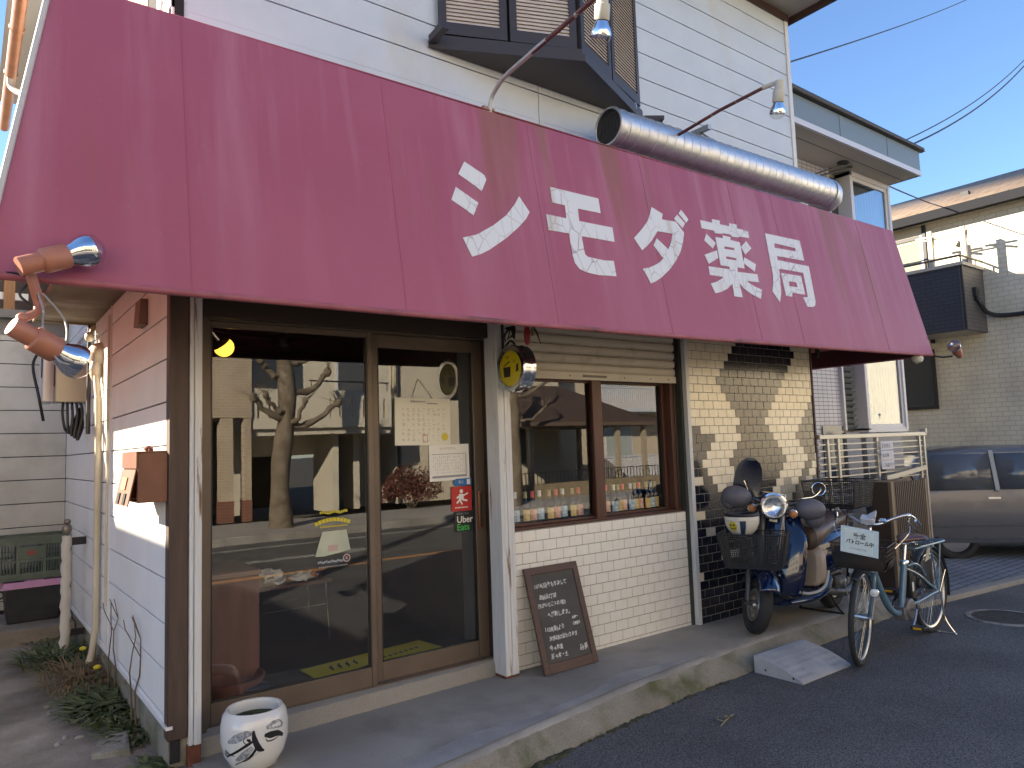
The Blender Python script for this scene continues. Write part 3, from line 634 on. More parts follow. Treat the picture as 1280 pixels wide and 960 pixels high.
GL={"shi":[[[2.263,0.944],[2.372,0.897],[2.393,0.885],[2.403,0.859],[2.357,0.775],[2.324,0.796],[2.209,0.854]],[[2.179,0.766],[2.321,0.695],[2.275,0.608],[2.138,0.679]],[[2.181,0.457],[2.276,0.49],[2.405,0.569],[2.513,0.653],[2.591,0.74],[2.632,0.798],[2.695,0.705],[2.66,0.655],[2.583,0.581],[2.472,0.492],[2.353,0.41],[2.282,0.371],[2.225,0.35]]],"mo":[[[2.897,0.915],[3.312,0.916],[3.308,0.81],[3.106,0.806],[3.099,0.717],[3.394,0.721],[3.39,0.618],[3.099,0.613],[3.096,0.525],[3.1,0.488],[3.121,0.474],[3.258,0.469],[3.348,0.478],[3.347,0.37],[3.184,0.359],[3.081,0.365],[3.029,0.38],[2.998,0.417],[2.99,0.472],[2.99,0.548],[2.994,0.614],[2.825,0.609],[2.827,0.716],[2.992,0.716],[2.998,0.808],[2.892,0.807]]],"da":[[[3.836,0.954],[3.941,0.919],[3.919,0.873],[4.072,0.881],[4.097,0.852],[4.139,0.806],[4.101,0.721],[4.049,0.64],[3.98,0.565],[3.893,0.488],[3.793,0.418],[3.72,0.379],[3.668,0.358],[3.649,0.401],[3.615,0.458],[3.684,0.475],[3.772,0.513],[3.85,0.564],[3.774,0.653],[3.822,0.713],[3.924,0.643],[3.971,0.707],[4.004,0.776],[3.846,0.77],[3.764,0.686],[3.704,0.636],[3.644,0.595],[3.588,0.678],[3.681,0.755],[3.764,0.834],[3.806,0.901]],[[4.105,0.944],[4.173,0.886],[4.134,0.841],[4.058,0.903]],[[4.161,0.993],[4.223,0.926],[4.189,0.893],[4.122,0.956]]],"yaku":[[[4.363,0.946],[4.505,0.948],[4.512,0.981],[4.608,0.984],[4.599,0.952],[4.718,0.955],[4.724,0.981],[4.821,0.987],[4.813,0.954],[4.961,0.953],[4.949,0.892],[4.815,0.886],[4.811,0.874],[4.72,0.868],[4.709,0.883],[4.613,0.881],[4.606,0.872],[4.511,0.864],[4.51,0.883],[4.359,0.879]],[[4.506,0.831],[4.598,0.835],[4.605,0.860],[4.697,0.860],[4.693,0.835],[4.81,0.834],[4.792,0.612],[4.701,0.611],[4.69,0.571],[4.726,0.573],[4.947,0.583],[4.946,0.515],[4.785,0.509],[4.8,0.498],[4.868,0.473],[4.962,0.456],[4.917,0.375],[4.839,0.392],[4.771,0.417],[4.718,0.444],[4.679,0.476],[4.683,0.363],[4.578,0.361],[4.588,0.462],[4.512,0.413],[4.43,0.38],[4.354,0.361],[4.326,0.435],[4.396,0.455],[4.479,0.493],[4.495,0.505],[4.336,0.503],[4.343,0.571],[4.598,0.58],[4.599,0.602],[4.494,0.6]],[[4.591,0.767],[4.716,0.772],[4.712,0.752],[4.587,0.746]],[[4.587,0.685],[4.712,0.686],[4.71,0.667],[4.581,0.663]],[[4.402,0.84],[4.491,0.779],[4.442,0.726],[4.36,0.781]],[[4.325,0.66],[4.362,0.674],[4.488,0.719],[4.482,0.656],[4.353,0.592]],[[4.898,0.858],[4.948,0.804],[4.846,0.735],[4.812,0.796]],[[4.824,0.71],[4.958,0.669],[4.92,0.599],[4.793,0.659]]],"kyoku":[[[5.194,0.974],[5.705,0.987],[5.694,0.8],[5.29,0.787],[5.284,0.75],[5.746,0.756],[5.713,0.43],[5.691,0.395],[5.664,0.38],[5.564,0.37],[5.536,0.453],[5.611,0.46],[5.631,0.681],[5.278,0.673],[5.223,0.46],[5.172,0.37],[5.103,0.458],[5.14,0.529],[5.166,0.603]],[[5.295,0.902],[5.602,0.903],[5.594,0.871],[5.285,0.86]],[[5.29,0.638],[5.582,0.646],[5.575,0.479],[5.388,0.476],[5.373,0.44],[5.284,0.44]],[[5.38,0.577],[5.486,0.577],[5.489,0.535],[5.365,0.531]]]}
def letter_mat():
    m=bpy.data.materials.new('cracked_white_vinyl'); m.use_nodes=True; nt=m.node_tree; p=nt.nodes['Principled BSDF']; L=nt.links.new; p.inputs['Roughness'].default_value=.55
    tc=_n(nt,'ShaderNodeTexCoord'); mp=_n(nt,'ShaderNodeMapping'); mp.inputs['Scale'].default_value=(1,1,.62); mp.inputs['Rotation'].default_value=(0,.5,0); L(tc.outputs['Object'],mp.inputs[0])
    v=_n(nt,'ShaderNodeTexVoronoi',feature='DISTANCE_TO_EDGE'); v.inputs['Scale'].default_value=13; L(mp.outputs[0],v.inputs['Vector'])
    r=_n(nt,'ShaderNodeMapRange'); r.inputs[1].default_value=.010; r.inputs[2].default_value=.036; L(v.outputs['Distance'],r.inputs[0])
    n=_n(nt,'ShaderNodeTexNoise'); n.inputs['Scale'].default_value=2.5; L(tc.outputs['Object'],n.inputs[0])
    r2=_n(nt,'ShaderNodeMapRange'); r2.inputs[1].default_value=.4; r2.inputs[2].default_value=.62; r2.inputs[3].default_value=1; r2.inputs[4].default_value=.0; L(n.outputs['Fac'],r2.inputs[0])
    mx=_n(nt,'ShaderNodeMath',operation='MAXIMUM'); L(r.outputs[0],mx.inputs[0]); L(r2.outputs[0],mx.inputs[1])
    c=_n(nt,'ShaderNodeMix',data_type='RGBA'); c.inputs['A'].default_value=(.42,.36,.41,1); c.inputs['B'].default_value=(.72,.76,.80,1); L(mx.outputs[0],c.inputs['Factor'])
    # brown water stain running down one character
    mp2=_n(nt,'ShaderNodeMapping'); mp2.inputs['Scale'].default_value=(4.2,1,.12); mp2.inputs['Location'].default_value=(1.1,0,0); L(tc.outputs['Object'],mp2.inputs[0])
    n2=_n(nt,'ShaderNodeTexNoise'); n2.inputs['Scale'].default_value=1.6; n2.inputs['Detail'].default_value=3; L(mp2.outputs[0],n2.inputs[0])
    r3=_n(nt,'ShaderNodeMapRange'); r3.inputs[1].default_value=.60; r3.inputs[2].default_value=.74; r3.inputs[4].default_value=.6; L(n2.outputs['Fac'],r3.inputs[0])
    d=_n(nt,'ShaderNodeMix',data_type='RGBA'); L(r3.outputs[0],d.inputs['Factor']); L(c.outputs['Result'],d.inputs['A']); d.inputs['B'].default_value=(.42,.36,.27,1); L(d.outputs['Result'],p.inputs['Base Color']); return m
m_let=letter_mat()
for k in ('shi','mo','da','yaku','kyoku'): glyph(GL[k],AP,.003,m_let,'letter',aw)

# ------------------------------------------------------------------ spotlights
m_terra=mk('terracotta_lamp_paint',(.45,.19,.125),.45,col2=(.38,.155,.10),vscale=10)
m_ivory=mk('ivory_lamp_paint',(.55,.54,.46),.45)
m_bulb=mk('silvered_bulb',(.72,.75,.80),.06,1.)
m_bulbfront=glassmat('bulb_glass',1.7,(.92,.92,.9),.0,1)
def spot(root,base,d,paint,s=1.):
    """reflector lamp: stepped holder, silvered bulb and clear front; base = back end, d = pointing direction"""
    d=Vector(d).normalized(); o=Vector(base)
    b=MB(); b.lathe([(0,0),(.034*s,0),(.036*s,.006*s),(.036*s,.075*s),(.045*s,.080*s),(.047*s,.085*s),(.047*s,.165*s),(.043*s,.17*s),(0,.165*s)],o,d,24); b.build('lamp_holder',paint,root)
    b=MB(); b.lathe([(.036*s,.165*s),(.045*s,.19*s),(.058*s,.215*s),(.064*s,.240*s),(.063*s,.255*s)],o,d,28); b.build('reflector_bulb',m_bulb,root)
    b=MB(); b.lathe([(.063*s,.255*s),(.058*s,.275*s),(.040*s,.292*s),(.02*s,.299*s),(0,.301*s)],o,d,28); b.build('lamp_front',m_bulbfront,root)
# the pair at the left end of the awning
t=thing('spotlight','upper terracotta spotlight at the left end of the awning, pointing right','spotlight',(.2,3.15,2.2),0,'spotlights on the awning')
spot(t,(.150,3.10,2.205),(.17,.03,.075),m_terra)
b=MB(); b.bar((.19,3.16,2.20),(.22,3.19,2.10),.022,.03); b.build('bracket',m_terra,t)
t=thing('spotlight','lower terracotta spotlight hanging under the awning corner with loose wires','spotlight',(.2,3.15,2.0),0,'spotlights on the awning')
spot(t,(.132,3.06,1.985),(.14,.05,-.075),m_terra)
b=MB(); b.tube([(.215,3.2,2.15),(.222,3.19,2.10),(.215,3.17,2.06),(.19,3.13,2.035),(.165,3.10,2.02),(.16,3.08,1.99)],[.013,.016,.014,.016,.015,.012],8); b.ell((.222,3.19,2.09),.02,.02,.02); b.ell((.165,3.10,2.02),.02,.02,.02); b.build('bracket',m_terra,t)
b=MB()
b.tube(vcurve([(.215,3.17,2.13),(.232,3.14,2.06),(.228,3.10,2.0),(.245,3.08,1.93),(.275,3.07,1.87),(.31,3.06,1.855)],6),.004,6); b.tube(vcurve([(.23,3.17,2.13),(.29,3.15,2.05),(.305,3.12,1.99),(.30,3.10,1.93),(.29,3.08,1.88),(.325,3.07,1.865)],6),.004,6); b.tube(vcurve([(.245,3.08,1.93),(.30,3.09,1.87),(.33,3.1,1.85)],6),.0045,6)
b.build('wire',mk('grey_wire',(.28,.28,.28),.5),t)
b=MB(); b.tube(vcurve([(.20,3.19,2.19),(.12,3.2,2.20),(.06,3.2,2.16),(.03,3.2,2.15),(-.1,3.2,2.12)],6),.006,6); b.tube(vcurve([(.20,3.18,2.18),(.16,3.17,2.12),(.20,3.17,2.08)],6),.005,6); b.build('cable',m_black,t)
# two lamps on long arms above the sign
m_pipe=mk('flaking_pipe_paint',(.10,.035,.032),.5,col2=(.14,.05,.04),vscale=6,stain=(.60,.56,.50),sscale=14,slo=.63,shi=.68)
m_pipew=mk('bare_grey_pipe',(.46,.44,.42),.4,.4)
for x,label,pts,drop in ((2.52,'ivory lamp on a rusty arm above the left half of the sign','',0),(4.42,'ivory lamp on a thin dark arm rising from behind the steel duct','',1)):
    t=thing('sign_lamp',label,'sign lamp',(x,3.45,3.53),0,'lamps on arms above the sign')
    if not drop:
        P=vcurve([(x,3.455,3.53),(x,3.445,3.58),(x,3.41,3.635),(x,3.28,3.69),(x,3.03,3.715)],6); b=MB(); b.tube(P,.0135,10); b.build('arm_base',m_pipew,t)
        b=MB(); b.tube([P[-1],(x,2.79,3.735),(x,2.49,3.765)],.0135,10); b.build('arm',m_pipe,t); e=Vector((x,2.455,3.775)); dd=(.03,.06,-.19)
        b=MB(); b.tube([P[-1]+Vector((0,.02,0)),Vector((x,2.9,3.727))],.0145,10); b.build('arm_sleeve',m_pipew,t)
        b=MB(); b.box(x-.05,3.45,3.53,x+.035,3.475,3.565); b.build('clamp',mk('rusty_clamp',(.30,.15,.06),.6,col2=(.35,.30,.25),vscale=30),t)
    else:
        b=MB(); b.tube([(x,3.98,3.88),(x,3.6,3.885),(x,3.17,3.93),(x,2.80,3.945)],.0125,10); b.build('arm',m_pipe,t); e=Vector((x+.02,2.69,3.955)); dd=(.03,.05,-.19)
        b=MB(); b.tube([(x,2.81,3.945),(x+.01,2.73,3.945)],.016,10); b.build('joint',m_ivory,t)
    spot(t,e,dd,m_ivory,.85)
# lamp at the right end of the awning
t=thing('spotlight','small terracotta spotlight at the right end of the awning, turned back','spotlight',(7.75,3.2,2.3),0,'spotlights on the awning')
spot(t,(8.02,3.10,2.27),(-.16,-.03,.06),m_terra,.95)
b=MB(); b.tube([(7.70,3.2,2.26),(7.80,3.17,2.25),(7.92,3.13,2.26)],.010,8); b.build('bracket',m_black,t)
b=MB(); b.lathe([(.03,0),(.05,.03),(.05,.07),(.0,.07)],(7.47,3.25,2.19),(0,.3,1),16); b.build('mount_cap',mk('chipped_white_cap',(.6,.57,.5),.5),t)

# ------------------------------------------------------------------ exhaust duct
t=thing('exhaust_duct','shiny spiral steel exhaust duct lying along the top of the awning','duct',(5.4,3.7,3.75))
b=MB(); n=64; prof=[]; Lx=3.2
k=[(0,.128),(.0,.142),(.012,.147),(.02,.140),(.075,.140),(.08,.146),(.09,.146),(.095,.139)]
x=.095
while x<2.98:
    k+=[(x+.002,.1395),(x+.005,.1360),(x+.009,.1430),(x+.014,.1430),(x+.018,.1395)]; x+=.1
    if abs(x-1.095)<.05: k+=[(x,.150),(x+.04,.150),(x+.045,.14)]; x+=.05
P0=Vector((3.78,3.70,3.850)); P1=Vector((6.95,3.70,3.905)); dx=(P1-P0).normalized()
b.lathe([(r,h) for h,r in k],P0,dx,40)
end=P0+dx*2.98; s0=[]
for i in range(13):
    a=R(90)*i/12; c=end+dx*(.22*math.sin(a))+Vector((0,.22*(1-math.cos(a)),0)); s0.append(c)
b.tube(s0,[.14+.003*(i%2) for i in range(13)],40,0,False)
b.build('tube',m_galv,t,sharp=30)
b=MB(); b.lathe([(0,.05),(.13,.05)],P0,dx,32); b.build('backing',m_dark,t)
b=MB()
for i in range(-8,9):
    h=math.sqrt(max(0,.127**2-(i*.015)**2)); 
    b.bar(P0+dx*.012+Vector((0,i*.015,-h)),P0+dx*.012+Vector((0,i*.015,h)),.0022,.0022,(1,0,0)); b.bar(P0+dx*.014+Vector((0,-h,i*.015)),P0+dx*.014+Vector((0,h,i*.015)),.0022,.0022,(1,0,0))
b.build('mesh_grille',mk('grille_wire',(.10,.10,.10),.4,.6),t)
b=MB(); b.box(4.30,3.93,3.90,4.36,3.98,4.28); b.box(4.30,3.98,3.90,4.304,3.995,4.28); b.bar((4.86,3.99,4.075),(4.86,3.60,4.075),.04,.04); b.tube([(4.88,3.70,4.06),(4.88,3.62,3.99),(4.88,3.59,3.9)],.008,8); b.box(4.84,3.70,3.98,4.88,3.72,4.06)
b.build('bracket',mk('zinc_bracket',(.42,.44,.46),.4,.8),t)

# ------------------------------------------------------------------ round sign on the post
t=thing('round_sign','round yellow shop sign in a chrome ring on the white door post','sign',(2.93,3.82,2.02))
sc_=Vector((2.93,3.815,2.02)); 
b=MB(); b.lathe([(.118,-.050),(.150,-.052),(.158,-.045),(.158,-.02),(.150,-.012),(.150,.012),(.158,.02),(.158,.045),(.150,.052),(.118,.050)],sc_,(-1,0,0),48); b.build('ring',m_chrome,t)
b=MB()
for s in (-1,1): b.lathe([(0,.044*s),(.12,.044*s)],sc_,(-1,0,0),40)
b.build('face',mk('yellow_sign_face',(.62,.50,.012),.35,coat=.3),t)
SP=lambda u,v,w:(2.93-.0446-w,3.815-u,2.02+v)   # u to the right as seen from the left
b=MB(); b.prism([(-.075,-.055),(-.005,-.055),(-.002,.012),(-.082,.012)],SP,0,.0012); b.prism([(-.085,.02),(-.01,.052),(-.005,.043),(-.072,.018)],SP,0,.0012); b.prism([(.055,-.03),(.082,-.02),(.082,.03),(.062,.02)],SP,0,.0012)
for u in (-.05,-.037,-.024,.03,.045): b.prism([(u,.065+.1*(u>0)*-.3),(u+.004,.065+.1*(u>0)*-.3),(u+.005,.085+.1*(u>0)*-.3),(u+.001,.085+.1*(u>0)*-.3)],SP,0,.0012)
b.build('drawing',m_black,t)
b=MB(); b.tube(vcurve([(2.93,3.955,2.14),(2.93,3.93,2.17),(2.93,3.90,2.20),(2.93,3.86,2.21),(2.93,3.82,2.185)],4),.008,8)
for i in range(7):
    a=i*.9; P=vcurve([(2.93,3.94-.02*i,2.20+.012*i),(2.925,3.92-.02*i+.03*math.cos(a),2.24+.02*math.sin(a)),(2.93,3.90-.015*i,2.29),(2.935,3.93-.015*i,2.31)],5); b.tube(P,.005,6)
b.bar((2.93,3.955,2.10),(2.93,3.955,2.36),.02,.012); b.bar((2.93,3.955,2.34),(2.93,3.70,2.34),.014,.014)
b.build('scroll_bracket',mk('wrought_iron',(.012,.012,.012),.6),t)
t=thing('hanging_ornament','red and black hanging ornament beside the yellow round sign','ornament',(2.95,3.72,2.2))
b=MB(); b.lathe([(0,0),(.012,.005),(.02,.03),(.021,.08),(.014,.13),(.006,.15)],(2.95,3.71,2.165),(0,0,1),12); b.build('pepper',mk('red_lacquer',(.32,.012,.02),.4),t)
b=MB(); b.grid(lambda u,v:(2.965+.02*v,3.735-.12*u,2.325-.10*u*u-.05*v*(.3+u)),8,4); b.build('black_leaf',m_black,t,solid=.004)
b=MB(); b.grid(lambda u,v:(2.975,3.70-.04*u,2.28-.055*v),2,2); b.build('tan_tag',mk('tan_tag',(.35,.28,.12),.7),t,solid=.003)

# ------------------------------------------------------------------ things on the left wall
t=thing('mailbox','small brown metal letter box on the left wall, flap open','letter box',(.76,4.1,1.28))
m_mb=mk('brown_letterbox_paint',(.20,.085,.05),.45,col2=(.16,.065,.04),vscale=6)
b=MB(); b.box(.70,3.99,1.29,.836,4.02,1.535); b.box(.70,4.02,1.29,.836,4.38,1.30); b.box(.70,4.36,1.30,.836,4.38,1.535); b.box(.70,4.02,1.535,.836,4.38,1.545)
b.build('body',m_mb,t,bevel=.003)
b=MB(); b.box(.692,3.985,1.46,.70,4.385,1.545); b.build('lid',m_mb,t)
b=MB(); b.hexa([(.655,4.0,1.275),(.661,4.0,1.275),(.661,4.375,1.275),(.655,4.375,1.275)],[(.692,4.0,1.455),(.698,4.0,1.455),(.698,4.375,1.455),(.692,4.375,1.455)],0)
for y in (4.08,4.24): b.obox((.660,y+.03,1.31),(0,.03,0),(.004,0,.001),(.005,0,.026),1)
b.obox((.674,4.2,1.385),(0,.06,0),(.003,0,0),(.006,0,.03),2)
b.build('flap',[m_mb,m_dark,mk('letterbox_label',(.40,.22,.07),.6)],t)
b=MB(); b.ell((.78,4.17,1.56),.022,.03,.015); b.bar((.78,4.1,1.552),(.80,4.26,1.552),.02,.012); b.build('latch',m_rust,t)
t=thing('vent_cover','small brown vent hood high on the left wall under the awning','vent',(.80,4.6,2.27))
b=MB(); b.hexa([(.79,4.53,2.27),(.838,4.53,2.27),(.838,4.68,2.27),(.79,4.68,2.27)],[(.80,4.53,2.42),(.838,4.53,2.42),(.838,4.68,2.42),(.80,4.68,2.42)]); b.build('hood',mk('brown_vent',(.20,.12,.085),.6),t)
t=thing('meter_box','beige electric box with hanging cables on the left wall','meter box',(.73,6.95,1.98))
m_beige=mk('beige_steel',(.44,.40,.31),.5)
b=MB(); b.box(.60,6.85,1.99,.838,7.08,2.43); b.hexa([(.60,6.85,2.43),(.838,6.85,2.43),(.838,7.08,2.43),(.60,7.08,2.43)],[(.66,6.87,2.455),(.838,6.87,2.455),(.838,7.08,2.455),(.66,7.08,2.455)]); b.build('box',m_beige,t,bevel=.006)
b=MB(); b.box(.52,6.95,2.0,.598,7.3,2.38); b.build('back_box',mk('pale_box',(.66,.66,.64),.5),t,bevel=.004)
b=MB(); b.box(.594,6.9,2.12,.60,6.96,2.36); b.box(.514,7.0,2.2,.52,7.08,2.36); b.build('slot',m_black,t)
b=MB()
for i in range(5): b.tube(vcurve([(.66+.03*i,6.92,2.0),(.655+.035*i,6.9,1.88),(.68+.02*i,6.9,1.76-.02*i),(.72+.02*i,6.92,1.80),(.79,6.98,1.95)],5),.011,6)
b.tube([(.80,6.6,1.72),(.80,6.6,2.58)],.016,8); b.tube(vcurve([(.50,7.1,2.42),(.46,7.1,2.3),(.5,7.05,2.05),(.54,7.1,1.85)],5),.012,6); b.build('cable',m_black,t)
t=thing('meter_dome','cream domed electric meter with a pipe running down the left wall','meter',(.80,6.2,0))
m_cream=mk('cream_conduit',(.56,.50,.36),.4,col2=(.62,.57,.44),vscale=5)
b=MB(); b.lathe([(0,.09),(.05,.085),(.085,.06),(.10,.02),(.105,0)],(.838,6.25,2.30),(-1,-.15,0),24); b.ell((.80,6.22,2.19),.045,.05,.10); b.build('dome',m_cream,t)
b=MB(); b.tube(vcurve([(.80,6.2,2.16),(.805,6.15,2.0),(.81,6.13,1.8),(.81,6.12,.5),(.805,6.12,.30),(.78,6.12,.10),(.72,6.14,-.02)],6),.024,10); b.build('pipe',m_cream,t)
b=MB(); b.tube([(.835,5.86,.5),(.835,5.86,2.55)],.012,8); b.tube([(.8,6.55,2.5),(.83,6.6,2.58)],.02,8); b.ell((.79,6.52,2.48),.035,.05,.04); b.build('conduit',m_cream,t)
t=thing('standpipe','white wrapped standpipe with a small tap beside the left wall','water pipe',(.70,6.9,0))
b=MB(); P=[(.70+.004*math.sin(i*1.7),6.9,.95*i/24-.03) for i in range(25)]; b.tube(P,[.036+.004*math.sin(i*2.6) for i in range(25)],12); b.build('wrapped_pipe',mk('wrapping_tape',(.60,.58,.52),.7,bump=.4,bscale=25),t)
b=MB(); b.ell((.70,6.89,.97),.035,.035,.05); b.ell((.70,6.87,1.03),.025,.03,.025); b.build('tap',mk('dull_brass',(.25,.22,.18),.4,.7),t)
for z0,z1 in ((.84,.90),(.13,.18)): MB().box(.72,6.89,z0,.835,6.92,z1).build('clip',m_black,t)
# crates in the yard corner
t=thing('plastic_tub','black plastic tub with a pink lid in the yard corner','storage tub',(.57,8.0,.12))
b=MB(); b.hexa([(.36,7.82,.121),(.74,7.82,.121),(.74,8.2,.121),(.36,8.2,.121)],[(.33,7.79,.42),(.78,7.79,.42),(.78,8.23,.42),(.33,8.23,.42)]); b.build('body',mk('black_tub',(.022,.022,.028),.45,col2=(.035,.035,.04),vscale=6),t,bevel=.01)
b=MB(); b.hexa([(.31,7.77,.421),(.80,7.77,.421),(.80,8.25,.421),(.31,8.25,.421)],[(.33,7.79,.475),(.78,7.79,.475),(.78,8.23,.475),(.33,8.23,.475)]); b.box(.48,7.80,.475,.63,8.2,.482); b.build('lid',mk('pink_lid',(.52,.26,.42),.5,col2=(.45,.22,.36),vscale=5),t,bevel=.008)
b=MB(); b.torus((.31,7.95,.36),(0,1,0),.03,.008,16,6); b.build('handle',m_black,t)
t=thing('crate','green plastic crate with slotted sides on top of the black tub','crate',(.55,8.0,.48))
m_crate=mk('faded_green_plastic',(.085,.115,.085),.6,col2=(.12,.15,.115),vscale=7,stain=(.2,.2,.17),sscale=4)
b=MB(); X0,X1,Y0_,Y1_,Z0,Z1=.25,.80,7.82,8.22,.486,.86
b.box(X0,Y0_,Z0,X1,Y1_,Z0+.02)
for (ax,c0,c1,f) in (('x',X0,X1,Y0_),('x',X0,X1,Y1_-.02),('y',Y0_,Y1_,X0),('y',Y0_,Y1_,X1-.02)):
    def bx(a,c,z0,z1,o=0):
        if ax=='x': b.box(a,f-o,z0,c,f+.02+o,z1)
        else: b.box(f-o,a,z0,f+.02+o,c,z1)
    bx(c0,c1,Z1-.07,Z1,.006); bx(c0,c1,Z0+.02,Z0+.06,.003); bx(c0,c1,Z0+.155,Z0+.175,.002)
    L=c1-c0
    for q in (0,.30,.66,.96): bx(c0+L*q,c0+L*(q+.045),Z0+.06,Z1-.07,.004)
    for i in range(24):
        a=c0+L*(i+.3)/24; 
        if ax=='x' and f==Y0_ and .34<(a-c0)/L<.66: bx(a,a+.008,Z0+.06,Z0+.155)
        else: bx(a,a+.008,Z0+.06,Z1-.07)
b.build('body',m_crate,t)
b=MB(); b.box(.435,7.814,.665,.615,7.822,.775); b.build('plate',m_crate,t)
b=MB()
for i,(u0,u1) in enumerate(((.495,.515),(.518,.54),(.543,.56))): b.prism([(u0,.70),(u1,.705),(u1-.003,.735),(u0+.002,.74)],lambda u,v,w:(u,7.813-w,v),0,.001)
b.build('red_mark',mk('faded_red_print',(.35,.06,.05),.7),t)
# flat stones and weeds along the wall
def weed(name,label,c,n,h,spread,cols,seed,width=.006,flat=.5,flower=None):
    rr=random.Random(seed); b=MB()
    for i in range(n):
        a=rr.uniform(0,2*PI); r=spread*rr.random()**.7; p=Vector((c[0]+r*math.cos(a)*.55,c[1]+r*math.sin(a),c[2])); L=h*rr.uniform(.5,1.1); d=Vector((math.cos(a)+rr.uniform(-.7,.7),math.sin(a)+rr.uniform(-.7,.7),0)); d.normalize()
        if p.x>.80: d.x=-abs(d.x)
        w=width*rr.uniform(.6,1.5); sd=Vector((-d.y,d.x,0)); pts=[p+d*L*flat*t*t+Vector((0,0,L*(t-.45*t*t*flat*1.6))) for t in (0,.35,.7,1)]
        ww=[w*.6,w,w*.75,.0005]; vs=[]
        for q,x in zip(pts,ww): vs+=[q-sd*x,q+sd*x]
        b.add(vs,[(0,1,3,2),(2,3,5,4),(4,5,7,6)],rr.randrange(len(cols)))
    o=b.build(name,cols); tag(o,label,'weed',None); return o
g1=mk('weed_green',(.055,.085,.022),.6);g2=mk('weed_green_pale',(.11,.135,.05),.6);g3=mk('dry_grass',(.24,.16,.075),.7);g4=mk('dry_stalk',(.16,.10,.05),.7)
weed('weed_clump','green weeds at the foot of the white standpipe',(.62,6.7,-.01),260,.20,.42,[g1,g1,g2],1,.009,.8)
weed('weed_clump','dry brown grass tuft beside the left wall',(.70,5.9,-.01),420,.27,.42,[g3,g3,g4,g2],2,.0035,.9)
weed('weed_clump','leafy green weeds hanging along the left wall plinth',(.76,5.15,-.01),240,.20,.40,[g1,g2,g1],3,.013,.9)
weed('weed_clump','low green weeds near the front corner of the plinth',(.80,4.65,-.01),120,.12,.25,[g1,g2],4,.010,.9)
weed('weed_clump','green tuft at the front left corner of the shop',(.80,4.02,-.012),120,.10,.16,[g1,g2,g1],6,.010,.95)
weed('weed_clump','small dry tuft in the yard corner beside the black tub',(.60,7.45,-.01),120,.10,.3,[g3,g4,g1],8,.006,.9)
for (x,y,h,label,sd) in ((.80,5.45,.62,'tall dead stalk against the white wall, left one',4),(.81,4.75,.62,'pair of bent dry stalks against the white wall, nearest the corner',5)):
    b=MB(); rr=random.Random(sd)
    for k in range(2):
        P=[(x+.02*k+rr.uniform(-.01,.01),y-.06*k+rr.uniform(-.02,.02)*i,h*i/6-.01) for i in range(7)]; b.tube(P,[.006-.0006*i for i in range(7)],6)
    b.tube([P[4],(x-.02,y+.08,h*.85),(x-.02,y+.14,h*.92)],.003,5); b.tube([P[5],(x-.01,y-.06,h*1.0)],.003,5)
    b.grid(lambda u,v:(x-.03+.004*v,y-.03+.07*u,h*.40+.035*(v-.5)*math.sin(PI*u)),4,2); tag(b.build('dead_stalk',g4),label,'dead stalk')
for (x,y,z,label) in ((.72,5.35,.22,'yellow dandelion flower by the wall, nearer one'),(.70,5.85,.24,'yellow dandelion flower above the dry grass')):
    t=thing('dandelion',label,'flower',(x,y,0)); b=MB(); b.tube([(x+.02,y,0),(x+.01,y,z*.6),(x,y,z)],.003,5); b.build('stem',g1,t)
    b=MB(); b.ell((x,y,z),.022,.022,.014); b.build('blossom',mk('dandelion_yellow',(.6,.48,.02),.6,bump=.5,bscale=200),t)
b=MB(); b.hexa([(.56,4.38,-.02),(.74,4.30,-.02),(.78,4.62,-.02),(.64,4.68,-.02)],[(.57,4.39,.025),(.735,4.31,.03),(.77,4.61,.028),(.65,4.66,.02)]); tag(b.build('flat_stone',m_concdark,bevel=.006),'broken grey slab lying by the plinth','slab')
rr=random.Random(12)
for i in range(7):
    x=rr.uniform(.45,.78); y=rr.uniform(4.2,5.6); b=MB(); b.ell((x,y,.0),rr.uniform(.012,.03),rr.uniform(.012,.03),.014,0,7,5)
    tag(b.build('pebble',m_conc),'small loose pebble among the weeds along the left wall','pebble','pebbles along the wall')
# chalkboard against the tiles
t=thing('chalkboard','brown framed chalkboard with white handwriting leaning on the white tiles','chalkboard',(3.33,3.83,0))
bl,br_=Vector((3.09,3.83,.002)),Vector((3.57,3.83,.002)); tilt=Vector((-.0,.17,.70)); tl=bl+Vector((-.0,.195,.665)); un=(br_-bl).normalized(); vn=(tl-bl).normalized(); nn=un.cross(vn)
BP=lambda u,v,w: bl+un*u+vn*v+nn*w
W,H=.48,.695
m_bfr=mk('brown_board_frame',(.075,.042,.032),.6,col2=(.10,.058,.045),vscale=7,stretch=(1,1,6))
b=MB()
for (u0,u1,v0,v1) in ((0,.046,0,H),(W-.046,W,0,H),(.046,W-.046,0,.065),(.046,W-.046,H-.05,H)): b.prism([(u0,v0),(u1,v0),(u1,v1),(u0,v1)],BP,-.012,.010)
b.build('frame',m_bfr,t,bevel=.003)
b=MB(); b.prism([(.04,.06),(W-.04,.06),(W-.04,H-.045),(.04,H-.045)],BP,-.008,.0)
b.build('slate',mk('chalk_slate',(.060,.056,.052),.8,col2=(.085,.080,.075),vscale=4,vdet=7),t)
m_chalk=mk('chalk',(.72,.71,.68),.9)
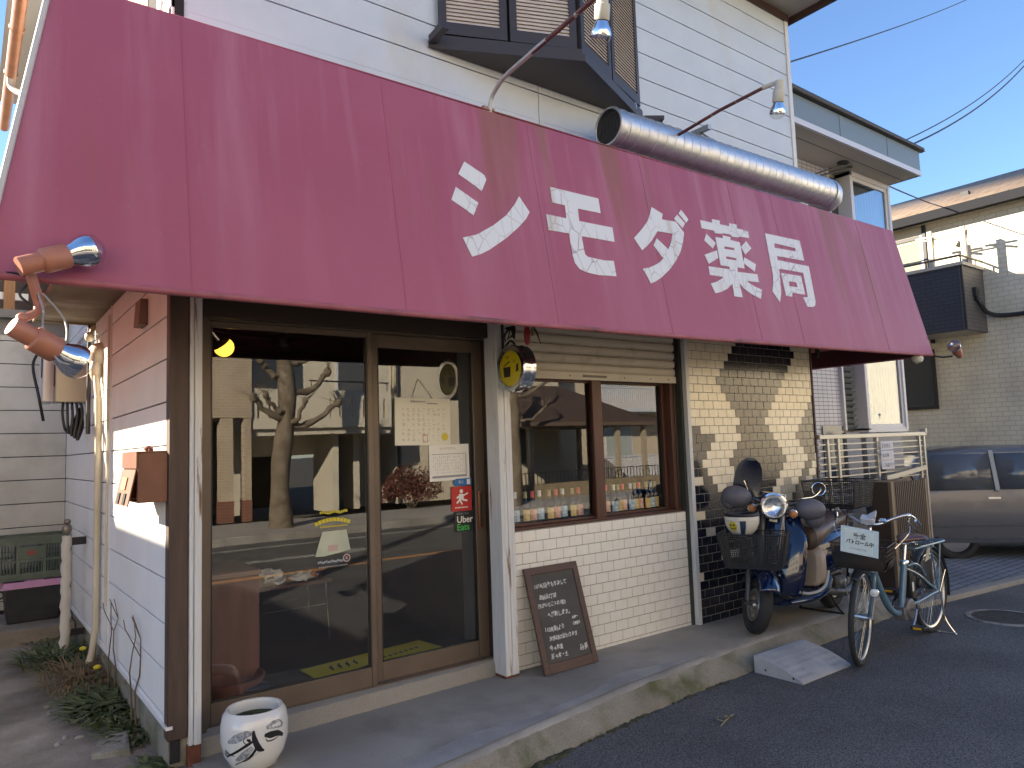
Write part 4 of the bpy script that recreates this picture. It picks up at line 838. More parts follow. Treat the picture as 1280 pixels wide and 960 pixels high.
for (s,u,v,sz,j) in (('11/16(日)をもちまして',.060,.555,.036,.05),('北前台2丁目',.085,.478,.034,.05),('(ちかいところの1階!)',.060,.425,.032,.05),('へ移転します。',.125,.355,.038,.05),('11/28(金)より',.075,.265,.036,.05),('AM〜',.335,.315,.026,.05),('OPEN',.330,.272,.030,.05),('定休日は変わります',.100,.205,.034,.05),('今→木金',.085,.145,.036,.05),('新→木・土',.085,.092,.036,.05),('店長',.345,.105,.044,.05)):
    text(s,sz,BP(u,v,.0006),un,vn+un*.03,m_chalk,'chalk_writing',t,jit=.06,shear=.18,extr=.0004,wscale=.82,offset=.0008)
# planter pot with an ink drawing
t=thing('planter_pot','round white ceramic pot with a black ink brush drawing beside the left door post','plant pot',(1.19,3.76,0))
pc=Vector((1.19,3.76,0)); prof=[(0,.0),(.09,.0),(.112,.012),(.145,.075),(.160,.14),(.158,.21),(.148,.255),(.132,.275),(.120,.273),(.116,.255),(.118,.21)]
b=MB(); b.lathe(prof,pc,(0,0,1),48); b.build('bowl',mk('white_ceramic',(.70,.70,.67),.12,coat=.5),t)
b=MB(); b.lathe([(0,.225),(.06,.230),(.119,.222)],pc,(0,0,1),24); b.ell(pc+Vector((.02,-.03,.232)),.045,.035,.02); b.build('soil',mk('dark_soil',(.025,.02,.013),.95,col2=(.07,.10,.03),vscale=16,bump=1,bscale=60),t)
def pr_(z):
    for (r0,h0),(r1,h1) in zip(prof[1:8],prof[2:9]):
        if h0<=z<=h1 and h1>h0: return r0+(r1-r0)*(z-h0)/(h1-h0)
    return .16
pot_a0=math.atan2(-3.76,-1.19)
def PP(u,z,w):  # u metres around the bowl, to the right as seen from the street
    z+=.012; a=pot_a0+u/.16; r=pr_(z)+.0008+w; return pc+Vector((r*math.cos(a),r*math.sin(a),z))
m_inkp=mk('painted_ink',(.02,.02,.022),.25); m_wash=mk('ink_wash',(.20,.21,.23),.25,col2=(.42,.43,.45),vscale=60,vdet=3,lo=.4,hi=.6)
def stroke(b,pts,ws,mi=0):
    P=vcurve([(x,y,0) for x,y in pts],7); n=len(P); vs=[]
    for i,p in enumerate(P):
        t_=P[min(i+1,n-1)]-P[max(i-1,0)]; t_.normalize(); s=Vector((-t_.y,t_.x,0)); f=i/(n-1)*(len(ws)-1); k=min(int(f),len(ws)-2); w_=ws[k]+(ws[k+1]-ws[k])*(f-k)
        a=p+s*w_; c=p-s*w_; vs+=[PP(a.x,a.y,.0006 if mi==0 else 0),PP(c.x,c.y,.0006 if mi==0 else 0)]
    b.add(vs,[(2*i,2*i+1,2*i+3,2*i+2) for i in range(n-1)],mi)
b=MB()
stroke(b,[(-.155,.075),(-.09,.105),(-.03,.140),(.0,.155)],[.004,.006,.007,.004]); stroke(b,[(-.11,.04),(-.04,.07),(.0,.105),(.015,.14)],[.002,.003,.006,.007]); stroke(b,[(-.005,.20),(.0,.16),(.02,.115),(.045,.10)],[.004,.012,.014,.003]); stroke(b,[(.045,.17),(.075,.165),(.115,.160),(.15,.14)],[.006,.016,.013,.006])
stroke(b,[(-.045,.172),(-.05,.155),(-.035,.142),(-.02,.148)],[.0016,.002,.002,.0016]); stroke(b,[(-.035,.163),(-.025,.158),(-.018,.152)],[.003,.008,.003])
stroke(b,[(-.16,.11),(-.13,.09),(-.10,.085)],[.001,.004,.001]); stroke(b,[(-.06,.055),(-.02,.075),(.01,.11)],[.001,.003,.001]); stroke(b,[(.05,.155),(.06,.14),(.09,.138),(.12,.145)],[.001,.003,.003,.001])
for q_ in range(12): stroke(b,[(-.10+.012*q_,.045+.0055*q_),(-.105+.012*q_,.034+.0055*q_)],[.0012,.0005])
stroke(b,[(-.135,.145),(-.09,.165),(-.04,.185),(-.005,.19)],[.004,.020,.017,.005],1); stroke(b,[(.055,.20),(.09,.205),(.125,.20),(.15,.185)],[.006,.018,.02,.008],1); stroke(b,[(-.10,.06),(-.05,.09),(-.01,.125)],[.006,.018,.010],1); stroke(b,[(-.15,.10),(-.16,.085),(-.15,.07)],[.012,.016,.006],1)
b.build('ink_drawing',[m_inkp,m_wash],t)
# ------------------------------------------------------------------ inside the shop, seen through the glass
t=thing('cabinet','brown wooden cabinet just inside the left glass door','cabinet',(1.3,4.6,.1))
b=MB(); b.box(1.05,4.45,.1,1.44,4.95,.80); b.build('body',mk('cabinet_wood',(.13,.055,.035),.5,col2=(.17,.075,.05),vscale=4,stretch=(4,4,.6)),t,bevel=.005)
b=MB(); b.box(1.04,4.44,.801,1.45,4.96,.83); b.build('top',mk('cabinet_top',(.25,.15,.095),.45),t,bevel=.004)
t=thing('bowl','wide terracotta bowl on the floor behind the left door glass','bowl',(1.25,4.36,.1))
b=MB(); b.lathe([(0,.105),(.09,.105),(.15,.16),(.19,.24),(.195,.26),(.185,.262),(.17,.23),(0,.15)],(1.25,4.40,0),n=32); b.build('body',mk('terracotta',(.15,.06,.045),.6),t)
t=thing('round_tin','small dark round tin with a glass lid behind the white pot','tin',(1.36,4.30,.1))
b=MB(); b.lathe([(0,.101),(.075,.101),(.08,.19),(.078,.2),(0,.2)],(1.36,4.27,0),n=28); b.build('body',m_black,t)
b=MB(); b.lathe([(0,.203),(.08,.203),(.082,.212),(.07,.222),(0,.226)],(1.36,4.27,0),n=28); b.build('lid',mk('shiny_lid',(.05,.055,.07),.08,spec=.8),t)
t=thing('side_table','low wooden table with thin metal legs inside the shop','table',(1.95,5.4,.1))
b=MB(); b.box(1.62,5.2,.56,2.22,5.65,.585); b.build('top',mk('table_top',(.12,.05,.035),.4),t,bevel=.004)
for (x,y) in ((1.66,5.24),(2.18,5.24),(1.66,5.61),(2.18,5.61)):
    b=MB(); b.tube([(x,y,.56),(x+(.03 if x>2 else -.03),y,.102)],.009,8); b.build('leg',m_chrome,t)
b=MB(); b.tube([(1.66,5.24,.40),(2.18,5.24,.40)],.005,6); b.tube([(1.66,5.61,.40),(2.18,5.61,.40)],.005,6); b.build('rail',m_chrome,t)
rr=random.Random(4)
m_plas=mk('crumpled_plastic',(.85,.85,.84),.3,bump=.8,bscale=40)
for i,(x,y,z,r,l) in enumerate(((1.78,5.3,.63,.09,'crumpled clear plastic bag at the left of the table'),(2.02,5.33,.60,.10,'flat white paper bag at the right of the table'))):
    b=MB(); vs=len(b.v); b.ell((x,y,z),r*1.3,r,.055 if i==0 else .03,0,16,10)
    b.v=[(a+rr.uniform(-.02,.02),c+rr.uniform(-.02,.02),max(.586,d+rr.uniform(-.015,.02))) for a,c,d in b.v]; tag(b.build('bag',m_plas),l,'bag')
b=MB(); b.box(1.64,5.22,.586,1.80,5.34,.66); tag(b.build('carton',mk('tan_card',(.33,.26,.15),.8)),'tan cardboard box on the table inside','box')
b=MB(); b.ell((2.10,5.27,.62),.03,.02,.025,0,10,6); b.ell((1.92,5.28,.61),.025,.02,.02,0,10,6); tag(b.build('wrapper',mk('orange_wrapper',(.5,.16,.03),.5,bump=.6,bscale=60)),'orange sweet wrappers on the table inside','wrapper')
# yellow mat
t=thing('door_mat','yellow floor mat with black drawing inside the doors','mat',(2.3,4.6,.1))
b=MB(); b.hexa([(1.82,4.27,.101),(2.80,4.36,.101),(2.74,4.86,.101),(1.80,4.76,.101)],[(1.82,4.27,.108),(2.80,4.36,.108),(2.74,4.86,.108),(1.80,4.76,.108)]); b.build('pile',mk('mustard_mat',(.70,.60,.04),.9,bump=.4,bscale=200),t)
b=MB()
MP=lambda u,v,w:(1.90+u*.84-.02*v,4.33+v*.42+u*.09,.1085+w)
b.prism([(.08,.30),(.34,.45),(.36,.34),(.12,.16)],MP,0,.001); b.prism([(.06,.10),(.30,.24),(.32,.16),(.10,.02)],MP,0,.001); b.prism([(.82,.30),(.95,.33),(.96,.20),(.83,.18)],MP,0,.001); b.prism([(.45,.30),(.70,.38),(.70,.30),(.45,.22)],MP,0,.001)
for i in range(4): b.tube(vcurve([MP(.08+.07*i,.62,.0015),MP(.10+.07*i,.70,.0015),MP(.09+.07*i,.75,.0015),MP(.12+.07*i,.84,.0015)],4),.006,5)
for i in range(9): b.prism([(.42+.055*i,.56+.01*i),(.45+.055*i,.565+.01*i),(.45+.055*i,.63+.01*i),(.42+.055*i,.62+.01*i)],MP,0,.001)
b.build('print',m_black,t)
# amber lamp just inside
t=thing('globe_lamp','lit amber globe lamp with a chrome cap inside the left door','lamp',(1.19,4.30,2.13))
gc=Vector((1.195,4.30,2.13)); d=Vector((-.45,-.1,.5)).normalized()
b=MB(); b.lathe([(.055*math.sin(a),-.055*math.cos(a)) for a in [PI*.62*i/14 for i in range(15)]],gc,d,28); b.build('globe',mk('amber_glow',(.9,.55,.1),.3,emit=(1,.50,.05),estr=.75),t)
b=MB(); b.lathe([(.0555*math.sin(a),-.0555*math.cos(a)) for a in [PI*(.62+.38*i/10) for i in range(11)]],gc,d,28); b.tube([gc+d*.05,gc+d*.11],.016,10); b.tube([gc+d*.10,Vector((1.14,4.30,2.25)),Vector((1.14,4.30,2.5))],.008,8); b.build('cap',m_chrome,t)
t=thing('ceiling_fan','dark ceiling fan inside the shop above the doors','ceiling fan',(2.0,5.6,2.5))
b=MB(); b.lathe([(0,.0),(.06,.0),(.08,.03),(.08,.09),(.03,.12),(.015,.13),(.015,.30)],(2.0,5.6,2.32),n=20); b.build('motor',m_black,t)
for i in range(4):
    a=i*PI/2+.4; c,s=math.cos(a),math.sin(a); b=MB(); b.obox((2.0+.40*c,5.6+.40*s,2.37),(.30*c,.30*s,0),(-.06*s,.06*c,.012),(0,0,.004)); b.build('blade',m_sash,t)
# papers and stickers on the doors
yp=4.196
def card(name,label,cat,x0,z0,x1,z1,y,mat,rot=0.,th=.0012):
    c=Vector(((x0+x1)/2,y,(z0+z1)/2)); t=thing(name,label,cat,tuple(c)); u=Vector((math.cos(rot),0,math.sin(rot))); v=Vector((-math.sin(rot),0,math.cos(rot)))
    b=MB(); b.obox(c,u*(x1-x0)/2,(0,th/2,0),v*(z1-z0)/2); b.build('sheet',mat,t); o=c-u*(x1-x0)/2-v*(z1-z0)/2+Vector((0,-th/2-.0004,0)); return t,o,u,v
m_grey=mk('grey_print',(.32,.32,.34),.8); m_cal=mk('calendar_paper',(.72,.71,.62),.6); m_redp=mk('red_print',(.45,.03,.03),.5); m_blu=mk('blue_print',(.03,.16,.42),.5); m_yel=mk('yellow_print',(.62,.52,.04),.5)
t,o,u,v=card('calendar','large white paper calendar hanging on a string in the right glass door','calendar',2.225,1.535,2.645,1.845,yp,m_cal,-.015)
rr=random.Random(21); b=MB(); Pq=lambda x,z,w: o+u*x+v*z+Vector((0,-w,0))
def dash(b,x,z,w_,h_): b.prism([(x,z),(x+w_,z),(x+w_,z+h_),(x,z+h_)],Pq,0,.0004)
for r_ in range(7):
    for c_ in range(9):
        for k in range(3):
            if rr.random()<.75: dash(b,.05+c_*.038+rr.uniform(0,.008),.03+r_*.032+k*.008,rr.uniform(.006,.022),.0028)
dash(b,.24,.272,.08,.008); dash(b,.12,.285,.10,.006); b.build('print',m_grey,t)
text('営業カレンダー',.020,o+u*.11+v*.278+Vector((0,-.0006,0)),u,v,m_grey,'heading',t)
b=MB(); b.lathe([(0,0),(.026,0),(.026,.0006),(0,.0006)],o+u*.375+v*.055,(0,-1,0),24); b.build('yellow_seal',m_yel,t)
b=MB(); 
for (x,z,w_,h_) in ((.205,.02,.038,.004),(.205,.065,.038,.004)): dash(b,x,z,w_,h_)
dash(b,.205,.02,.003,.049); dash(b,.24,.02,.003,.049); b.build('red_box',m_redp,t)
b=MB(); b.tube([(2.355,yp,1.843),(2.405,yp,1.975),(2.515,yp,1.842)],.0022,5); b.build('string',mk('string',(.6,.56,.42),.8),t)
t,o,u,v=card('notice','white printed notice with a table below the calendar','notice',2.475,1.295,2.79,1.535,yp+.0025,m_paper,.012)
b=MB()
dash(b,.02,.175,.27,.004); dash(b,.02,.02,.27,.014); dash(b,.285,.03,.006,.14)
for i in range(16):
    for k in range(6):
        if rr.random()<.7: dash(b,.03+i*.016,.05+k*.02,.0028,rr.uniform(.005,.016))
b.build('print',m_grey,t)
text('テイクアウト',.022,o+u*.08+v*.205+Vector((0,-.0006,0)),u,v,m_grey,'heading',t)
t=thing('arrow_sticker','blue arrow sticker on the right door above the red sticker','sticker',(2.73,yp,1.277))
b=MB(); b.prism([(2.655,1.277),(2.675,1.252),(2.80,1.256),(2.80,1.304),(2.675,1.302)],lambda x,z,w:(x,yp-w,z),-.001,.0005); b.build('sheet',m_blu,t)
b=MB(); b.prism([(2.765,1.262),(2.79,1.262),(2.79,1.297),(2.765,1.297)],lambda x,z,w:(x,yp-w,z),.0006,.001); b.build('square',m_paper,t); text('引く',.024,(2.695,yp-.0008,1.27),(1,0,0),(0,0,1),m_paper,'lettering',t)
t=thing('red_sticker','red delivery sticker with a white running figure on the right door','sticker',(2.72,yp,1.165))
b=MB(); b.box(2.638,yp-.0008,1.085,2.80,yp+.001,1.25); b.build('sheet',mk('red_vinyl',(.50,.022,.022),.4),t)
b=MB(); RP=lambda x,z,w:(2.638+x*.16,yp-.0009-w,1.085+z*.165)
b.ell((2.638+.50*.16,yp-.0012,1.085+.80*.165),.014,.0006,.014,0,12,6)
b.prism([(.38,.70),(.62,.68),(.60,.48),(.42,.42),(.34,.55)],RP,0,.0005)
for q in ([(.60,.66),(.82,.74),(.84,.69),(.62,.60)],[(.40,.66),(.24,.56),(.28,.50),(.42,.60)],[(.55,.50),(.80,.44),(.78,.37),(.54,.42)],[(.44,.46),(.30,.30),(.22,.34),(.38,.50)],[(.44,.46),(.56,.28),(.50,.25),(.38,.42)]): b.prism(q,RP,.0005,.0009)
for i in range(10): b.prism([(.18+.065*i,.12),(.22+.065*i,.12),(.22+.065*i,.17),(.18+.065*i,.17)],RP,0,.0005)
b.build('running_figure',m_paper,t)
t=thing('delivery_sticker','black delivery service sticker with white and green lettering on the right door','sticker',(2.72,yp,1.02))
b=MB(); b.box(2.658,yp-.0008,.945,2.798,yp+.001,1.082); b.build('sheet',mk('black_vinyl',(.012,.013,.012),.4),t)
text('Uber',.062,(2.675,yp-.001,1.008),(1,0,0),(0,0,1),m_paper,'lettering',t,offset=.0006); text('Eats',.062,(2.675,yp-.001,.957),(1,0,0),(0,0,1),mk('green_print',(.05,.50,.10),.5),'lettering',t,offset=.0006)
text('注文はこちら',.016,(2.675,yp-.001,1.062),(1,0,0),(0,0,1),m_grey,'lettering',t)
# lamp shade shaped decal on the left door
yd=4.1515
t=thing('glass_decal','pale green decal of a shade with yellow lettering on the left door glass','decal',(1.78,yd,1.0))
dec=mk('pale_green_decal',(.42,.46,.36),.5,col2=(.50,.54,.42),vscale=9,alpha=1)
DP=lambda x,z,w:(x,yd-.0034-w,z)
b=MB(); b.prism([(1.665,.905),(1.72,.902),(1.80,.912),(1.885,.925),(1.862,1.045),(1.71,1.045)],DP,0,.0006); b.build('shade',dec,t)
b=MB()
for i in range(10):
    a=(i-4.5)*.085; x=1.775+.27*math.sin(a); z=.86+.27*math.cos(a)-.03; b.obox((x,yd-.0038,z+.012),(.010*math.cos(a),0,-.010*math.sin(a)),(0,.0004,0),(.011*math.sin(a),0,.011*math.cos(a)))
for i in range(16): b.obox((1.70+.011*i,yd-.0038,1.155+.004*math.sin(i)),(.004,0,0),(0,.0004,0),(0,0,.008)); b.obox((1.70+.011*i,yd-.0038,1.072),(.004,0,0),(0,.0004,0),(0,0,.004))
b.build('yellow_lettering',m_yel,t)
b=MB()
for i in range(14): b.obox((1.685+.012*i,yd-.0038,.868+.003*math.sin(i*2)),(.0045,0,0),(0,.0004,0),(0,0,.006)); b.obox((1.69+.013*i,yd-.0038,.84),(.0035,0,0),(0,.0004,0),(0,0,.003))
b.build('small_print',mk('pale_blue_print',(.38,.42,.50),.5),t)
b=MB(); b.lathe([(.017,0),(.024,0),(.024,.0006),(.017,.0006)],(1.86,yd-.0034,.878),(0,-1,0),20); b.obox((1.86,yd-.0038,.878),(.006,0,0),(0,.0004,0),(0,0,.008)); b.obox((1.775,yd-.0044,.945),(.03,0,0),(0,.0004,0),(0,0,.018)); b.build('pink_print',mk('pale_pink_print',(.50,.36,.34),.5),t)
# bottles on the window shelf
t=thing('bottle_shelf','narrow dark shelf behind the shop window that carries the bottles','shelf',(3.9,4.26,.93))
b=MB(); b.box(3.03,4.20,.90,4.75,4.33,.946); b.box(3.1,4.22,.70,3.14,4.33,.90); b.box(4.6,4.22,.70,4.64,4.33,.90); b.build('board',m_darkbronze,t)
m_bclear=glassmat('bottle_glass',1.5,(.86,.86,.80),0,1); m_bdark=mk('dark_bottle_glass',(.012,.010,.008),.08,spec=.8)
lab={'gold':mk('gold_label',(.72,.46,.10),.45,col2=(.80,.66,.34),vscale=40),'pink':mk('pink_label',(.80,.30,.24),.5,col2=(.85,.66,.52),vscale=40),'blue':mk('blue_label',(.16,.42,.66),.5,col2=(.72,.80,.84),vscale=40)}
neck={'gold':mk('gold_neck',(.40,.36,.20),.45),'pink':mk('pink_neck',(.85,.13,.17),.5),'blue':mk('pale_blue_neck',(.70,.82,.88),.5)}
bprof=[(0,0),(.032,0),(.034,.004),(.034,.115),(.029,.14),(.016,.165),(.0125,.18),(.0125,.215),(.0145,.216),(.0145,.226),(0,.226)]
proto={}
ords=['first','second','third','fourth','fifth','sixth','seventh','eighth','ninth','tenth','eleventh','twelfth']
seqL=['gold','pink','blue','gold','pink','blue','gold','pink','blue','gold','pink']; seqR=['blue','gold','pink','blue','gold','pink','blue','gold','pink','gold','blue','gold']
for pane,x0,x1,seq in (('left',3.075,3.84,seqL),('right',4.015,4.72,seqR)):
    for i,k in enumerate(seq):
        dark=pane=='right' and i>=7; key=(k,dark); x=x0+(x1-x0)*i/(len(seq)-1); pos=(x,4.262+.012*((i*7)%3-1),.9465)
        lb=('dark' if dark else 'clear')+' bottle with %s label, %s from the left in the %s window pane'%(k,ords[i],pane)
        if key not in proto:
            t=thing('bottle',lb,'bottle',pos,0,'bottles along the shop window')
            b=MB(); b.lathe(bprof,n=16); b.build('glass',m_bdark if dark else m_bclear,t,local=True)
            b=MB(); b.grid(lambda u,v:(.0346*math.sin((u-.5)*2.3),-.0346*math.cos((u-.5)*2.3),.018+.082*v) ,8,4); b.build('label',lab[k],t,local=True)
            b=MB(); b.lathe([(.0150,.184),(.0135,.216),(.0152,.217),(.0152,.228),(0,.229)],n=14); b.build('cap',neck[k],t,local=True); proto[key]=t
        else: dup(proto[key],pos,label=lb)
# wheel ramp at the step
t=thing('kerb_ramp','grey plastic kerb ramp lying against the concrete step','kerb ramp',(4.86,3.05,-.15))
m_ramp=mk('grey_ramp_plastic',(.36,.365,.38),.65,col2=(.45,.455,.47),vscale=6,fine=.15,fscale=200)
b=MB(); prof=[(0,.012),(.05,.035),(.15,.073),(.27,.104),(.37,.118),(.375,.118)]
X0,X1=4.545,5.165; Yf=2.885
vs=[];n=len(prof)
top_=[(Yf+d,-.15+h) for d,h in prof]
for x in (X0,X1): vs+= [(x,y,z) for y,z in top_]+[(x,Yf+.375,-.149),(x,Yf,-.149)]
n+=2
b.add(vs,[tuple(range(n)),tuple(range(2*n-1,n-1,-1))]+[(i,(i+1)%n,n+(i+1)%n,n+i) for i in range(n)])
for j in range(6):
    d=.04+j*.055
    for i in range(30):
        if j<2 and 8<i<22: continue
        x=X0+.03+i*.019
        for (d0,h0),(d1,h1) in zip(prof,prof[1:]):
            if d0<=d<=d1:
                h=h0+(h1-h0)*(d-d0)/(d1-d0); b.obox((x,Yf+d,-.15+h+.001),(.0055,0,0),(0,.012,.004),(0,0,.0035)); break
b.build('body',m_ramp,t,bevel=.0)
b=MB()
for y,z in ((2.955,-.125),(3.17,-.115)): b.lathe([(0,.001),(.008,.001),(.008,0)],(X0,y,z),(-1,0,0),10)
for x,y,z in ((4.74,2.93,-.124),(5.0,2.96,-.112)): b.ell((x,y,z),.007,.007,.004,0,8,5)
b.build('bolt',m_black,t)
b=MB(); b.tube(vcurve([(3.55,2.80,-.145),(3.65,2.83,-.138),(3.75,2.86,-.143)],4),.004,5); b.tube([(3.62,2.82,-.14),(3.60,2.86,-.135),(3.66,2.90,-.14)],.003,5); b.grid(lambda u,v:(3.64+.07*u,2.84+.035*(v-.5)*math.sin(PI*u),-.135+.012*math.sin(u*5)),6,3)
tag(b.build('dry_leaf',mk('straw_leaf',(.33,.27,.15),.8)),'dry straw coloured leaf on the asphalt before the step','leaf')

# ------------------------------------------------------------------ wheels shared by cycle and scooter
def spokes(b,c,axis,r0,r1,n,rad,off):
    z=Vector(axis).normalized(); x=z.orthogonal().normalized(); y=z.cross(x); c=Vector(c)
    for i in range(n):
        a=2*PI*i/n; a2=a+(.55 if i%2 else -.55)*1.2; s=off*(1 if (i//2)%2 else -1)
        b.tube([c+z*s+(x*math.cos(a2)+y*math.sin(a2))*r0,c+(x*math.cos(a)+y*math.sin(a))*r1],rad,5,0,False)
# ------------------------------------------------------------------ bicycle
hx,hy=5.24-6.515,2.835-2.905; ang=math.atan2(hy,hx)
bk=thing('bicycle','pale blue city bicycle with brown saddle and wire basket, parked by the step','bicycle',(6.515,2.905,-.15),ang)
m_bl=mk('pale_blue_paint',(.095,.185,.27),.28,coat=.5,col2=(.11,.205,.29),vscale=3); m_alu=mk('aluminium',(.55,.56,.57),.3,1.); m_brn=mk('brown_leather',(.085,.035,.025),.35,col2=(.12,.05,.035),vscale=14,coat=.2)
WB=1.275; RW=.342
def bp(mb,name,mat,**k): return mb.build(name,mat,bk,local=True,**k)
piv=Vector((1.16,0,.55)); st=R(13); SM=Matrix.Translation(piv)@Matrix.Rotation(st,4,Vector((-.30,0,1)).normalized())@Matrix.Translation(-piv)
def wheel(c,steer):
    b=MB(); b.torus(c,(0,1,0),RW-.020,.020,64,12); 
    if steer: b.xf(SM)
    wt=bp(b,'wheel',m_rubber)
    b=MB(); b.torus(c,(0,1,0),RW-.043,.012,64,8,0,flat=1.0); b.torus(c,(0,1,0),RW-.050,.008,64,8)
    if steer: b.xf(SM)
    b.build('rim',m_alu,wt,local=True)
    b=MB(); spokes(b,c,(0,1,0),.024,RW-.05,32,.0012,.028); b.tube([(c[0],-.04,c[2]),(c[0],.04,c[2])],.022,14); b.tube([(c[0],-.075,c[2]),(c[0],.075,c[2])],.008,8)
    for s in (-.03,.03): b.lathe([(.0,s-.002),(.034,s-.002),(.034,s+.002),(0,s+.002)],(c[0],0,c[2]),(0,1,0),16)
    if steer: b.xf(SM)
    b.build('spokes',m_alu,wt,local=True); return wt
wheel((0,0,RW),0); wheel((WB,0,RW),1)
b=MB(); b.tube(vcurve([(1.045,0,.70),(.99,0,.60),(.90,0,.46),(.80,0,.34),(.70,0,.275),(.62,0,.262),(.565,0,.30),(.53,0,.40),(.49,0,.52),(.455,0,.625)],5),.026,14); b.tube([(1.06,0,.60),(.995,0,.86)],.026,14)
for s in (-1,1):
    b.tube(vcurve([(.56,.03*s,.30),(.35,.055*s,.315),(.12,.062*s,.335),(0,.066*s,RW)],4),.013,10); b.tube(vcurve([(.47,.02*s,.58),(.33,.05*s,.52),(.15,.06*s,.42),(0,.066*s,RW)],4),.010,8)
    b.tube(vcurve([(.46,.028*s,.60),(.40,.055*s,.615),(.30,.06*s,.575),(.22,.062*s,.50)],4),.010,8)
    b.tube([(.60,.03*s,.28),(.50,.03*s,.20),(.42,.03*s,.20)],.016,8)
bp(b,'frame',m_bl)
b=MB()
for s in (-1,1): b.tube(vcurve([(WB-.205,.03*s,.62),(WB-.17,.05*s,.60),(WB-.13,.055*s,.52),(WB-.05,.055*s,.42),(WB,.058*s,RW)],4),.013,10)
b.tube([(WB-.20,-.06,.615),(WB-.20,.06,.615)],.02,10); b.xf(SM); bp(b,'fork',m_bl)
b=MB()
for s in (-1,1): b.tube(vcurve([(WB-.125,.058*s,.51),(WB-.05,.058*s,.415),(WB,.062*s,RW)],4),.0155,8)
b.xf(SM); bp(b,'fork_sleeve',mk('grey_steel',(.22,.24,.26),.35,.5))
def arc(c,r,a0,a1,w,n=24,crown=.008):
    def f(u,v):
        a=a0+(a1-a0)*u; q=(v-.5)*2; rr_=r+crown*(1-q*q); return (c[0]+rr_*math.cos(a),w*q,c[2]+rr_*math.sin(a))
    return f
b=MB(); b.grid(arc((0,0,RW),RW+.022,R(15),R(195),.030),30,6); bp(b,'rear_mudguard',mk('dark_blue_guard',(.045,.06,.075),.35),solid=.002)
b=MB(); b.grid(arc((0,0,RW),RW+.018,R(60),R(115),.033),12,6); bp(b,'rear_guard_cap',m_bl,solid=.003)
b=MB(); b.grid(arc((WB,0,RW),RW+.020,R(55),R(130),.028),20,6); b.xf(SM); bp(b,'front_mudguard',m_black,solid=.002)
b=MB(); 
for s in (-1,1): b.grid(lambda u,v,s=s:(.02+.30*u-.12*v*u,.045*s,.36+.28*v-.10*u*v*0+.06*u*(1-v)),8,8)
bp(b,'dress_guard',mk('smoked_guard',(.03,.03,.035),.3,alpha=1),solid=.002)
b=MB(); b.prism([(.10,.61),(.17,.60),(.11,.70),(.04,.705)],lambda u,v,w:(u,.048+w,v),0,.003); bp(b,'guard_sticker',mk('cream_sticker',(.55,.52,.40),.5))
b=MB()
for s in (-1,1): b.tube(vcurve([(.36,.05*s,.725),(.18,.075*s,.735),(-.18,.075*s,.735),(-.22,.04*s,.735),(-.22,0,.735)],4),.009,8); b.tube([(-.10,.075*s,.735),(-.01,.07*s,RW+.02)],.007,8); b.tube([(.10,.075*s,.735),(.01,.07*s,RW+.02)],.007,8)
for x in (-.12,0,.12,.24): b.tube([(x,-.072,.737),(x,.072,.737)],.006,8)
b.tube([(.36,-.05,.725),(.36,.05,.725)],.009,8); bp(b,'rear_rack',m_bl)
b=MB(); b.tube([(.455,0,.62),(.41,0,.76)],.0135,12); b.lathe([(.032,0),(.034,.01),(.034,.03),(.03,.035)],(.457,0,.61),(-.29,0,.95),14); bp(b,'seat_post',m_chrome)
b=MB(); rings=[]
for (x,w_,z,h) in ((.535,.012,0.793,.012),(.52,.022,0.797,.02),(.46,.032,0.800,.026),(.39,.06,0.801,.030),(.32,.105,0.805,.035),(.27,.118,0.808,.036),(.235,.108,0.808,.032),(.218,.07,0.805,.02)):
    rings.append([(x,w_*math.cos(2*PI*i/18),z+h*(math.sin(2*PI*i/18) if math.sin(2*PI*i/18)>0 else .75*math.sin(2*PI*i/18))) for i in range(18)])
b.loft(rings); sd=bp(b,'saddle',m_brn)
b=MB()
for i in range(6):
    a=R(-80+160*i/5); b.ell((.255-.035*math.cos(a)+.01,.100*math.sin(a),.815),.006,.006,.006,0,8,5)
b.ell((.26,.118,.801),.007,.005,.007,0,8,5);b.ell((.232,.105,.797),.006,.005,.006,0,8,5); b.build('rivet',mk('copper_rivet',(.6,.35,.25),.3,1.),sd,local=True)
b=MB()
for s in (-.04,.04): b.torus((.285,s,.755),(0,1,0),.016,.003,14,6); b.tube([(.50,s*.4,.78),(.33,s,.767),(.25,s,.78)],.0035,6)
b.build('saddle_spring',m_chrome,sd,local=True)
b=MB(); b.box(.355,-.038,.335,.435,.038,.60); b.box(.365,-.04,.60,.43,.04,.635); bt=bp(b,'battery',m_black,bevel=.012)
b=MB(); b.box(.40,.0385,.40,.43,.0395,.47); b.build('battery_label',m_paper,bt,local=True)
b=MB(); b.lathe([(0,-.055),(.07,-.055),(.082,-.045),(.082,.045),(.07,.055),(0,.055)],(.50,0,.275),(0,1,0),28); b.box(.48,-.045,.20,.62,.045,.30); bp(b,'motor',mk('motor_grey',(.16,.15,.15),.4,.3),bevel=.006)
b=MB(); b.tube([(.505,.06,.275),(.505,.085,.275),(.58,.10,.22),(.645,.105,.175)],.010,8); b.tube([(.505,-.06,.275),(.43,-.10,.335),(.365,-.105,.375)],.010,8); cr=bp(b,'crank',m_alu)
for (x,y,z) in ((.645,.155,.175),(.365,-.155,.375)):
    b=MB(); b.box(x-.045,y-.05,z-.012,x+.045,y+.05,z+.012); q=b.build('pedal',m_black,cr,local=True,bevel=.004)
    b=MB(); b.box(x-.047,y-.03,z-.008,x+.047,y+.03,z+.008); b.build('reflector',mk('amber_reflector',(.75,.38,.01),.25),q,local=True)
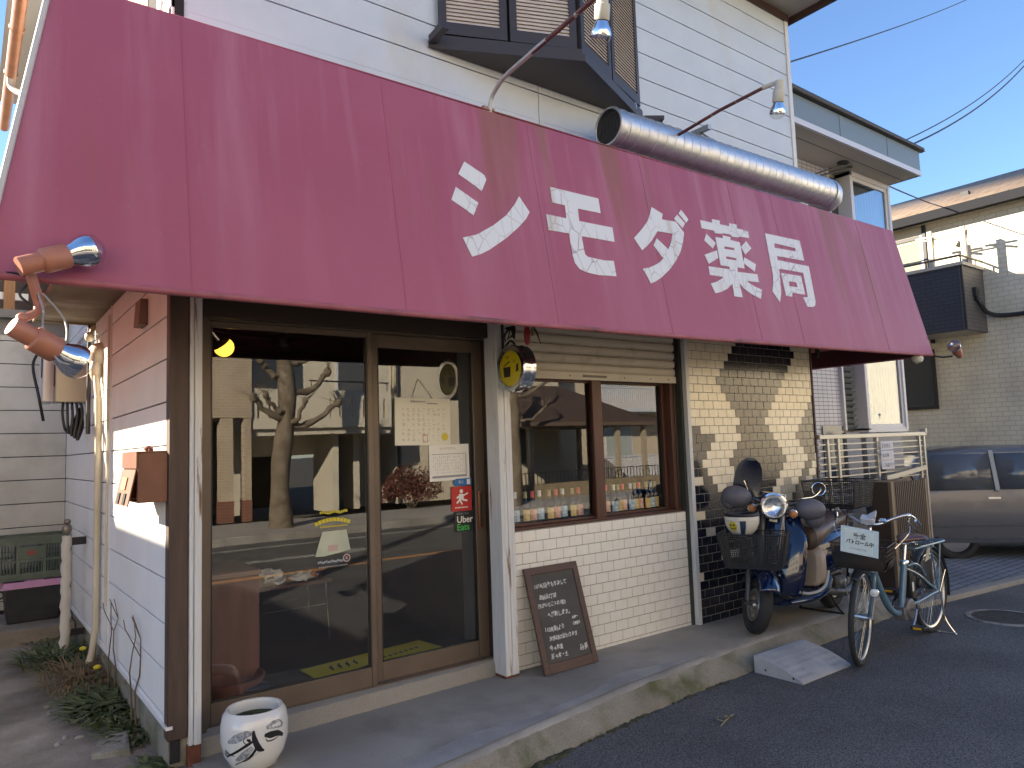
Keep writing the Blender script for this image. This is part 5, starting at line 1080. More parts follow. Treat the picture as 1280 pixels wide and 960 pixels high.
b=MB(); b.tube([(.50,-.075,.35),(0,-.05,.40)],.006,6); b.tube([(.50,-.075,.20),(0,-.05,.29)],.006,6); b.lathe([(.06,-.002),(.075,-.002),(.075,.002),(.06,.002)],(.50,-.07,.275),(0,1,0),24); b.box(.02,-.085,.30,.48,-.06,.385); bp(b,'chain_guard',m_black)
b=MB()
for s in (-1,1):
    b.tube(vcurve([(0,.085*s,RW),(-.005,.09*s,.25),(-.01,.10*s,.12),(-.03,.15*s,.02),(-.035,.17*s,.004)],4),.008,8)
b.tube([(-.035,-.17,.004),(-.06,-.12,.004)],.007,8); b.tube([(-.035,.17,.004),(-.035,.10,.004),(-.02,-.10,.004),(-.035,-.17,.004)],.006,8); b.tube([(-.0,.08,RW),(-.12,.08,.47),(-.15,.08,.50)],.004,6); bp(b,'kickstand',m_chrome)
# steering group: handlebar, basket, lamp
b=MB(); b.tube([(1.0,0,.85),(.965,0,.96)],.0125,12); b.tube([(.965,0,.955),(1.01,0,.985)],.014,10)
hb=[(.74,.295,.975),(.82,.285,1.02),(.905,.245,1.06),(.965,.155,1.03),(1.01,.06,.985),(1.01,-.06,.985),(.965,-.155,1.03),(.905,-.245,1.06),(.82,-.285,1.03),(.74,-.295,.99)]
b.tube(vcurve(hb,5),.0115,10); b.xf(SM); h_=bp(b,'handlebar',m_chrome)
for s in (-1,1):
    b=MB(); b.tube([(.835,.283*s,1.024),(.735,.296*s,.976)],.0155,10); b.xf(SM); b.build('grip',m_chrome if s>0 else m_black,h_,local=True)
    b=MB(); b.tube([(.89,.255*s,1.05),(.91,.25*s,1.01),(.85,.28*s,.965),(.78,.30*s,.925)],.006,6); b.ell((.895,.250*s,1.055),.022,.015,.02); b.tube(vcurve([(.89,.25*s,.99),(.96,.26*s,.93),(1.02,.16*s,.80),(1.05,.05*s,.70)],5),.0028,5); b.xf(SM); b.build('brake_lever',m_chrome,h_,local=True)
b=MB(); b.lathe([(0,0),(.025,0),(.032,.012),(.02,.028),(0,.03)],(.99,.09,1.0),(0,0,1),14); b.xf(SM); b.build('bell',m_chrome,h_,local=True)
b=MB(); b.obox((1.02,-.005,1.015),(.01,0,.018),(0,.045,0),(-.028,0,.014)); b.obox((1.02,.02,1.04),(.012,0,.01),(0,.03,.02),(-.02,0,.02)); b.xf(SM); bp(b,'display',mk('white_cloth',(.60,.61,.66),.8))
# wire basket
b=MB(); C8=lambda z,f:[(1.07-.02*f,.165+.025*f,z),(1.07-.02*f,-.165-.025*f,z),(1.35+.04*f,-.165-.025*f,z),(1.35+.04*f,.165+.025*f,z)]
for z,f in ((.70,0),(.735,.2),(.77,.4),(.805,.6),(.84,.8),(.875,1)):
    P=C8(z,f); b.tube([P[i%4] for i in range(5)],.0055 if z in (.70,.875) else .0032,6)
for k in range(14):
    for e in range(4):
        p0,p1=C8(.70,0)[e],C8(.70,0)[(e+1)%4]; q0,q1=C8(.875,1)[e],C8(.875,1)[(e+1)%4]; f=(k+.5)/14
        b.tube([Vector(p0).lerp(Vector(p1),f),Vector(q0).lerp(Vector(q1),f)],.0028,5,0,False)
for k in range(9): b.tube([(1.07+.28*k/8,-.165,.70),(1.07+.28*k/8,.165,.70)],.0028,5,0,False)
b.xf(SM); bs=bp(b,'front_basket',mk('dark_brown_wire',(.045,.032,.026),.6))
b=MB(); b.grid(lambda u,v:(1.395-.03*u,-.155+.32*u,.70+.155*v),1,1); b.grid(lambda u,v:(1.10+.25*u,.178+.02*v,.705+.07*v),1,1); b.xf(SM); b.build('basket_lining',mk('dark_lining',(.03,.026,.024),.8),bs,local=True,solid=.003)
b=MB(); b.tube([(1.07,-.06,.70),(1.10,-.06,.63),(WB-.17,-.05,.60)],.006,6); b.tube([(1.07,.06,.70),(1.10,.06,.63),(WB-.17,.05,.60)],.006,6); b.tube([(1.33,.12,.70),(WB+.01,.066,RW+.02)],.004,6); b.tube([(1.33,-.12,.70),(WB+.01,-.066,RW+.02)],.004,6); b.ell((WB-.07,-.03,.72-.06),.03,.03,.02); b.xf(SM); b.build('basket_stay',m_alu,bs,local=True)
b=MB(); b.tube([(WB-.04,.066,.52),(WB+.0,.085,.535)],.006,6); b.lathe([(.012,-.05),(.026,-.03),(.033,0),(.034,.012),(.030,.018),(0,.022)],(WB+.02,.09,.535),(1,.1,-.08),20); b.xf(SM); lp=bp(b,'headlamp',m_chrome)
b=MB(); b.lathe([(.029,.0185),(.02,.024),(0,.026)],(WB+.02,.09,.535),(1,.1,-.08),20); b.xf(SM); b.build('lens',mk('lamp_lens',(.8,.8,.78),.1,spec=.8),lp,local=True)
b=MB(); b.lathe([(0,0),(.02,0),(.02,.008),(0,.01)],(1.17,-.09,.645),(1,0,0),16); b.xf(SM); bp(b,'reflector',mk('clear_reflector',(.7,.7,.7),.15))
# safety patrol plate on the basket
sp=thing('sign_plate','white safety patrol notice in a clear sleeve on the bicycle basket','sign',(6.515,2.905,-.15),ang)
SPm=SM; o_=Vector((1.428,-.105,.825)); uu=Vector((.0,.315,-.03)).normalized(); vv=Vector((-.10,-.0,.98)).normalized()
f3=lambda p: SPm@p
b=MB(); q=lambda u,v,w: f3(o_+uu*u+vv*v+uu.cross(vv)*w)
b.prism([(0,0),(.25,0),(.25,.185),(0,.185)],q,0,.002); b.build('sleeve',mk('clear_sleeve',(.40,.46,.50),.15,spec=.7,col2=(.5,.56,.6),vscale=12),sp,local=True)
b=MB(); b.prism([(.027,.010),(.218,.010),(.218,.168),(.027,.168)],q,.0022,.0032); b.build('sheet',mk('mint_paper',(.66,.74,.70),.5),sp,local=True)
uw,vw=f3(o_+uu)-f3(o_),f3(o_+vv)-f3(o_)
text('安全',.042,q(.083,.113,.0034),uw,vw,m_black,'lettering',sp,local=True,offset=.0012); text('パトロール中',.034,q(.035,.070,.0034),uw,vw,m_black,'lettering',sp,local=True,offset=.0012,wscale=.90); text('まちの見守り隊',.016,q(.06,.030,.0034),uw,vw,m_grey,'lettering',sp,local=True)
# ------------------------------------------------------------------ motor scooter
ang2=math.atan2(3.47-3.585,4.885-6.10)
mo=thing('motor_scooter','dark blue retro motor scooter with two baskets, parked against the patterned tiles','scooter',(6.17,3.585,0),ang2)
def mp(mb,name,mat,**k): return mb.build(name,mat,mo,local=True,**k)
m_nb=mk('deep_blue_enamel',(.004,.011,.048),.14,coat=1.,col2=(.005,.014,.058),vscale=3); m_seat=mk('brown_vinyl_seat',(.085,.058,.048),.45,col2=(.10,.07,.058),vscale=9,bump=.1,bscale=200); m_bg=mk('beige_panel',(.42,.34,.26),.5,col2=(.46,.375,.29),vscale=4); m_dk=mk('dark_cover',(.03,.03,.035),.6); m_muff=mk('grey_hand_cover',(.12,.12,.145),.6,col2=(.15,.15,.18),vscale=7,bump=.15,bscale=30)
L2=1.22; RS=.218
pv=Vector((1.12,0,.6)); st2=R(50); SS=Matrix.Translation(pv)@Matrix.Rotation(st2,4,Vector((-.32,0,1)).normalized())@Matrix.Translation(-pv)
SH=Matrix.Translation((-.09,0,.02))@Matrix.Translation(pv)@Matrix.Rotation(R(32),4,Vector((-.32,0,1)).normalized())@Matrix.Translation(-pv)
def swheel(c,steer):
    b=MB(); b.torus(c,(0,1,0),RS-.048,.048,56,14,0,flat=1.05)
    if steer: b.xf(SS)
    wt=mp(b,'wheel',m_rubber); c=Vector(c)
    b=MB(); b.lathe([(.098,-.034),(.122,-.038),(.126,-.03),(.112,-.015),(.112,.015),(.126,.03),(.122,.038),(.098,.034)],c,(0,1,0),40); b.lathe([(0,-.045),(.028,-.045),(.034,-.03),(.034,.03),(.028,.045),(0,.045)],c,(0,1,0),20)
    for i in range(6):
        a=2*PI*i/6; d=Vector((math.cos(a),0,math.sin(a))); b.bar(c+d*.025,c+d*.115,.024,.03,(0,1,0))
    if steer: b.xf(SS)
    b.build('rim',mk('cast_wheel',(.40,.39,.37),.35,.8),wt,local=True); return wt
swheel((0,0,RS),0); swheel((L2,0,RS),1)
b=MB(); 
for s in (-1,1): b.tube([(L2-.02,.075*s,RS+.02),(L2-.10,.078*s,.42),(L2-.16,.05*s,.56)],[.018,.024,.022],12)
b.tube([(L2,-.10,RS),(L2,.10,RS)],.011,10); b.tube([(L2-.13,0,.5),(L2-.30,0,.92)],.025,12); b.xf(SS); mp(b,'fork',mk('fork_grey',(.10,.10,.105),.4,.5))
b=MB(); b.grid(arc((L2,0,RS),RS+.03,R(38),R(158),.082,20,.05),24,10); b.xf(SS); mp(b,'front_mudguard',m_nb,solid=.006)
def ring(x,yw,z0,z1,n=24,p=2.6,tilt=0):
    out=[]
    for i in range(n):
        a=2*PI*i/n; c,s=math.cos(a),math.sin(a); out.append((x+tilt*s,yw*math.copysign(abs(c)**(2/p),c),(z0+z1)/2+(z1-z0)/2*math.copysign(abs(s)**(2/p),s)))
    return out
# leg shield: curved panel
def shield(u,v):
    q=(u-.5)*2; z=.26+.60*v; wv=.175+.055*math.sin(PI*min(1,v*1.05))**.8-.05*max(0,v-.7)/.3; x=1.005-.17*v-.10*q*q*(1.0) +.05*math.sin(PI*v)
    return (x,wv*q,z)
b=MB(); b.grid(shield,18,18); mp(b,'leg_shield',m_nb,solid=.02)
b=MB(); b.loft([[(x+dx*.6,y,z) for (x,y,z) in ring(0,w_,zz-.03,zz+.03)] if False else [(xx+.055*math.cos(2*PI*i/20),w_*math.sin(2*PI*i/20),zz) for i in range(20)] for (xx,w_,zz) in ((1.03,.05,.42),(1.02,.085,.52),(.985,.095,.64),(.945,.095,.76),(.90,.09,.88),(.885,.06,.94))]); mp(b,'steering_column',m_nb)
b=MB(); b.loft([ring(1.0,.13,.235,.285),ring(.85,.155,.215,.268),ring(.62,.165,.215,.268),ring(.45,.17,.22,.285)]); mp(b,'floorboard',m_dk)
b=MB()
for s in (-1,1): b.tube(vcurve([(.93,.178*s,.30),(.80,.185*s,.268),(.62,.19*s,.262),(.50,.195*s,.30),(.44,.195*s,.40)],5),.012,8)
mp(b,'edge_strip',mk('pale_trim_strip',(.50,.47,.42),.4))
b=MB(); b.loft([ring(1.0,.15,.19,.25),ring(.8,.185,.165,.255),ring(.6,.20,.165,.265),ring(.45,.205,.18,.33),ring(.36,.19,.22,.40)]); mp(b,'lower_body',m_nb)
b=MB(); b.loft([ring(.555,.15,.285,.565,24,4.5,-.03),ring(.53,.185,.275,.58,24,4.5,-.03),ring(.46,.19,.27,.60,24,4.5)]); b.tube([(.565,-.15,.36),(.565,.15,.36)],.0035,6); b.tube([(.56,.03,.36),(.57,.035,.29)],.003,6); mp(b,'seat_front_panel',m_bg)
rear=[ring(.47,.13,.33,.64),ring(.40,.175,.30,.69),ring(.25,.20,.32,.72),ring(.05,.205,.36,.73),ring(-.12,.18,.44,.72),ring(-.24,.12,.52,.70),ring(-.29,.05,.57,.67)]
b=MB(); b.loft(rear); mp(b,'rear_body',m_nb)
b=MB(); b.loft([ring(.565,.12,.575,.70,24,3.5),ring(.54,.165,.565,.765,24,3.5),ring(.47,.18,.58,.785,24,3),ring(.36,.175,.62,.795),ring(.22,.155,.66,.805),ring(.08,.15,.69,.825),ring(-.08,.14,.70,.84),ring(-.20,.09,.72,.82)]); mp(b,'seat',m_seat)
b=MB(); b.lathe([(0,-.03),(.05,-.03),(.062,-.01),(.062,.03),(.05,.045),(.03,.05),(.028,.038),(0,.036)],(.02,.215,.44),(0,1,0),24); b.box(-.10,.19,.36,.05,.235,.52); mp(b,'exhaust_cover',m_alu,bevel=.01)
b=MB(); rr=random.Random(8)
b.box(-.12,-.10,.16,.34,.10,.34)
for i in range(9): b.box(.05+i*.022,.10,.18,.058+i*.022,.16,.32)
b.tube([(.30,.10,.20),(.10,.17,.17),(-.15,.18,.22)],.035,12); b.tube([(-.15,.18,.22),(-.34,.18,.30)],.055,14); b.ell((.1,.14,.25),.07,.05,.06); mp(b,'engine',mk('engine_grey',(.13,.13,.13),.45,.6,col2=(.2,.2,.2),vscale=20),bevel=.004)
b=MB()
for s in (-1,1): b.tube([(.30,.12*s,.20),(.24,.17*s,.05),(.20,.19*s,.008)],.010,8)
b.tube([(.20,-.19,.008),(.20,.19,.008)],.009,8); mp(b,'kickstand',m_black)
b=MB(); b.grid(arc((0,0,RS),RS+.02,R(40),R(175),.07,20,.02),18,6); mp(b,'rear_mudguard',m_dk,solid=.005)
# headlight, handlebar, muffs, mirrors, indicators
hl=Vector((1.135,0,.955)); hd=Vector((1,.0,-.02)).normalized()
b=MB(); b.lathe([(.04,-.20),(.080,-.13),(.096,-.05),(.098,0)],hl,hd,32); b.xf(SH); mp(b,'headlight_shell',mk('navy_plastic',(.012,.014,.025),.3,coat=.5))
b=MB(); b.lathe([(.098,-.006),(.105,0),(.105,.014),(.092,.020)],hl,hd,36); b.xf(SH); hr=mp(b,'headlight',m_chrome)
b=MB(); b.lathe([(.092,.012),(.07,-.015),(.03,-.03),(0,-.033)],hl,hd,32); b.xf(SH); b.build('reflector',mk('headlight_reflector',(.80,.82,.85),.22,.85),hr,local=True)
b=MB(); b.lathe([(.0885,.021),(.06,.034),(.03,.040),(0,.041)],hl,hd,32); b.xf(SH); b.build('lens',glassmat('headlight_lens',1.6,(.95,.96,.97),.5,25),hr,local=True)
b=MB(); b.tube(vcurve([(.86,.36,.985),(.90,.25,.985),(.93,.12,.96),(.93,0,.94),(.93,-.12,.96),(.90,-.25,.985),(.86,-.36,.985)],5),.012,10); b.loft([[(.93+xx+.06*math.cos(2*PI*i/16),.10*math.sin(2*PI*i/16),zz) for i in range(16)] for xx,zz in ((.02,.86),(.03,.94),(.0,1.0),(-.03,1.03))]); b.xf(SH); hb2=mp(b,'handlebar',m_nb)
for s in (-1,1):
    b=MB(); Mm=Matrix.Rotation(R(18)*s,3,'Z')@Matrix.Rotation(R(-14),3,'Y'); b.ell((.935,.285*s,.965-.02*(s>0)),.10,.125,.088,0,24,14,Mm); b.ell((.885,.33*s,.935-.05*(s>0)),.09,.08,.095,0,20,12); b.xf(SH); b.build('hand_cover',m_muff,hb2,local=True)
for s in (-1,1):
    b=MB(); b.lathe([(.0,-.04),(.03,-.03),(.038,0),(.036,.012),(.02,.022),(0,.025)],(1.02,.155*s,.90),(1,.1*s,0),20); b.tube([(.97,.06*s,.90),(1.0,.15*s,.90)],.008,8); b.xf(SH); q=mp(b,'indicator',m_chrome)
    b=MB(); b.lathe([(.034,.012),(.022,.024),(0,.028)],(1.02,.155*s,.90),(1,.1*s,0),20); b.xf(SH); b.build('lens',mk('amber_lens',(.50,.20,.07),.2),q,local=True)
b=MB(); P=vcurve([(.90,.19,.99),(.93,.215,1.02),(.94,.30,1.05),(.935,.345,1.10),(.92,.345,1.125)],5); b.tube(P,.0055,8); b.torus((.915,.335,1.115),(1,.15,0),.052,.005,28,8); b.xf(SH); q=mp(b,'mirror',m_chrome)
b=MB(); b.lathe([(0,-.012),(.05,-.008),(.06,0)],(.915,.335,1.115),(1,.15,0),28); b.xf(SH); b.build('mirror_back',m_dk,q,local=True)
b=MB(); b.tube([(.90,-.19,.99),(.905,-.205,1.03),(.90,-.24,1.10)],.006,8); b.xf(SH); q=mp(b,'mirror',m_chrome)
b=MB(); b.loft([[(.865-.03*math.cos(PI*k/12)+.10*(z_-1.0)*-.45+ .012*math.cos(2*PI*i/24),-.215+ w_*math.cos(2*PI*i/24)+.05*(z_-1.0),z_+.012*math.sin(2*PI*i/24)) for i in range(24)] for k,(z_,w_) in enumerate(((.93,.06),(.97,.095),(1.05,.112),(1.13,.112),(1.20,.10),(1.255,.075),(1.28,.04)))]); b.xf(SH); b.build('wind_deflector',mk('navy_plastic_shiny',(.008,.010,.024),.25,coat=.6),q,local=True)
b=MB(); b.bar((1.09,-.02,.835),(1.09,.04,.835),.008,.02); b.bar((1.06,.03,.80),(1.06,.03,.86),.006,.012); b.xf(SH); mp(b,'badge',m_paper)
def meshbasket(c0,c1,z0,z1,n,r,frame,flare,nm,mat,sub=None):
    (xa,ya),(xb,yb)=c0,c1; b=MB()
    def P4(z,f): return [(xa-flare*f,ya-flare*f,z),(xb+flare*f,ya-flare*f,z),(xb+flare*f,yb+flare*f,z),(xa-flare*f,yb+flare*f,z)]
    for z,f,q in ((z1,1,frame),(z0,0,frame)): P=P4(z,f); b.tube([P[i%4] for i in range(5)],q,6)
    for e in range(4): b.tube([P4(z0,0)[e],P4(z1,1)[e]],frame*.8,6)
    m=int((z1-z0)/r)
    for k in range(1,m):
        f=k/m; P=P4(z0+(z1-z0)*f,f)
        for e in range(4): b.bar(P[e],P[(e+1)%4],.0035,.0035)
    for e in range(4):
        p0,p1=[Vector(q) for q in (P4(z0,0)[e],P4(z0,0)[(e+1)%4])]; q0,q1=[Vector(q) for q in (P4(z1,1)[e],P4(z1,1)[(e+1)%4])]; m2=int((p1-p0).length/r)
        for k in range(1,m2): b.bar(p0.lerp(p1,k/m2),q0.lerp(q1,k/m2),.0035,.0035)
    for k in range(int((xb-xa)/r)): x=xa+k*r; b.bar((x,ya,z0),(x,yb,z0),.0035,.0035,(1,0,0))
    return b
SB=Matrix.Translation((.075,-.01,.03))@Matrix.Translation(pv)@Matrix.Rotation(R(20),4,'Z')@Matrix.Translation(-pv)
b=meshbasket((1.10,-.20),(1.34,.20),.50,.755,0,.014,.006,.045,'',m_black); b.xf(SB); fb=mp(b,'front_basket',m_black)
b=MB(); b.tube([(1.10,-.1,.52),(1.0,-.06,.60)],.009,8); b.tube([(1.10,.1,.52),(1.0,.06,.60)],.009,8); b.tube([(1.2,-.1,.50),(1.06,-.05,.48)],.008,8); b.xf(SB); b.build('basket_stay',m_black,fb,local=True)
b=meshbasket((-.48,-.21),(-.10,.21),.86,1.10,0,.016,.006,.03,'',m_black); rb=mp(b,'rear_basket',m_black)
b=MB()
for s in (-.08,.08): b.tube([(-.46,s,.85),(-.12,s,.85),(-.05,s,.80)],.009,8); b.tube([(-.30,s,.85),(-.22,s,.70)],.009,8)
b.build('carrier',m_black,rb,local=True)
b=MB(); b.tube([(.93,.02,.66),(.95,.02,.72)],.006,6); b.grid(lambda u,v:(1.33+.02*v,-.03+.08*u,.62+.1*v),1,1) if False else None; mp(b,'hook',m_chrome)
# helmet in the front basket
he=thing('helmet','white open helmet with a yellow smiling sticker lying in the scooter basket','helmet',(6.17,3.585,0),ang2)
hc=Vector((1.21,-.085,.855)); b=MB(); b.ell(hc,.125,.13,.135,0,28,16,None,PI*.5,PI); b.lathe([(.125,0),(.131,.004),(.131,.03),(.124,.034)],hc+Vector((0,0,-.005)),(0,0,1),32); b.xf(SB); b.build('shell',mk('white_helmet',(.66,.64,.58),.25,coat=.5),he,local=True)
b=MB(); b.torus(hc+Vector((0,0,.035)),(0,0,1),.118,.016,28,8); b.lathe([(0,.0),(.10,.0)],hc+Vector((0,0,.03)),(0,0,1),24); b.xf(SB); b.build('padding',m_black,he,local=True)
b=MB(); 
def onhel(a,z,k=1.012): r=.13*math.sqrt(max(0,1-(z/.135)**2)); return hc+Vector((.125/.13*r*k*math.cos(a),r*k*math.sin(a),z))
b.grid(lambda u,v:onhel(.05+.35*u,-.125+.125*v),8,8); b.xf(SB); b.build('blue_stripe',mk('navy_stripe',(.03,.045,.10),.3),he,local=True)
b=MB()
def disc(cx,cz,r,k): 
    b.add([onhel(cx,cz,k)]+[onhel(cx+r/.13*math.cos(2*PI*i/20),cz+r*math.sin(2*PI*i/20),k) for i in range(20)],[(0,1+i,1+(i+1)%20) for i in range(20)],0)
disc(-.42,-.045,.038,1.014); b.xf(SB); sm=b.build('yellow_sticker',m_yel,he,local=True)
b=MB(); disc(-.54,-.035,.008,1.02); disc(-.32,-.035,.008,1.02)
b.tube([onhel(-.42+.2*math.sin(x_),-.048-.018*math.cos(x_),1.018) for x_ in [(-1.2+2.4*i/8) for i in range(9)]],.003,5); b.xf(SB); b.build('face',m_black,sm,local=True)

# ------------------------------------------------------------------ neighbour with the bay (right)
nb=thing('bay_house','pale tiled house with a tall glazed bay and blue grey eave beside the shop','house',(8.2,4.4,0))
m_ft=brickmat('fine_white_tile',(.60,.62,.70),(.64,.66,.74),(.22,.23,.28),1,.095,.044,.0045,.4,.3,'xz',0.)
m_fs=brickmat('fine_white_tile_side',(.60,.62,.70),(.64,.66,.74),(.22,.23,.28),1,.095,.044,.0045,.4,.3,'yz',0.)
b=MB(); b.box(6.86,4.40,-.1,8.06,4.45,4.68,0); b.box(6.86,4.46,-.1,9.35,11,4.68,1); b.box(8.42,4.32,-.1,9.30,4.45,1.545,2)
b.build('wall',[m_ft,mk('warm_render',(.52,.46,.38),.8),mk('grey_panel',(.34,.35,.37),.6)],nb)
m_wal=mk('white_aluminium',(.62,.64,.69),.35,.0); 
b=MB(); b.box(8.06,4.36,1.56,8.10,4.46,4.66); b.box(8.385,4.26,1.555,8.43,4.45,4.655); b.box(9.30,4.255,1.555,9.355,4.45,4.655); b.box(8.385,4.26,1.53,9.355,4.45,1.585); b.box(8.385,4.262,2.75,9.355,4.45,3.20); b.box(8.385,4.26,4.60,9.355,4.45,4.66)
b.build('bay_frame',m_wal,nb,bevel=.004)
for z0,z1 in ((1.585,2.75),(3.20,4.60)):
    b=MB(); b.box(8.43,4.275,z0,8.475,4.31,z1); b.box(9.255,4.275,z0,9.30,4.31,z1); b.box(8.475,4.277,z0,9.255,4.308,z0+.045); b.box(8.475,4.277,z1-.045,9.255,4.308,z1)
    f=b.build('window',m_wal,nb)
    b=MB(); b.box(8.47,4.29,z0+.04,9.26,4.295,z1-.04); b.build('pane',glassmat('bay_glass',2.6,(.75,.8,.82),.01,.7),f)
    b=MB(); b.grid(lambda u,v,z0=z0,z1=z1:(8.47+.79*u,4.36+.02*math.sin(u*70),z0+.05+(z1-z0-.1)*v),80,2); b.build('curtain',mk('sheer_curtain',(.45,.50,.55),.8) if z0>3 else mk('painted_dim_room',(.10,.13,.13),.8),f)  # lower sheet is no curtain: dark colour painted in for the dim room
# louvre window
b=MB()
for i in range(17): z=1.60+i*.068; b.obox((8.245,4.395,z),(.135,0,0),(0,.022,-.018),(0,.001,.0015))
lv=b.build('louvre_window',mk('louvre_glass',(.30,.34,.36),.12,spec=.8),nb)
b=MB(); b.box(8.10,4.43,1.56,8.385,4.455,4.6); b.build('backing',mk('louvre_dark',(.05,.06,.06),.7),lv)
b=MB(); b.box(7.62,4.385,.95,8.05,4.398,1.62); b.build('window',mk('dusky_blue_pane',(.05,.075,.10),.12,spec=.8),nb)
b=MB(); b.box(8.06,4.36,-.1,8.38,4.46,1.54); b.build('wall',mk('grey_wall_panel',(.36,.37,.39),.6),nb)
b=MB(); b.box(6.51,3.90,4.665,9.36,11,4.70,0); b.box(6.51,3.872,4.66,9.38,3.90,4.72,1); b.box(6.51,3.88,4.72,9.375,3.905,4.97,2); b.box(9.35,3.905,4.66,9.375,11,4.97,2)
for x in (7.5,8.55): b.box(x,3.877,4.72,x+.006,3.882,4.97,3)
for y in (4.08,): b.box(6.86,y,4.661,9.34,y+.006,4.666,3)
b.ell((8.1,4.18,4.66),.09,.06,.02,4,16,6)
b.build('eave',[mk('eave_board_cream',(.50,.48,.43),.7),m_wal,mk('blue_grey_fascia',(.17,.23,.28),.5),mk('joint_line',(.12,.12,.12),.7),m_dk],nb)
b=MB(); b.tube([(6.51,3.87,5.02),(9.44,3.87,5.0)],.035,10); b.hexa([(6.51,3.83,4.975),(9.45,3.83,4.975),(9.45,11,4.975),(6.51,11,4.975)],[(6.51,3.9,5.05),(9.42,3.9,5.05),(8.9,11,6.75),(6.51,11,6.75)]); b.build('roof',mk('dark_bay_roof',(.055,.05,.05),.6),nb)
b=MB()
t=thing('potted_plant','plant in a blue pot standing inside the lower bay window','potted plant',(9.13,4.55,1.642))
b.lathe([(0,0),(.05,0),(.065,.12),(.06,.125),(0,.11)],(9.13,4.55,1.642),n=16); b.build('pot',mk('blue_pot',(.08,.17,.26),.4),t)
b=MB(); rr=random.Random(6)
for i in range(16):
    a=rr.uniform(0,6.3); l=rr.uniform(.15,.45); c=Vector((9.13,4.55,1.757)); d=Vector((math.cos(a)*.12,math.sin(a)*.03,l)); b.tube([c,c+d*.6,c+d],[.006,.012,.002],5)
b.build('foliage',g1,t)
nb.location=(8.585,4.607,-.0705); nb.scale=(1.047,1.047,1.047)
# metal railing
t=thing('railing','pale metal railing with thin horizontal bars before the bay house','railing',(8.0,4.0,0))
m_rail=mk('champagne_aluminium',(.46,.45,.42),.38,.5)
b=MB(); b.box(6.83,3.97,1.475,9.16,4.03,1.52); b.box(9.13,3.965,1.50,9.165,4.035,1.56); b.build('top_rail',m_rail,t,bevel=.004)
for x in (6.98,7.18,7.98,8.98,9.10):
    b=MB(); b.box(x,3.98,-.1,x+.035,4.02,1.475); b.build('post',m_rail,t)
for i in range(20):
    b=MB(); z=1.42-i*.066; b.box(6.84,3.994,z-.006,9.12,4.006,z+.006); b.build('bar',m_rail,t)
b=MB(); b.bar((8.02,3.93,1.03),(8.98,3.93,1.11),.03,.05); b.build('brace',m_rail,t)
t=thing('notice','white notice sheets tied to the metal railing','notice',(8.1,3.96,1.3))
b=MB()
for i in range(3): b.box(8.02,3.962,1.335-.105*i,8.30-.0*i,3.965,1.43-.105*i)
b.build('sheet',mk('white_notice',(.58,.60,.70),.5),t)
for i,s in enumerate(('駐車禁止','私有地','ご遠慮下さい')): text(s,.05,(8.04,3.9615,1.36-.105*i),(1,0,0),(0,0,1),m_grey,'lettering',t)
t=thing('slatted_screen','dark brown slatted box screen standing before the metal railing','screen',(7.9,3.7,0))
m_sc=mk('brown_screen',(.065,.045,.035),.5); m_sc2=mk('tan_screen_post',(.22,.165,.11),.5)
b=MB(); b.box(7.49,3.66,-.1,7.51,3.86,1.02); b.box(7.50,3.82,-.1,8.26,3.86,1.02); b.build('panel',m_sc,t)
b=MB(); b.box(7.49,3.628,-.1,7.545,3.659,1.025); b.box(8.235,3.628,-.1,8.27,3.659,1.025,0); b.build('post',m_sc2,t)
b=MB(); b.box(7.545,3.648,-.1,8.235,3.655,1.015,1)
for i in range(17): b.box(7.556+i*.04,3.632,-.08,7.579+i*.04,3.648,1.015,0)
b.build('slats',[m_sc,mk('screen_gap',(.03,.022,.018),.8)],t)
t=thing('air_conditioner','grey air conditioner unit behind the metal railing','air conditioner',(8.8,4.2,0))
b=MB(); b.box(8.30,4.06,.6,8.95,4.25,1.12); b.build('case',mk('ac_case',(.30,.30,.29),.5),t,bevel=.01)
b=MB(); b.torus((8.75,4.055,.86),(0,1,0),.19,.012,32,6); 
for i in range(9): b.bar((8.56,4.052,.70+i*.04),(8.94,4.052,.70+i*.04),.006,.006)
b.build('grille',m_dk,t)
# ------------------------------------------------------------------ cream house across the side street
ch=thing('cream_house','cream two storey house with a navy balcony beyond the side street','house',(13,5,0))
m_cs=brickmat('cream_siding',(.66,.62,.50),(.64,.60,.48),(.50,.46,.36),1,.16,.075,.006,.7,.5,'yz',.5); m_cf=brickmat('cream_siding_front',(.66,.62,.50),(.64,.60,.48),(.50,.46,.36),1,.16,.075,.006,.7,.5,'xz',.5)
b=MB(); b.box(13,3.80,-.15,13.1,14,5.15,0); b.box(13.1,3.80,-.15,19,3.9,5.15,1); b.build('wall',[m_cs,m_cf],ch)
b=MB(); b.hexa([(12.72,3.4,5.02),(12.80,3.4,5.02),(12.80,14.5,5.02),(12.72,14.5,5.02)],[(12.70,3.4,5.16),(12.82,3.4,5.16),(12.82,14.5,5.16),(12.70,14.5,5.16)]); b.box(12.8,3.42,5.06,19,14.4,5.12); b.box(12.8,3.40,5.0,19,3.42,5.2); gt=b.build('gutter',mk('charcoal_gutter',(.03,.031,.036),.9,spec=.05),ch)
b=MB(); b.add([(12.78,3.45,5.18),(12.78,14.5,5.18),(15.6,14.5,6.32),(15.6,3.45,6.32)],[(0,1,2,3)]); b.add([(15.6,3.45,6.32),(15.6,14.5,6.32),(19,14.5,5.2),(19,3.45,5.2)],[(0,1,2,3)])
b.build('roof',brickmat('shingle_roof',(.30,.22,.16),(.34,.255,.185),(.17,.125,.09),1,.45,.28,.012,.8,.6,'yx',.5),ch,solid=.02)
b=MB()
for y in (4.9,6.3,8): b.box(13.6,y,5.52,13.7,y+.12,5.60)
b.build('roof_vent',m_dk,ch)
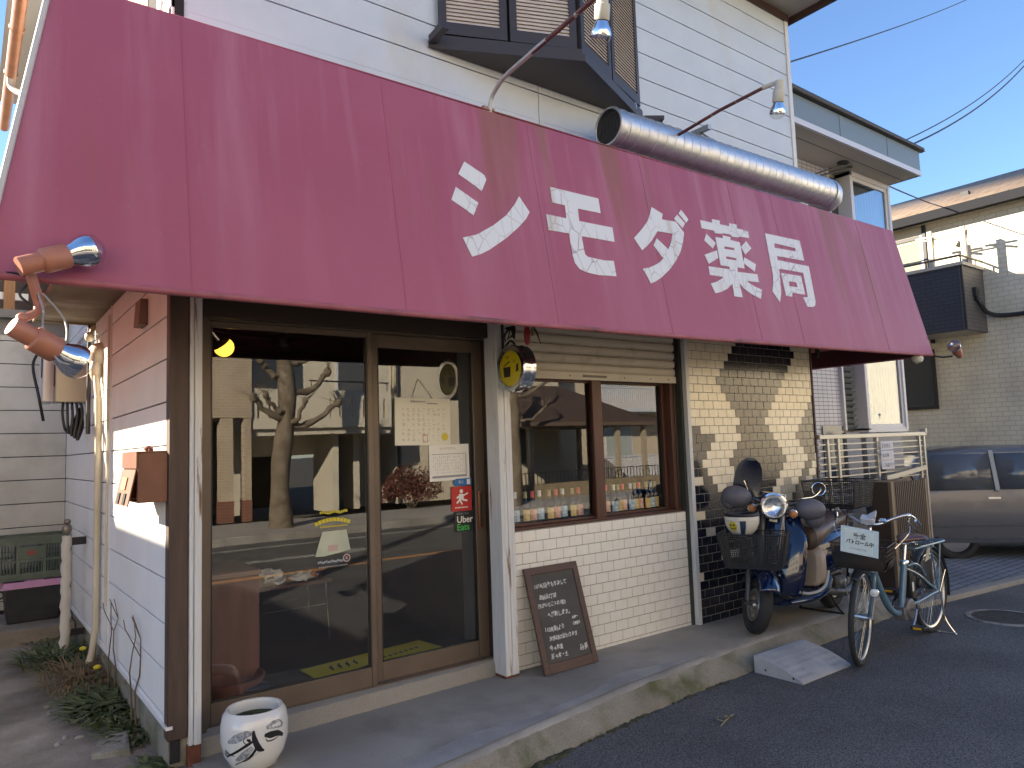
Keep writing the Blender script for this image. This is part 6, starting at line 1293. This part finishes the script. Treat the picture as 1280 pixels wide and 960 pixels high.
b=MB(); b.box(12.975,5.40,3.0,13.0,6.9,5.0,0); b.box(12.955,5.375,3.0,12.999,5.43,5.02,1); b.box(12.96,5.43,3.1,12.99,5.47,4.86,2); b.box(12.96,5.47,4.80,12.99,6.8,4.86,1); b.box(12.96,6.0,3.1,12.99,6.04,4.8,2)
wd=b.build('window',[mk('cream_reveal',(.55,.50,.38),.7),m_black,m_wal],ch)
b=MB(); b.box(12.962,5.47,3.1,12.97,6.8,4.80); b.build('pane',m_glass,wd); b=MB(); b.grid(lambda u,v:(12.985+.006*math.sin(u*60),5.47+1.3*u,3.1+1.7*v),60,2); b.build('curtain',mk('cream_curtain',(.55,.52,.44),.8),wd)
b=MB(); b.box(12.965,5.40,1.9,13.01,6.9,2.9,0); wd=b.build('window',m_black,ch)
b=MB(); b.box(12.955,5.47,1.97,12.968,6.85,2.85); b.build('pane',glassmat('dark_window_glass',1.6,(.5,.55,.6),.01,1),wd); b=MB(); b.grid(lambda u,v:(12.9645,5.46+1.4*u,1.96+.9*v),1,1); b.build('curtain',mk('dark_curtain',(.10,.115,.135),.8),wd)
# balcony
m_nv=brickmat('navy_balcony_tile',(.028,.036,.058),(.033,.041,.063),(.014,.018,.03),1,.16,.06,.006,.5,.4,'yz',.5); m_nv2=brickmat('grey_balcony_tile',(.11,.105,.11),(.125,.12,.125),(.06,.06,.06),1,.16,.06,.006,.5,.4,'xz',.5)
b=MB(); b.box(12.2,4.62,3.06,12.28,7.4,4.06,0); b.box(12.2,4.58,3.06,13,4.62,4.05,1); b.box(12.28,4.62,3.06,13,7.4,3.12,2); b.box(12.17,4.55,4.06,12.32,7.4,4.11,2); b.box(12.32,4.55,4.06,13,4.66,4.11,2); b.box(12.18,4.565,3.06,12.215,4.60,4.06,3)
bl_=b.build('balcony',[m_nv,m_nv2,mk('balcony_cap',(.42,.40,.36),.5),m_black],ch)
b=MB(); b.tube([(12.24,7.4,4.22),(12.24,4.6,4.22),(13,4.6,4.22)],.018,8); 
for y in (4.6,5.1,5.6,6.1): b.tube([(12.24,y,4.1),(12.24,y,4.22)],.012,6)
for x in (12.5,12.8): b.tube([(x,4.6,4.1),(x,4.6,4.22)],.012,6)
b.build('handrail',mk('bronze_rail',(.12,.10,.085),.45,.4),bl_)
b=MB()
for y in (5.15,4.66,): b.box(12.55,y-.035,4.1,12.62,y+.035,4.78 if y>5 else 4.74); b.bar((12.45,y-.1,4.66),(12.75,y+.02,4.60),.03,.03); b.bar((12.58,y-.22,4.68),(12.58,y+.22,4.70),.025,.025)
b.tube([(12.58,4.7,4.64),(12.58,7.0,4.66)],.014,8); b.build('drying_pole',mk('pole_beige',(.50,.46,.38),.5),bl_)
b=MB(); b.tube([(12.95,3.83,-.1),(12.95,3.83,4.7),(12.85,3.80,4.95),(12.80,3.6,5.02)],.035,10); b.build('downpipe',mk('cream_downpipe',(.32,.28,.24),.5),ch)
b=MB(); b.tube(vcurve([(12.60,4.57,3.62),(12.60,4.52,3.50),(12.8,4.5,3.36),(12.96,4.35,3.30),(12.97,3.9,3.28)],5),.035,8); b.box(12.53,4.53,3.6,12.66,4.58,3.74); b.build('drain_hose',m_black,ch)
b=MB(); b.tube([(12.98,4.93,4.60),(12.94,4.93,4.60)],.05,14); b.build('outdoor_lamp',mk('lamp_beige',(.5,.46,.36),.5),ch)
b=MB(); b.box(13.25,3.785,3.2,14.2,3.80,5.0,0); b.box(13.32,3.775,3.27,14.13,3.787,4.93,1); b.box(13.25,3.785,.7,14.2,3.80,2.4,0); b.box(13.32,3.775,.77,14.13,3.787,2.33,1); b.build('window',[m_wal,mk('dark_pane',(.03,.04,.05),.06,spec=.8)],ch)
# lean-to wall and hedge behind the car
t=thing('garden_wall','low grey wall along the side street before the cream house','wall',(12.6,5,0))
b=MB(); b.box(12.5,3.95,-.15,12.6,9,.55); b.build('wall',mk('grey_block',(.28,.28,.29),.8),t)
# parked car across the side street, nose out of the picture
cd=Vector((.66,-.75,0)).normalized(); car=thing('car','grey hatchback standing across the mouth of the side street','car',(9.78,4.62,-.146),math.atan2(cd.y,cd.x))
m_car=mk('grey_car_paint',(.15,.155,.17),.3,.3,coat=.5); m_cg=mk('car_glass',(.10,.11,.125),.12,spec=.7)
# local: x forward along the car, y to its left (away from us); we look at its right side
def sect(x,zb,zbelt,zr,wb,wt):
    return [(x,-wb*.93,zb),(x,-wb,zb+.12),(x,-wb,zbelt-.10),(x,-wb*.965,zbelt),(x,-wt,zr-.05),(x,-wt*.82,zr),(x,wt*.82,zr),(x,wt,zr-.05),(x,wb*.965,zbelt),(x,wb,zbelt-.10),(x,wb,zb+.12),(x,wb*.93,zb)]
S=[sect(.0,.30,.80,.84,.66,.60),sect(.06,.22,.88,1.05,.72,.60),sect(.30,.20,.90,1.38,.74,.60),sect(.9,.19,.90,1.46,.745,.60),sect(1.8,.19,.89,1.45,.745,.60),sect(2.35,.19,.88,1.33,.745,.60),sect(2.75,.19,.87,.98,.74,.62),sect(3.35,.20,.80,.84,.72,.60),sect(3.62,.28,.62,.68,.62,.52)]
S=[[(x,y+.75,z) for x,y,z in s] for s in S]
b=MB(); b.loft(S); bd=b.build('body',m_car,car,local=True,bevel=.03)
b=MB()
def side(x0,x1,x2,x3,y0=-.746,y1=-.612): # glass quad on the near side: bottom x0..x1, top x3..x2
    b.add([(x0,y0+.75+.018,.905),(x1,y0+.75+.018,.905),(x2,y1+.75-.012,1.36),(x3,y1+.75-.012,1.36)],[(0,1,2,3)])
side(.22,1.10,1.10,.42); side(1.18,2.0,2.0,1.18); side(2.06,2.62,2.25,2.06)
b.build('side_window',m_cg,car,local=True,solid=.006)
b=MB(); b.bar((1.14,-.02+.75-.735,.89),(1.14,.75-.615,1.40),.05,.012,(0,1,0)); b.build('pillar',mk('pale_pillar',(.34,.36,.37),.4),car,local=True)
b=MB(); b.box(.10,-.006,.44,3.3,.012,.47); b.box(.15,-.004,.24,3.25,.010,.29); b.build('sill_trim',mk('car_trim',(.12,.14,.17),.2,.6),car,local=True)
for x in (.62,2.95):
    b=MB(); b.torus((x,.09,.29),(0,1,0),.23,.065,40,10,0,flat=1.3); wt=b.build('wheel',m_rubber,car,local=True)
    b=MB(); b.lathe([(0,.05),(.05,.05),(.17,.03),(.19,.0)],(x,.07,.29),(0,-1,0),24); b.build('rim',m_alu,wt,local=True)
b=MB(); b.ell((.05,.03,.72),.05,.03,.12,0,12,8); b.build('tail_light',mk('red_lamp',(.30,.02,.02),.2),car,local=True)
b=MB(); b.bar((1.9,-.004,.80),(2.05,-.004,.80),.02,.025); b.bar((1.02,-.004,.80),(1.16,-.004,.80),.02,.025); b.build('handle',m_chrome,car,local=True)
# ------------------------------------------------------------------ wires in the sky
m_wire=mk('wire_black',(.02,.02,.022),.6)
def wire(label,a,c,sag,r=.008):
    a,c=Vector(a),Vector(c); P=[a.lerp(c,i/24)-Vector((0,0,sag*4*(i/24)*(1-i/24))) for i in range(25)]; b=MB(); b.tube(P,r,6); tag(b.build('cable',m_wire),label,'cable')
wire('single thin cable rising from the shop wall into the sky',(6.81,4.02,5.41),(4.40*4.4,1.5*4.4,1.5+2.39*4.4),.05,.010)
wire('upper of the two twisted cables above the bay house eave',(7.60,4.30,4.45),(5.2*3.6,1.5*3.6,1.5+2.28*3.6),.28,.010)
wire('lower of the two twisted cables above the bay house eave',(7.50,4.28,4.38),(5.2*3.6+.02,1.5*3.6,1.5+2.25*3.6),.34,.014)
wire('dark cable crossing in front of the brown shingle roof',(9.75,4.5,4.83),(26,9.0,8.35),.10,.010)
# ------------------------------------------------------------------ the far side of the street (seen mirrored in the glass)
m_br=brickmat('buff_brick',(.52,.40,.27),(.46,.345,.225),(.58,.51,.40),1,.21,.07,.01,.8,.4,'xz'); m_rb=brickmat('red_brick',(.22,.07,.04),(.19,.06,.035),(.3,.2,.15),1,.21,.07,.01,.8,.4,'xz')
t=thing('brick_building','buff brick building with a recessed shopfront across the street','building',(3,-9.3,0))
b=MB(); b.box(-6,-14,2.42,5.53,-9.3,7.5,0); 
b.build('wall',[m_br],t)
for x0,x1 in ((4.82,5.10),(2.9,3.2),(.6,.9),(5.35,5.52)):
    b=MB(); b.box(x0,-9.62,.48,x1,-9.32,2.42,0); b.box(x0-.01,-9.63,-.02,x1+.01,-9.31,.48,1); b.build('pillar',[m_br,m_rb],t)
b=MB(); b.box(-6,-11.6,-.02,5.53,-11.4,2.42,0); b.build('shopfront',mk('shopfront_dark',(.05,.045,.04),.6),t)
for x in (3.4,4.1): 
    b=MB(); b.box(x,-11.38,.6,x+.6,-11.33,1.9); b.build('window',mk('shop_glass',(.03,.04,.05),.1,spec=.8),t)
m_cr=mk('cream_render',(.66,.60,.47),.8,col2=(.70,.64,.51),vscale=1.2,fine=.06)
t=thing('apartment_block','cream rendered apartment block with a long slotted balcony across the street','building',(8,-9.5,0))
b=MB(); b.box(5.56,-16,2.0,10.2,-11.0,9.5,0); b.box(5.56,-15,-.02,5.9,-11.3,2.0); b.box(7.85,-11.3,-.02,8.02,-10.0,2.1); b.box(8.72,-11.3,-.02,8.9,-10.6,2.1); b.build('wall',m_cr,t)
b=MB(); b.box(5.56,-11.0,2.0,9.35,-9.5,2.16); 
def slot(x0,x1,za,zt,y0,y1,sl):
    x=x0
    for s in sl: b.box(x,y0,za,s,y1,zt); b.box(s,y0,za,s+.07,y1,za+.25); b.box(s,y0,zt-.2,s+.07,y1,zt); x=s+.07
    b.box(x,y0,za,x1,y1,zt)
slot(5.56,9.35,2.16,3.12,-9.5,-9.38,(5.68,5.95,6.22,7.5,7.78,8.10,8.45,8.8,9.1)); b.build('balcony',m_cr,t)
b=MB(); b.tube([(7.0,-9.44,3.36),(9.3,-9.44,3.36)],.02,8)
for x in (7.05,7.8,8.5,9.25): b.tube([(x,-9.44,3.1),(x,-9.44,3.36)],.012,6)
b.build('handrail',m_dk,t)
for x0,x1,z0,z1 in ((8.4,9.6,2.5,4.5),(6.3,7.2,5.4,6.8),(8.4,9.4,5.4,6.8)):
    b=MB(); b.box(x0,-11.0,z0,x1,-10.96,z1,0); b.box(x0+.06,-10.96,z0+.06,x1-.06,-10.95,z1-.06,1); b.build('window',[m_wal,mk('grey_pane',(.10,.11,.12),.1,spec=.8)],t)
b=MB(); b.box(5.9,-13.5,-.02,7.85,-13.4,2.0); b.box(8.02,-11.6,.0,8.72,-11.5,1.35); b.build('garage',mk('garage_dark',(.035,.035,.04),.7),t)
b=MB(); b.box(5.9,-11.3,1.5,7.85,-11.1,2.0); b.box(8.9,-11.3,-.02,9.35,-11.1,2.0); b.build('shutter_box',m_cr,t)
b=MB()
for i in range(26): b.box(8.92,-11.095,.0+i*.075,9.33,-11.085,.06+i*.075)
b.build('slatted_door',mk('cream_slats',(.55,.47,.33),.7),t)
b=MB(); b.box(5.5,-16,9.5,10.3,-10.8,9.7); b.build('roof',m_roof,t)
t=thing('gabled_house','small cream house with a dark gable roof behind the brick building','house',(6,-18,0))
b=MB(); b.box(5.5,-24,0,8.0,-19,4.6); b.build('wall',m_cr,t)
b=MB(); b.hexa([(5.2,-24,4.6),(8.2,-24,4.6),(8.2,-18.7,4.6),(5.2,-18.7,4.6)],[(6.7,-24,6.0),(6.75,-24,6.0),(6.75,-18.7,6.0),(6.7,-18.7,6.0)]); b.build('roof',m_roof,t)
t=thing('plain_wall_building','tall plain sand coloured building across the street behind the bush','building',(11.5,-11,0))
b=MB(); b.box(10.25,-17,-.02,16.5,-10.9,9); b.build('wall',mk('sand_render',(.60,.53,.40),.8,col2=(.64,.565,.43),vscale=1,fine=.06),t)
b=MB(); b.box(14.6,-10.9,1.0,15.0,-10.86,2.3); b.build('window',mk('dark_slot_window',(.03,.03,.03),.2),t)
b=MB(); b.tube([(10.34,-10.85,0),(10.34,-10.85,8)],.05,10); b.build('downpipe',m_dk,t)
# roofed shelter
t=thing('roofed_shelter','open shelter with a brown hipped roof across the street','shelter',(16,-9,0))
b=MB(); b.hexa([(12.9,-12.2,2.22),(18.6,-12.2,2.22),(18.6,-8.2,2.22),(12.9,-8.2,2.22)],[(13.7,-10.6,3.45),(15.6,-10.6,3.45),(15.6,-9.9,3.45),(13.7,-9.9,3.45)]); b.build('roof',mk('brown_metal_roof',(.085,.055,.04),.6,col2=(.10,.065,.05),vscale=3),t)
b=MB(); b.box(12.9,-12.2,2.10,18.6,-8.2,2.215); b.build('ceiling',mk('shelter_soffit',(.16,.11,.08),.7),t)
for x,y in ((13.3,-8.5),(16.95,-8.5),(18.2,-8.5),(13.3,-11.8),(18.2,-11.8)):
    b=MB(); b.box(x-.07,y-.07,-.02,x+.07,y+.07,2.1); b.build('post',mk('shelter_post',(.42,.35,.25),.7),t)
t=thing('white_balcony_house','house with white railed balconies behind the shelter','house',(23,-14,0))
b=MB(); b.box(18,-22,-.02,32,-14.5,9); b.build('wall',mk('beige_siding',(.55,.46,.33),.7,col2=(.60,.50,.37),vscale=2,stretch=(.2,.2,9)),t)
for z in (.1,2.95):
    b=MB(); b.box(20.2,-14.5,z-.12,27,-13.0,z); 
    for i in range(56): b.box(20.2+i*.12,-13.05,z,20.235+i*.12,-13.0,z+.85)
    b.box(20.2,-13.08,z+.85,27,-12.98,z+.91); b.build('balcony',m_wal,t)
for x0,z0 in ((22.2,.9),(22.2,3.6)):
    b=MB(); b.box(x0,-14.5,z0,x0+1.7,-14.46,z0+1.4,0); b.box(x0+.06,-14.46,z0+.06,x0+.8,-14.45,z0+1.34,1); b.box(x0+.9,-14.46,z0+.06,x0+1.64,-14.45,z0+1.34,1); b.build('window',[m_wal,mk('pale_pane',(.40,.44,.42),.2)],t)
t=thing('low_wall','low stone wall with a thin fence across the street','wall',(15,-8.3,0))
b=MB(); b.box(12.5,-8.5,-.02,24,-8.25,.42); b.build('wall',mk('tan_stone',(.33,.26,.16),.8,col2=(.24,.19,.12),vscale=5),t)
b=MB(); b.tube([(12.5,-8.3,.75),(24,-8.3,.75)],.015,6)
for i in range(80): b.box(12.5+i*.145,-8.31,.42,12.515+i*.145,-8.29,.75)
b.build('fence',m_dk,t)
# pollarded street trees
m_bark=mk('mottled_bark',(.15,.115,.075),.9,col2=(.25,.205,.145),vscale=5,vdet=8,bump=.8,bscale=18,stain=(.08,.06,.04),sscale=7)
def pollard(name,label,base,h,r,limbs,seed):
    rr=random.Random(seed); x,y=base; t=thing(name,label,'tree',(x,y,-.02))
    P=[(x+.05*math.sin(i*.9+seed)+.015*i,y+.04*math.sin(i*1.3),-.05+h*i/12) for i in range(13)]; b=MB(); b.tube(P,[r*(1.35 if i==0 else 1.08-.03*i)+.02*math.sin(i*2.2) for i in range(13)],14); b.build('trunk',m_bark,t)
    for (z,dx,dy,dz,q) in limbs:
        f=(z+.05)/h*12; k=min(int(f),11); p=Vector(P[k]).lerp(Vector(P[k+1]),f-k); b=MB(); Q=[p]
        for i in range(1,8): s=i/7; Q.append(p+Vector((dx*s+rr.uniform(-.04,.04),dy*s+rr.uniform(-.04,.04),dz*(s**1.6)+rr.uniform(-.03,.04)-.10*math.sin(PI*s))))
        b.tube(Q,[q*(1-.45*i/7)*(1.25 if i%3==0 else 1) for i in range(8)],9); e=Q[-1]; b.ell(e,q*1.1,q*1.1,q*1.3,0,9,6)
        for j in range(9):
            d=Vector((rr.uniform(-1,1),rr.uniform(-1,1),rr.uniform(-.1,1))).normalized(); l=rr.uniform(.12,.5); b.tube([e,e+d*l*.5+Vector((0,0,.05)),e+d*l+Vector((0,0,.1))],[.012,.007,.002],5)
        b.build('limb',m_bark,t)
pollard('street_tree','bare pollarded tree with knobby limbs across the street, before the balcony block',(5.42,-7.05),5.6,.20,[(2.15,1.1,.2,.45,.085),(2.85,1.0,-.1,.5,.085),(2.35,-.75,.2,.35,.08),(3.2,-.6,.1,.3,.075),(2.5,-.5,.3,.2,.06),(3.5,.75,.1,.3,.08),(2.2,.3,.4,.45,.06),(4.3,-.7,.1,.8,.08),(4.6,.6,.2,.9,.08),(5.2,.1,.1,.8,.09)],3)
pollard('street_tree','slimmer bare street tree across the street, before the sand coloured building',(11.55,-7.05),4.6,.17,[(2.2,.9,.2,.35,.05),(2.9,1.1,.2,.5,.06),(1.9,-.7,.1,.4,.05),(3.4,-.8,.2,.5,.06),(3.9,.6,.2,.9,.06)],5)
pollard('street_tree','bare street tree far to the left across the street',(-1.5,-7.05),5.4,.19,[(2.3,.9,.2,.5,.08),(2.8,-1.0,.2,.5,.08),(3.4,.8,.1,.6,.08),(4.3,-.6,.1,.8,.08)],8)
# red leaved bush
t=thing('red_bush','low bush with dark red leaves before the sand coloured building','bush',(9.4,-8.6,0)); rr=random.Random(17); b=MB()
for i in range(2600):
    a=rr.uniform(0,6.28); q=rr.random()**.4; z=rr.uniform(-.1,1); w_=math.sqrt(max(0,1-z*z)); p=Vector((9.45+.95*q*w_*math.cos(a),-8.6+.55*q*w_*math.sin(a),.35+.75*q*z+.1*math.sin(a*3))); 
    if p.z<.02: continue
    n1=Vector((rr.uniform(-1,1),rr.uniform(-1,1),rr.uniform(-1,1))).normalized()*.035; n2=n1.orthogonal().normalized()*.022; b.add([p-n1,p+n2,p+n1,p-n2],[(0,1,2,3)],rr.randrange(2))
b.build('foliage',[mk('dark_red_leaf',(.10,.022,.018),.7),mk('brown_red_leaf',(.14,.045,.022),.7)],t)
b=MB()
for i in range(8): b.tube([(9.45+rr.uniform(-.1,.1),-8.6,0),(9.45+rr.uniform(-.5,.5),-8.6+rr.uniform(-.2,.2),.6)],.015,5)
b.build('stems',m_bark,t)
# utility pole whose shadow crosses the road
t=thing('utility_pole','grey concrete utility pole at the kerb left of the shop','utility pole',(-3.2,4.6,0))
b=MB(); b.tube([(-3.2,4.9,-.1),(-3.2,4.9,9.5)],[.16,.11],16); b.build('pole',m_conc,t); b=MB(); b.bar((-4.0,4.9,8.6),(-2.4,4.9,8.6),.09,.09); b.build('crossarm',m_dk,t)
# unseen house added left: shades the yard, pale wall bounces sky light
t=thing('left_shade_house','unseen plain grey house added left of the yard to shade it','house',(-6,9,0))
b=MB(); b.box(-9,4.6,-.1,-4.2,16,3.9); b.build('wall',mk('grey_render',(.62,.62,.61),.8),t)
b=MB(); b.box(-9.1,4.5,3.9,-4.1,16.1,4.05); b.build('roof',m_roof,t)

t=thing('bounce_block_left','pale block added across the street for bounced light, left of the brick building','building',(-14,-10,0))  # added out of view to bounce sunlight back at the shop front
b=MB(); b.box(-26,-18,-.02,-6.1,-9.8,9.0); b.build('wall',m_cr,t)
for i in range(6):
    for z in (1.2,4.2,6.8):
        b=MB(); b.box(-25+i*3.2,-9.8,z,-23.6+i*3.2,-9.76,z+1.3); b.build('window',mk('grey_pane2',(.10,.11,.12),.1,spec=.8),t)
t=thing('bounce_block_right','pale block added across the street for bounced light, right of the balcony house','building',(42,-12,0))  # second added block, put here for its bounced light
b=MB(); b.box(32.5,-20,-.02,60,-10.5,9.0); b.build('wall',m_cr,t)
# far_left_building
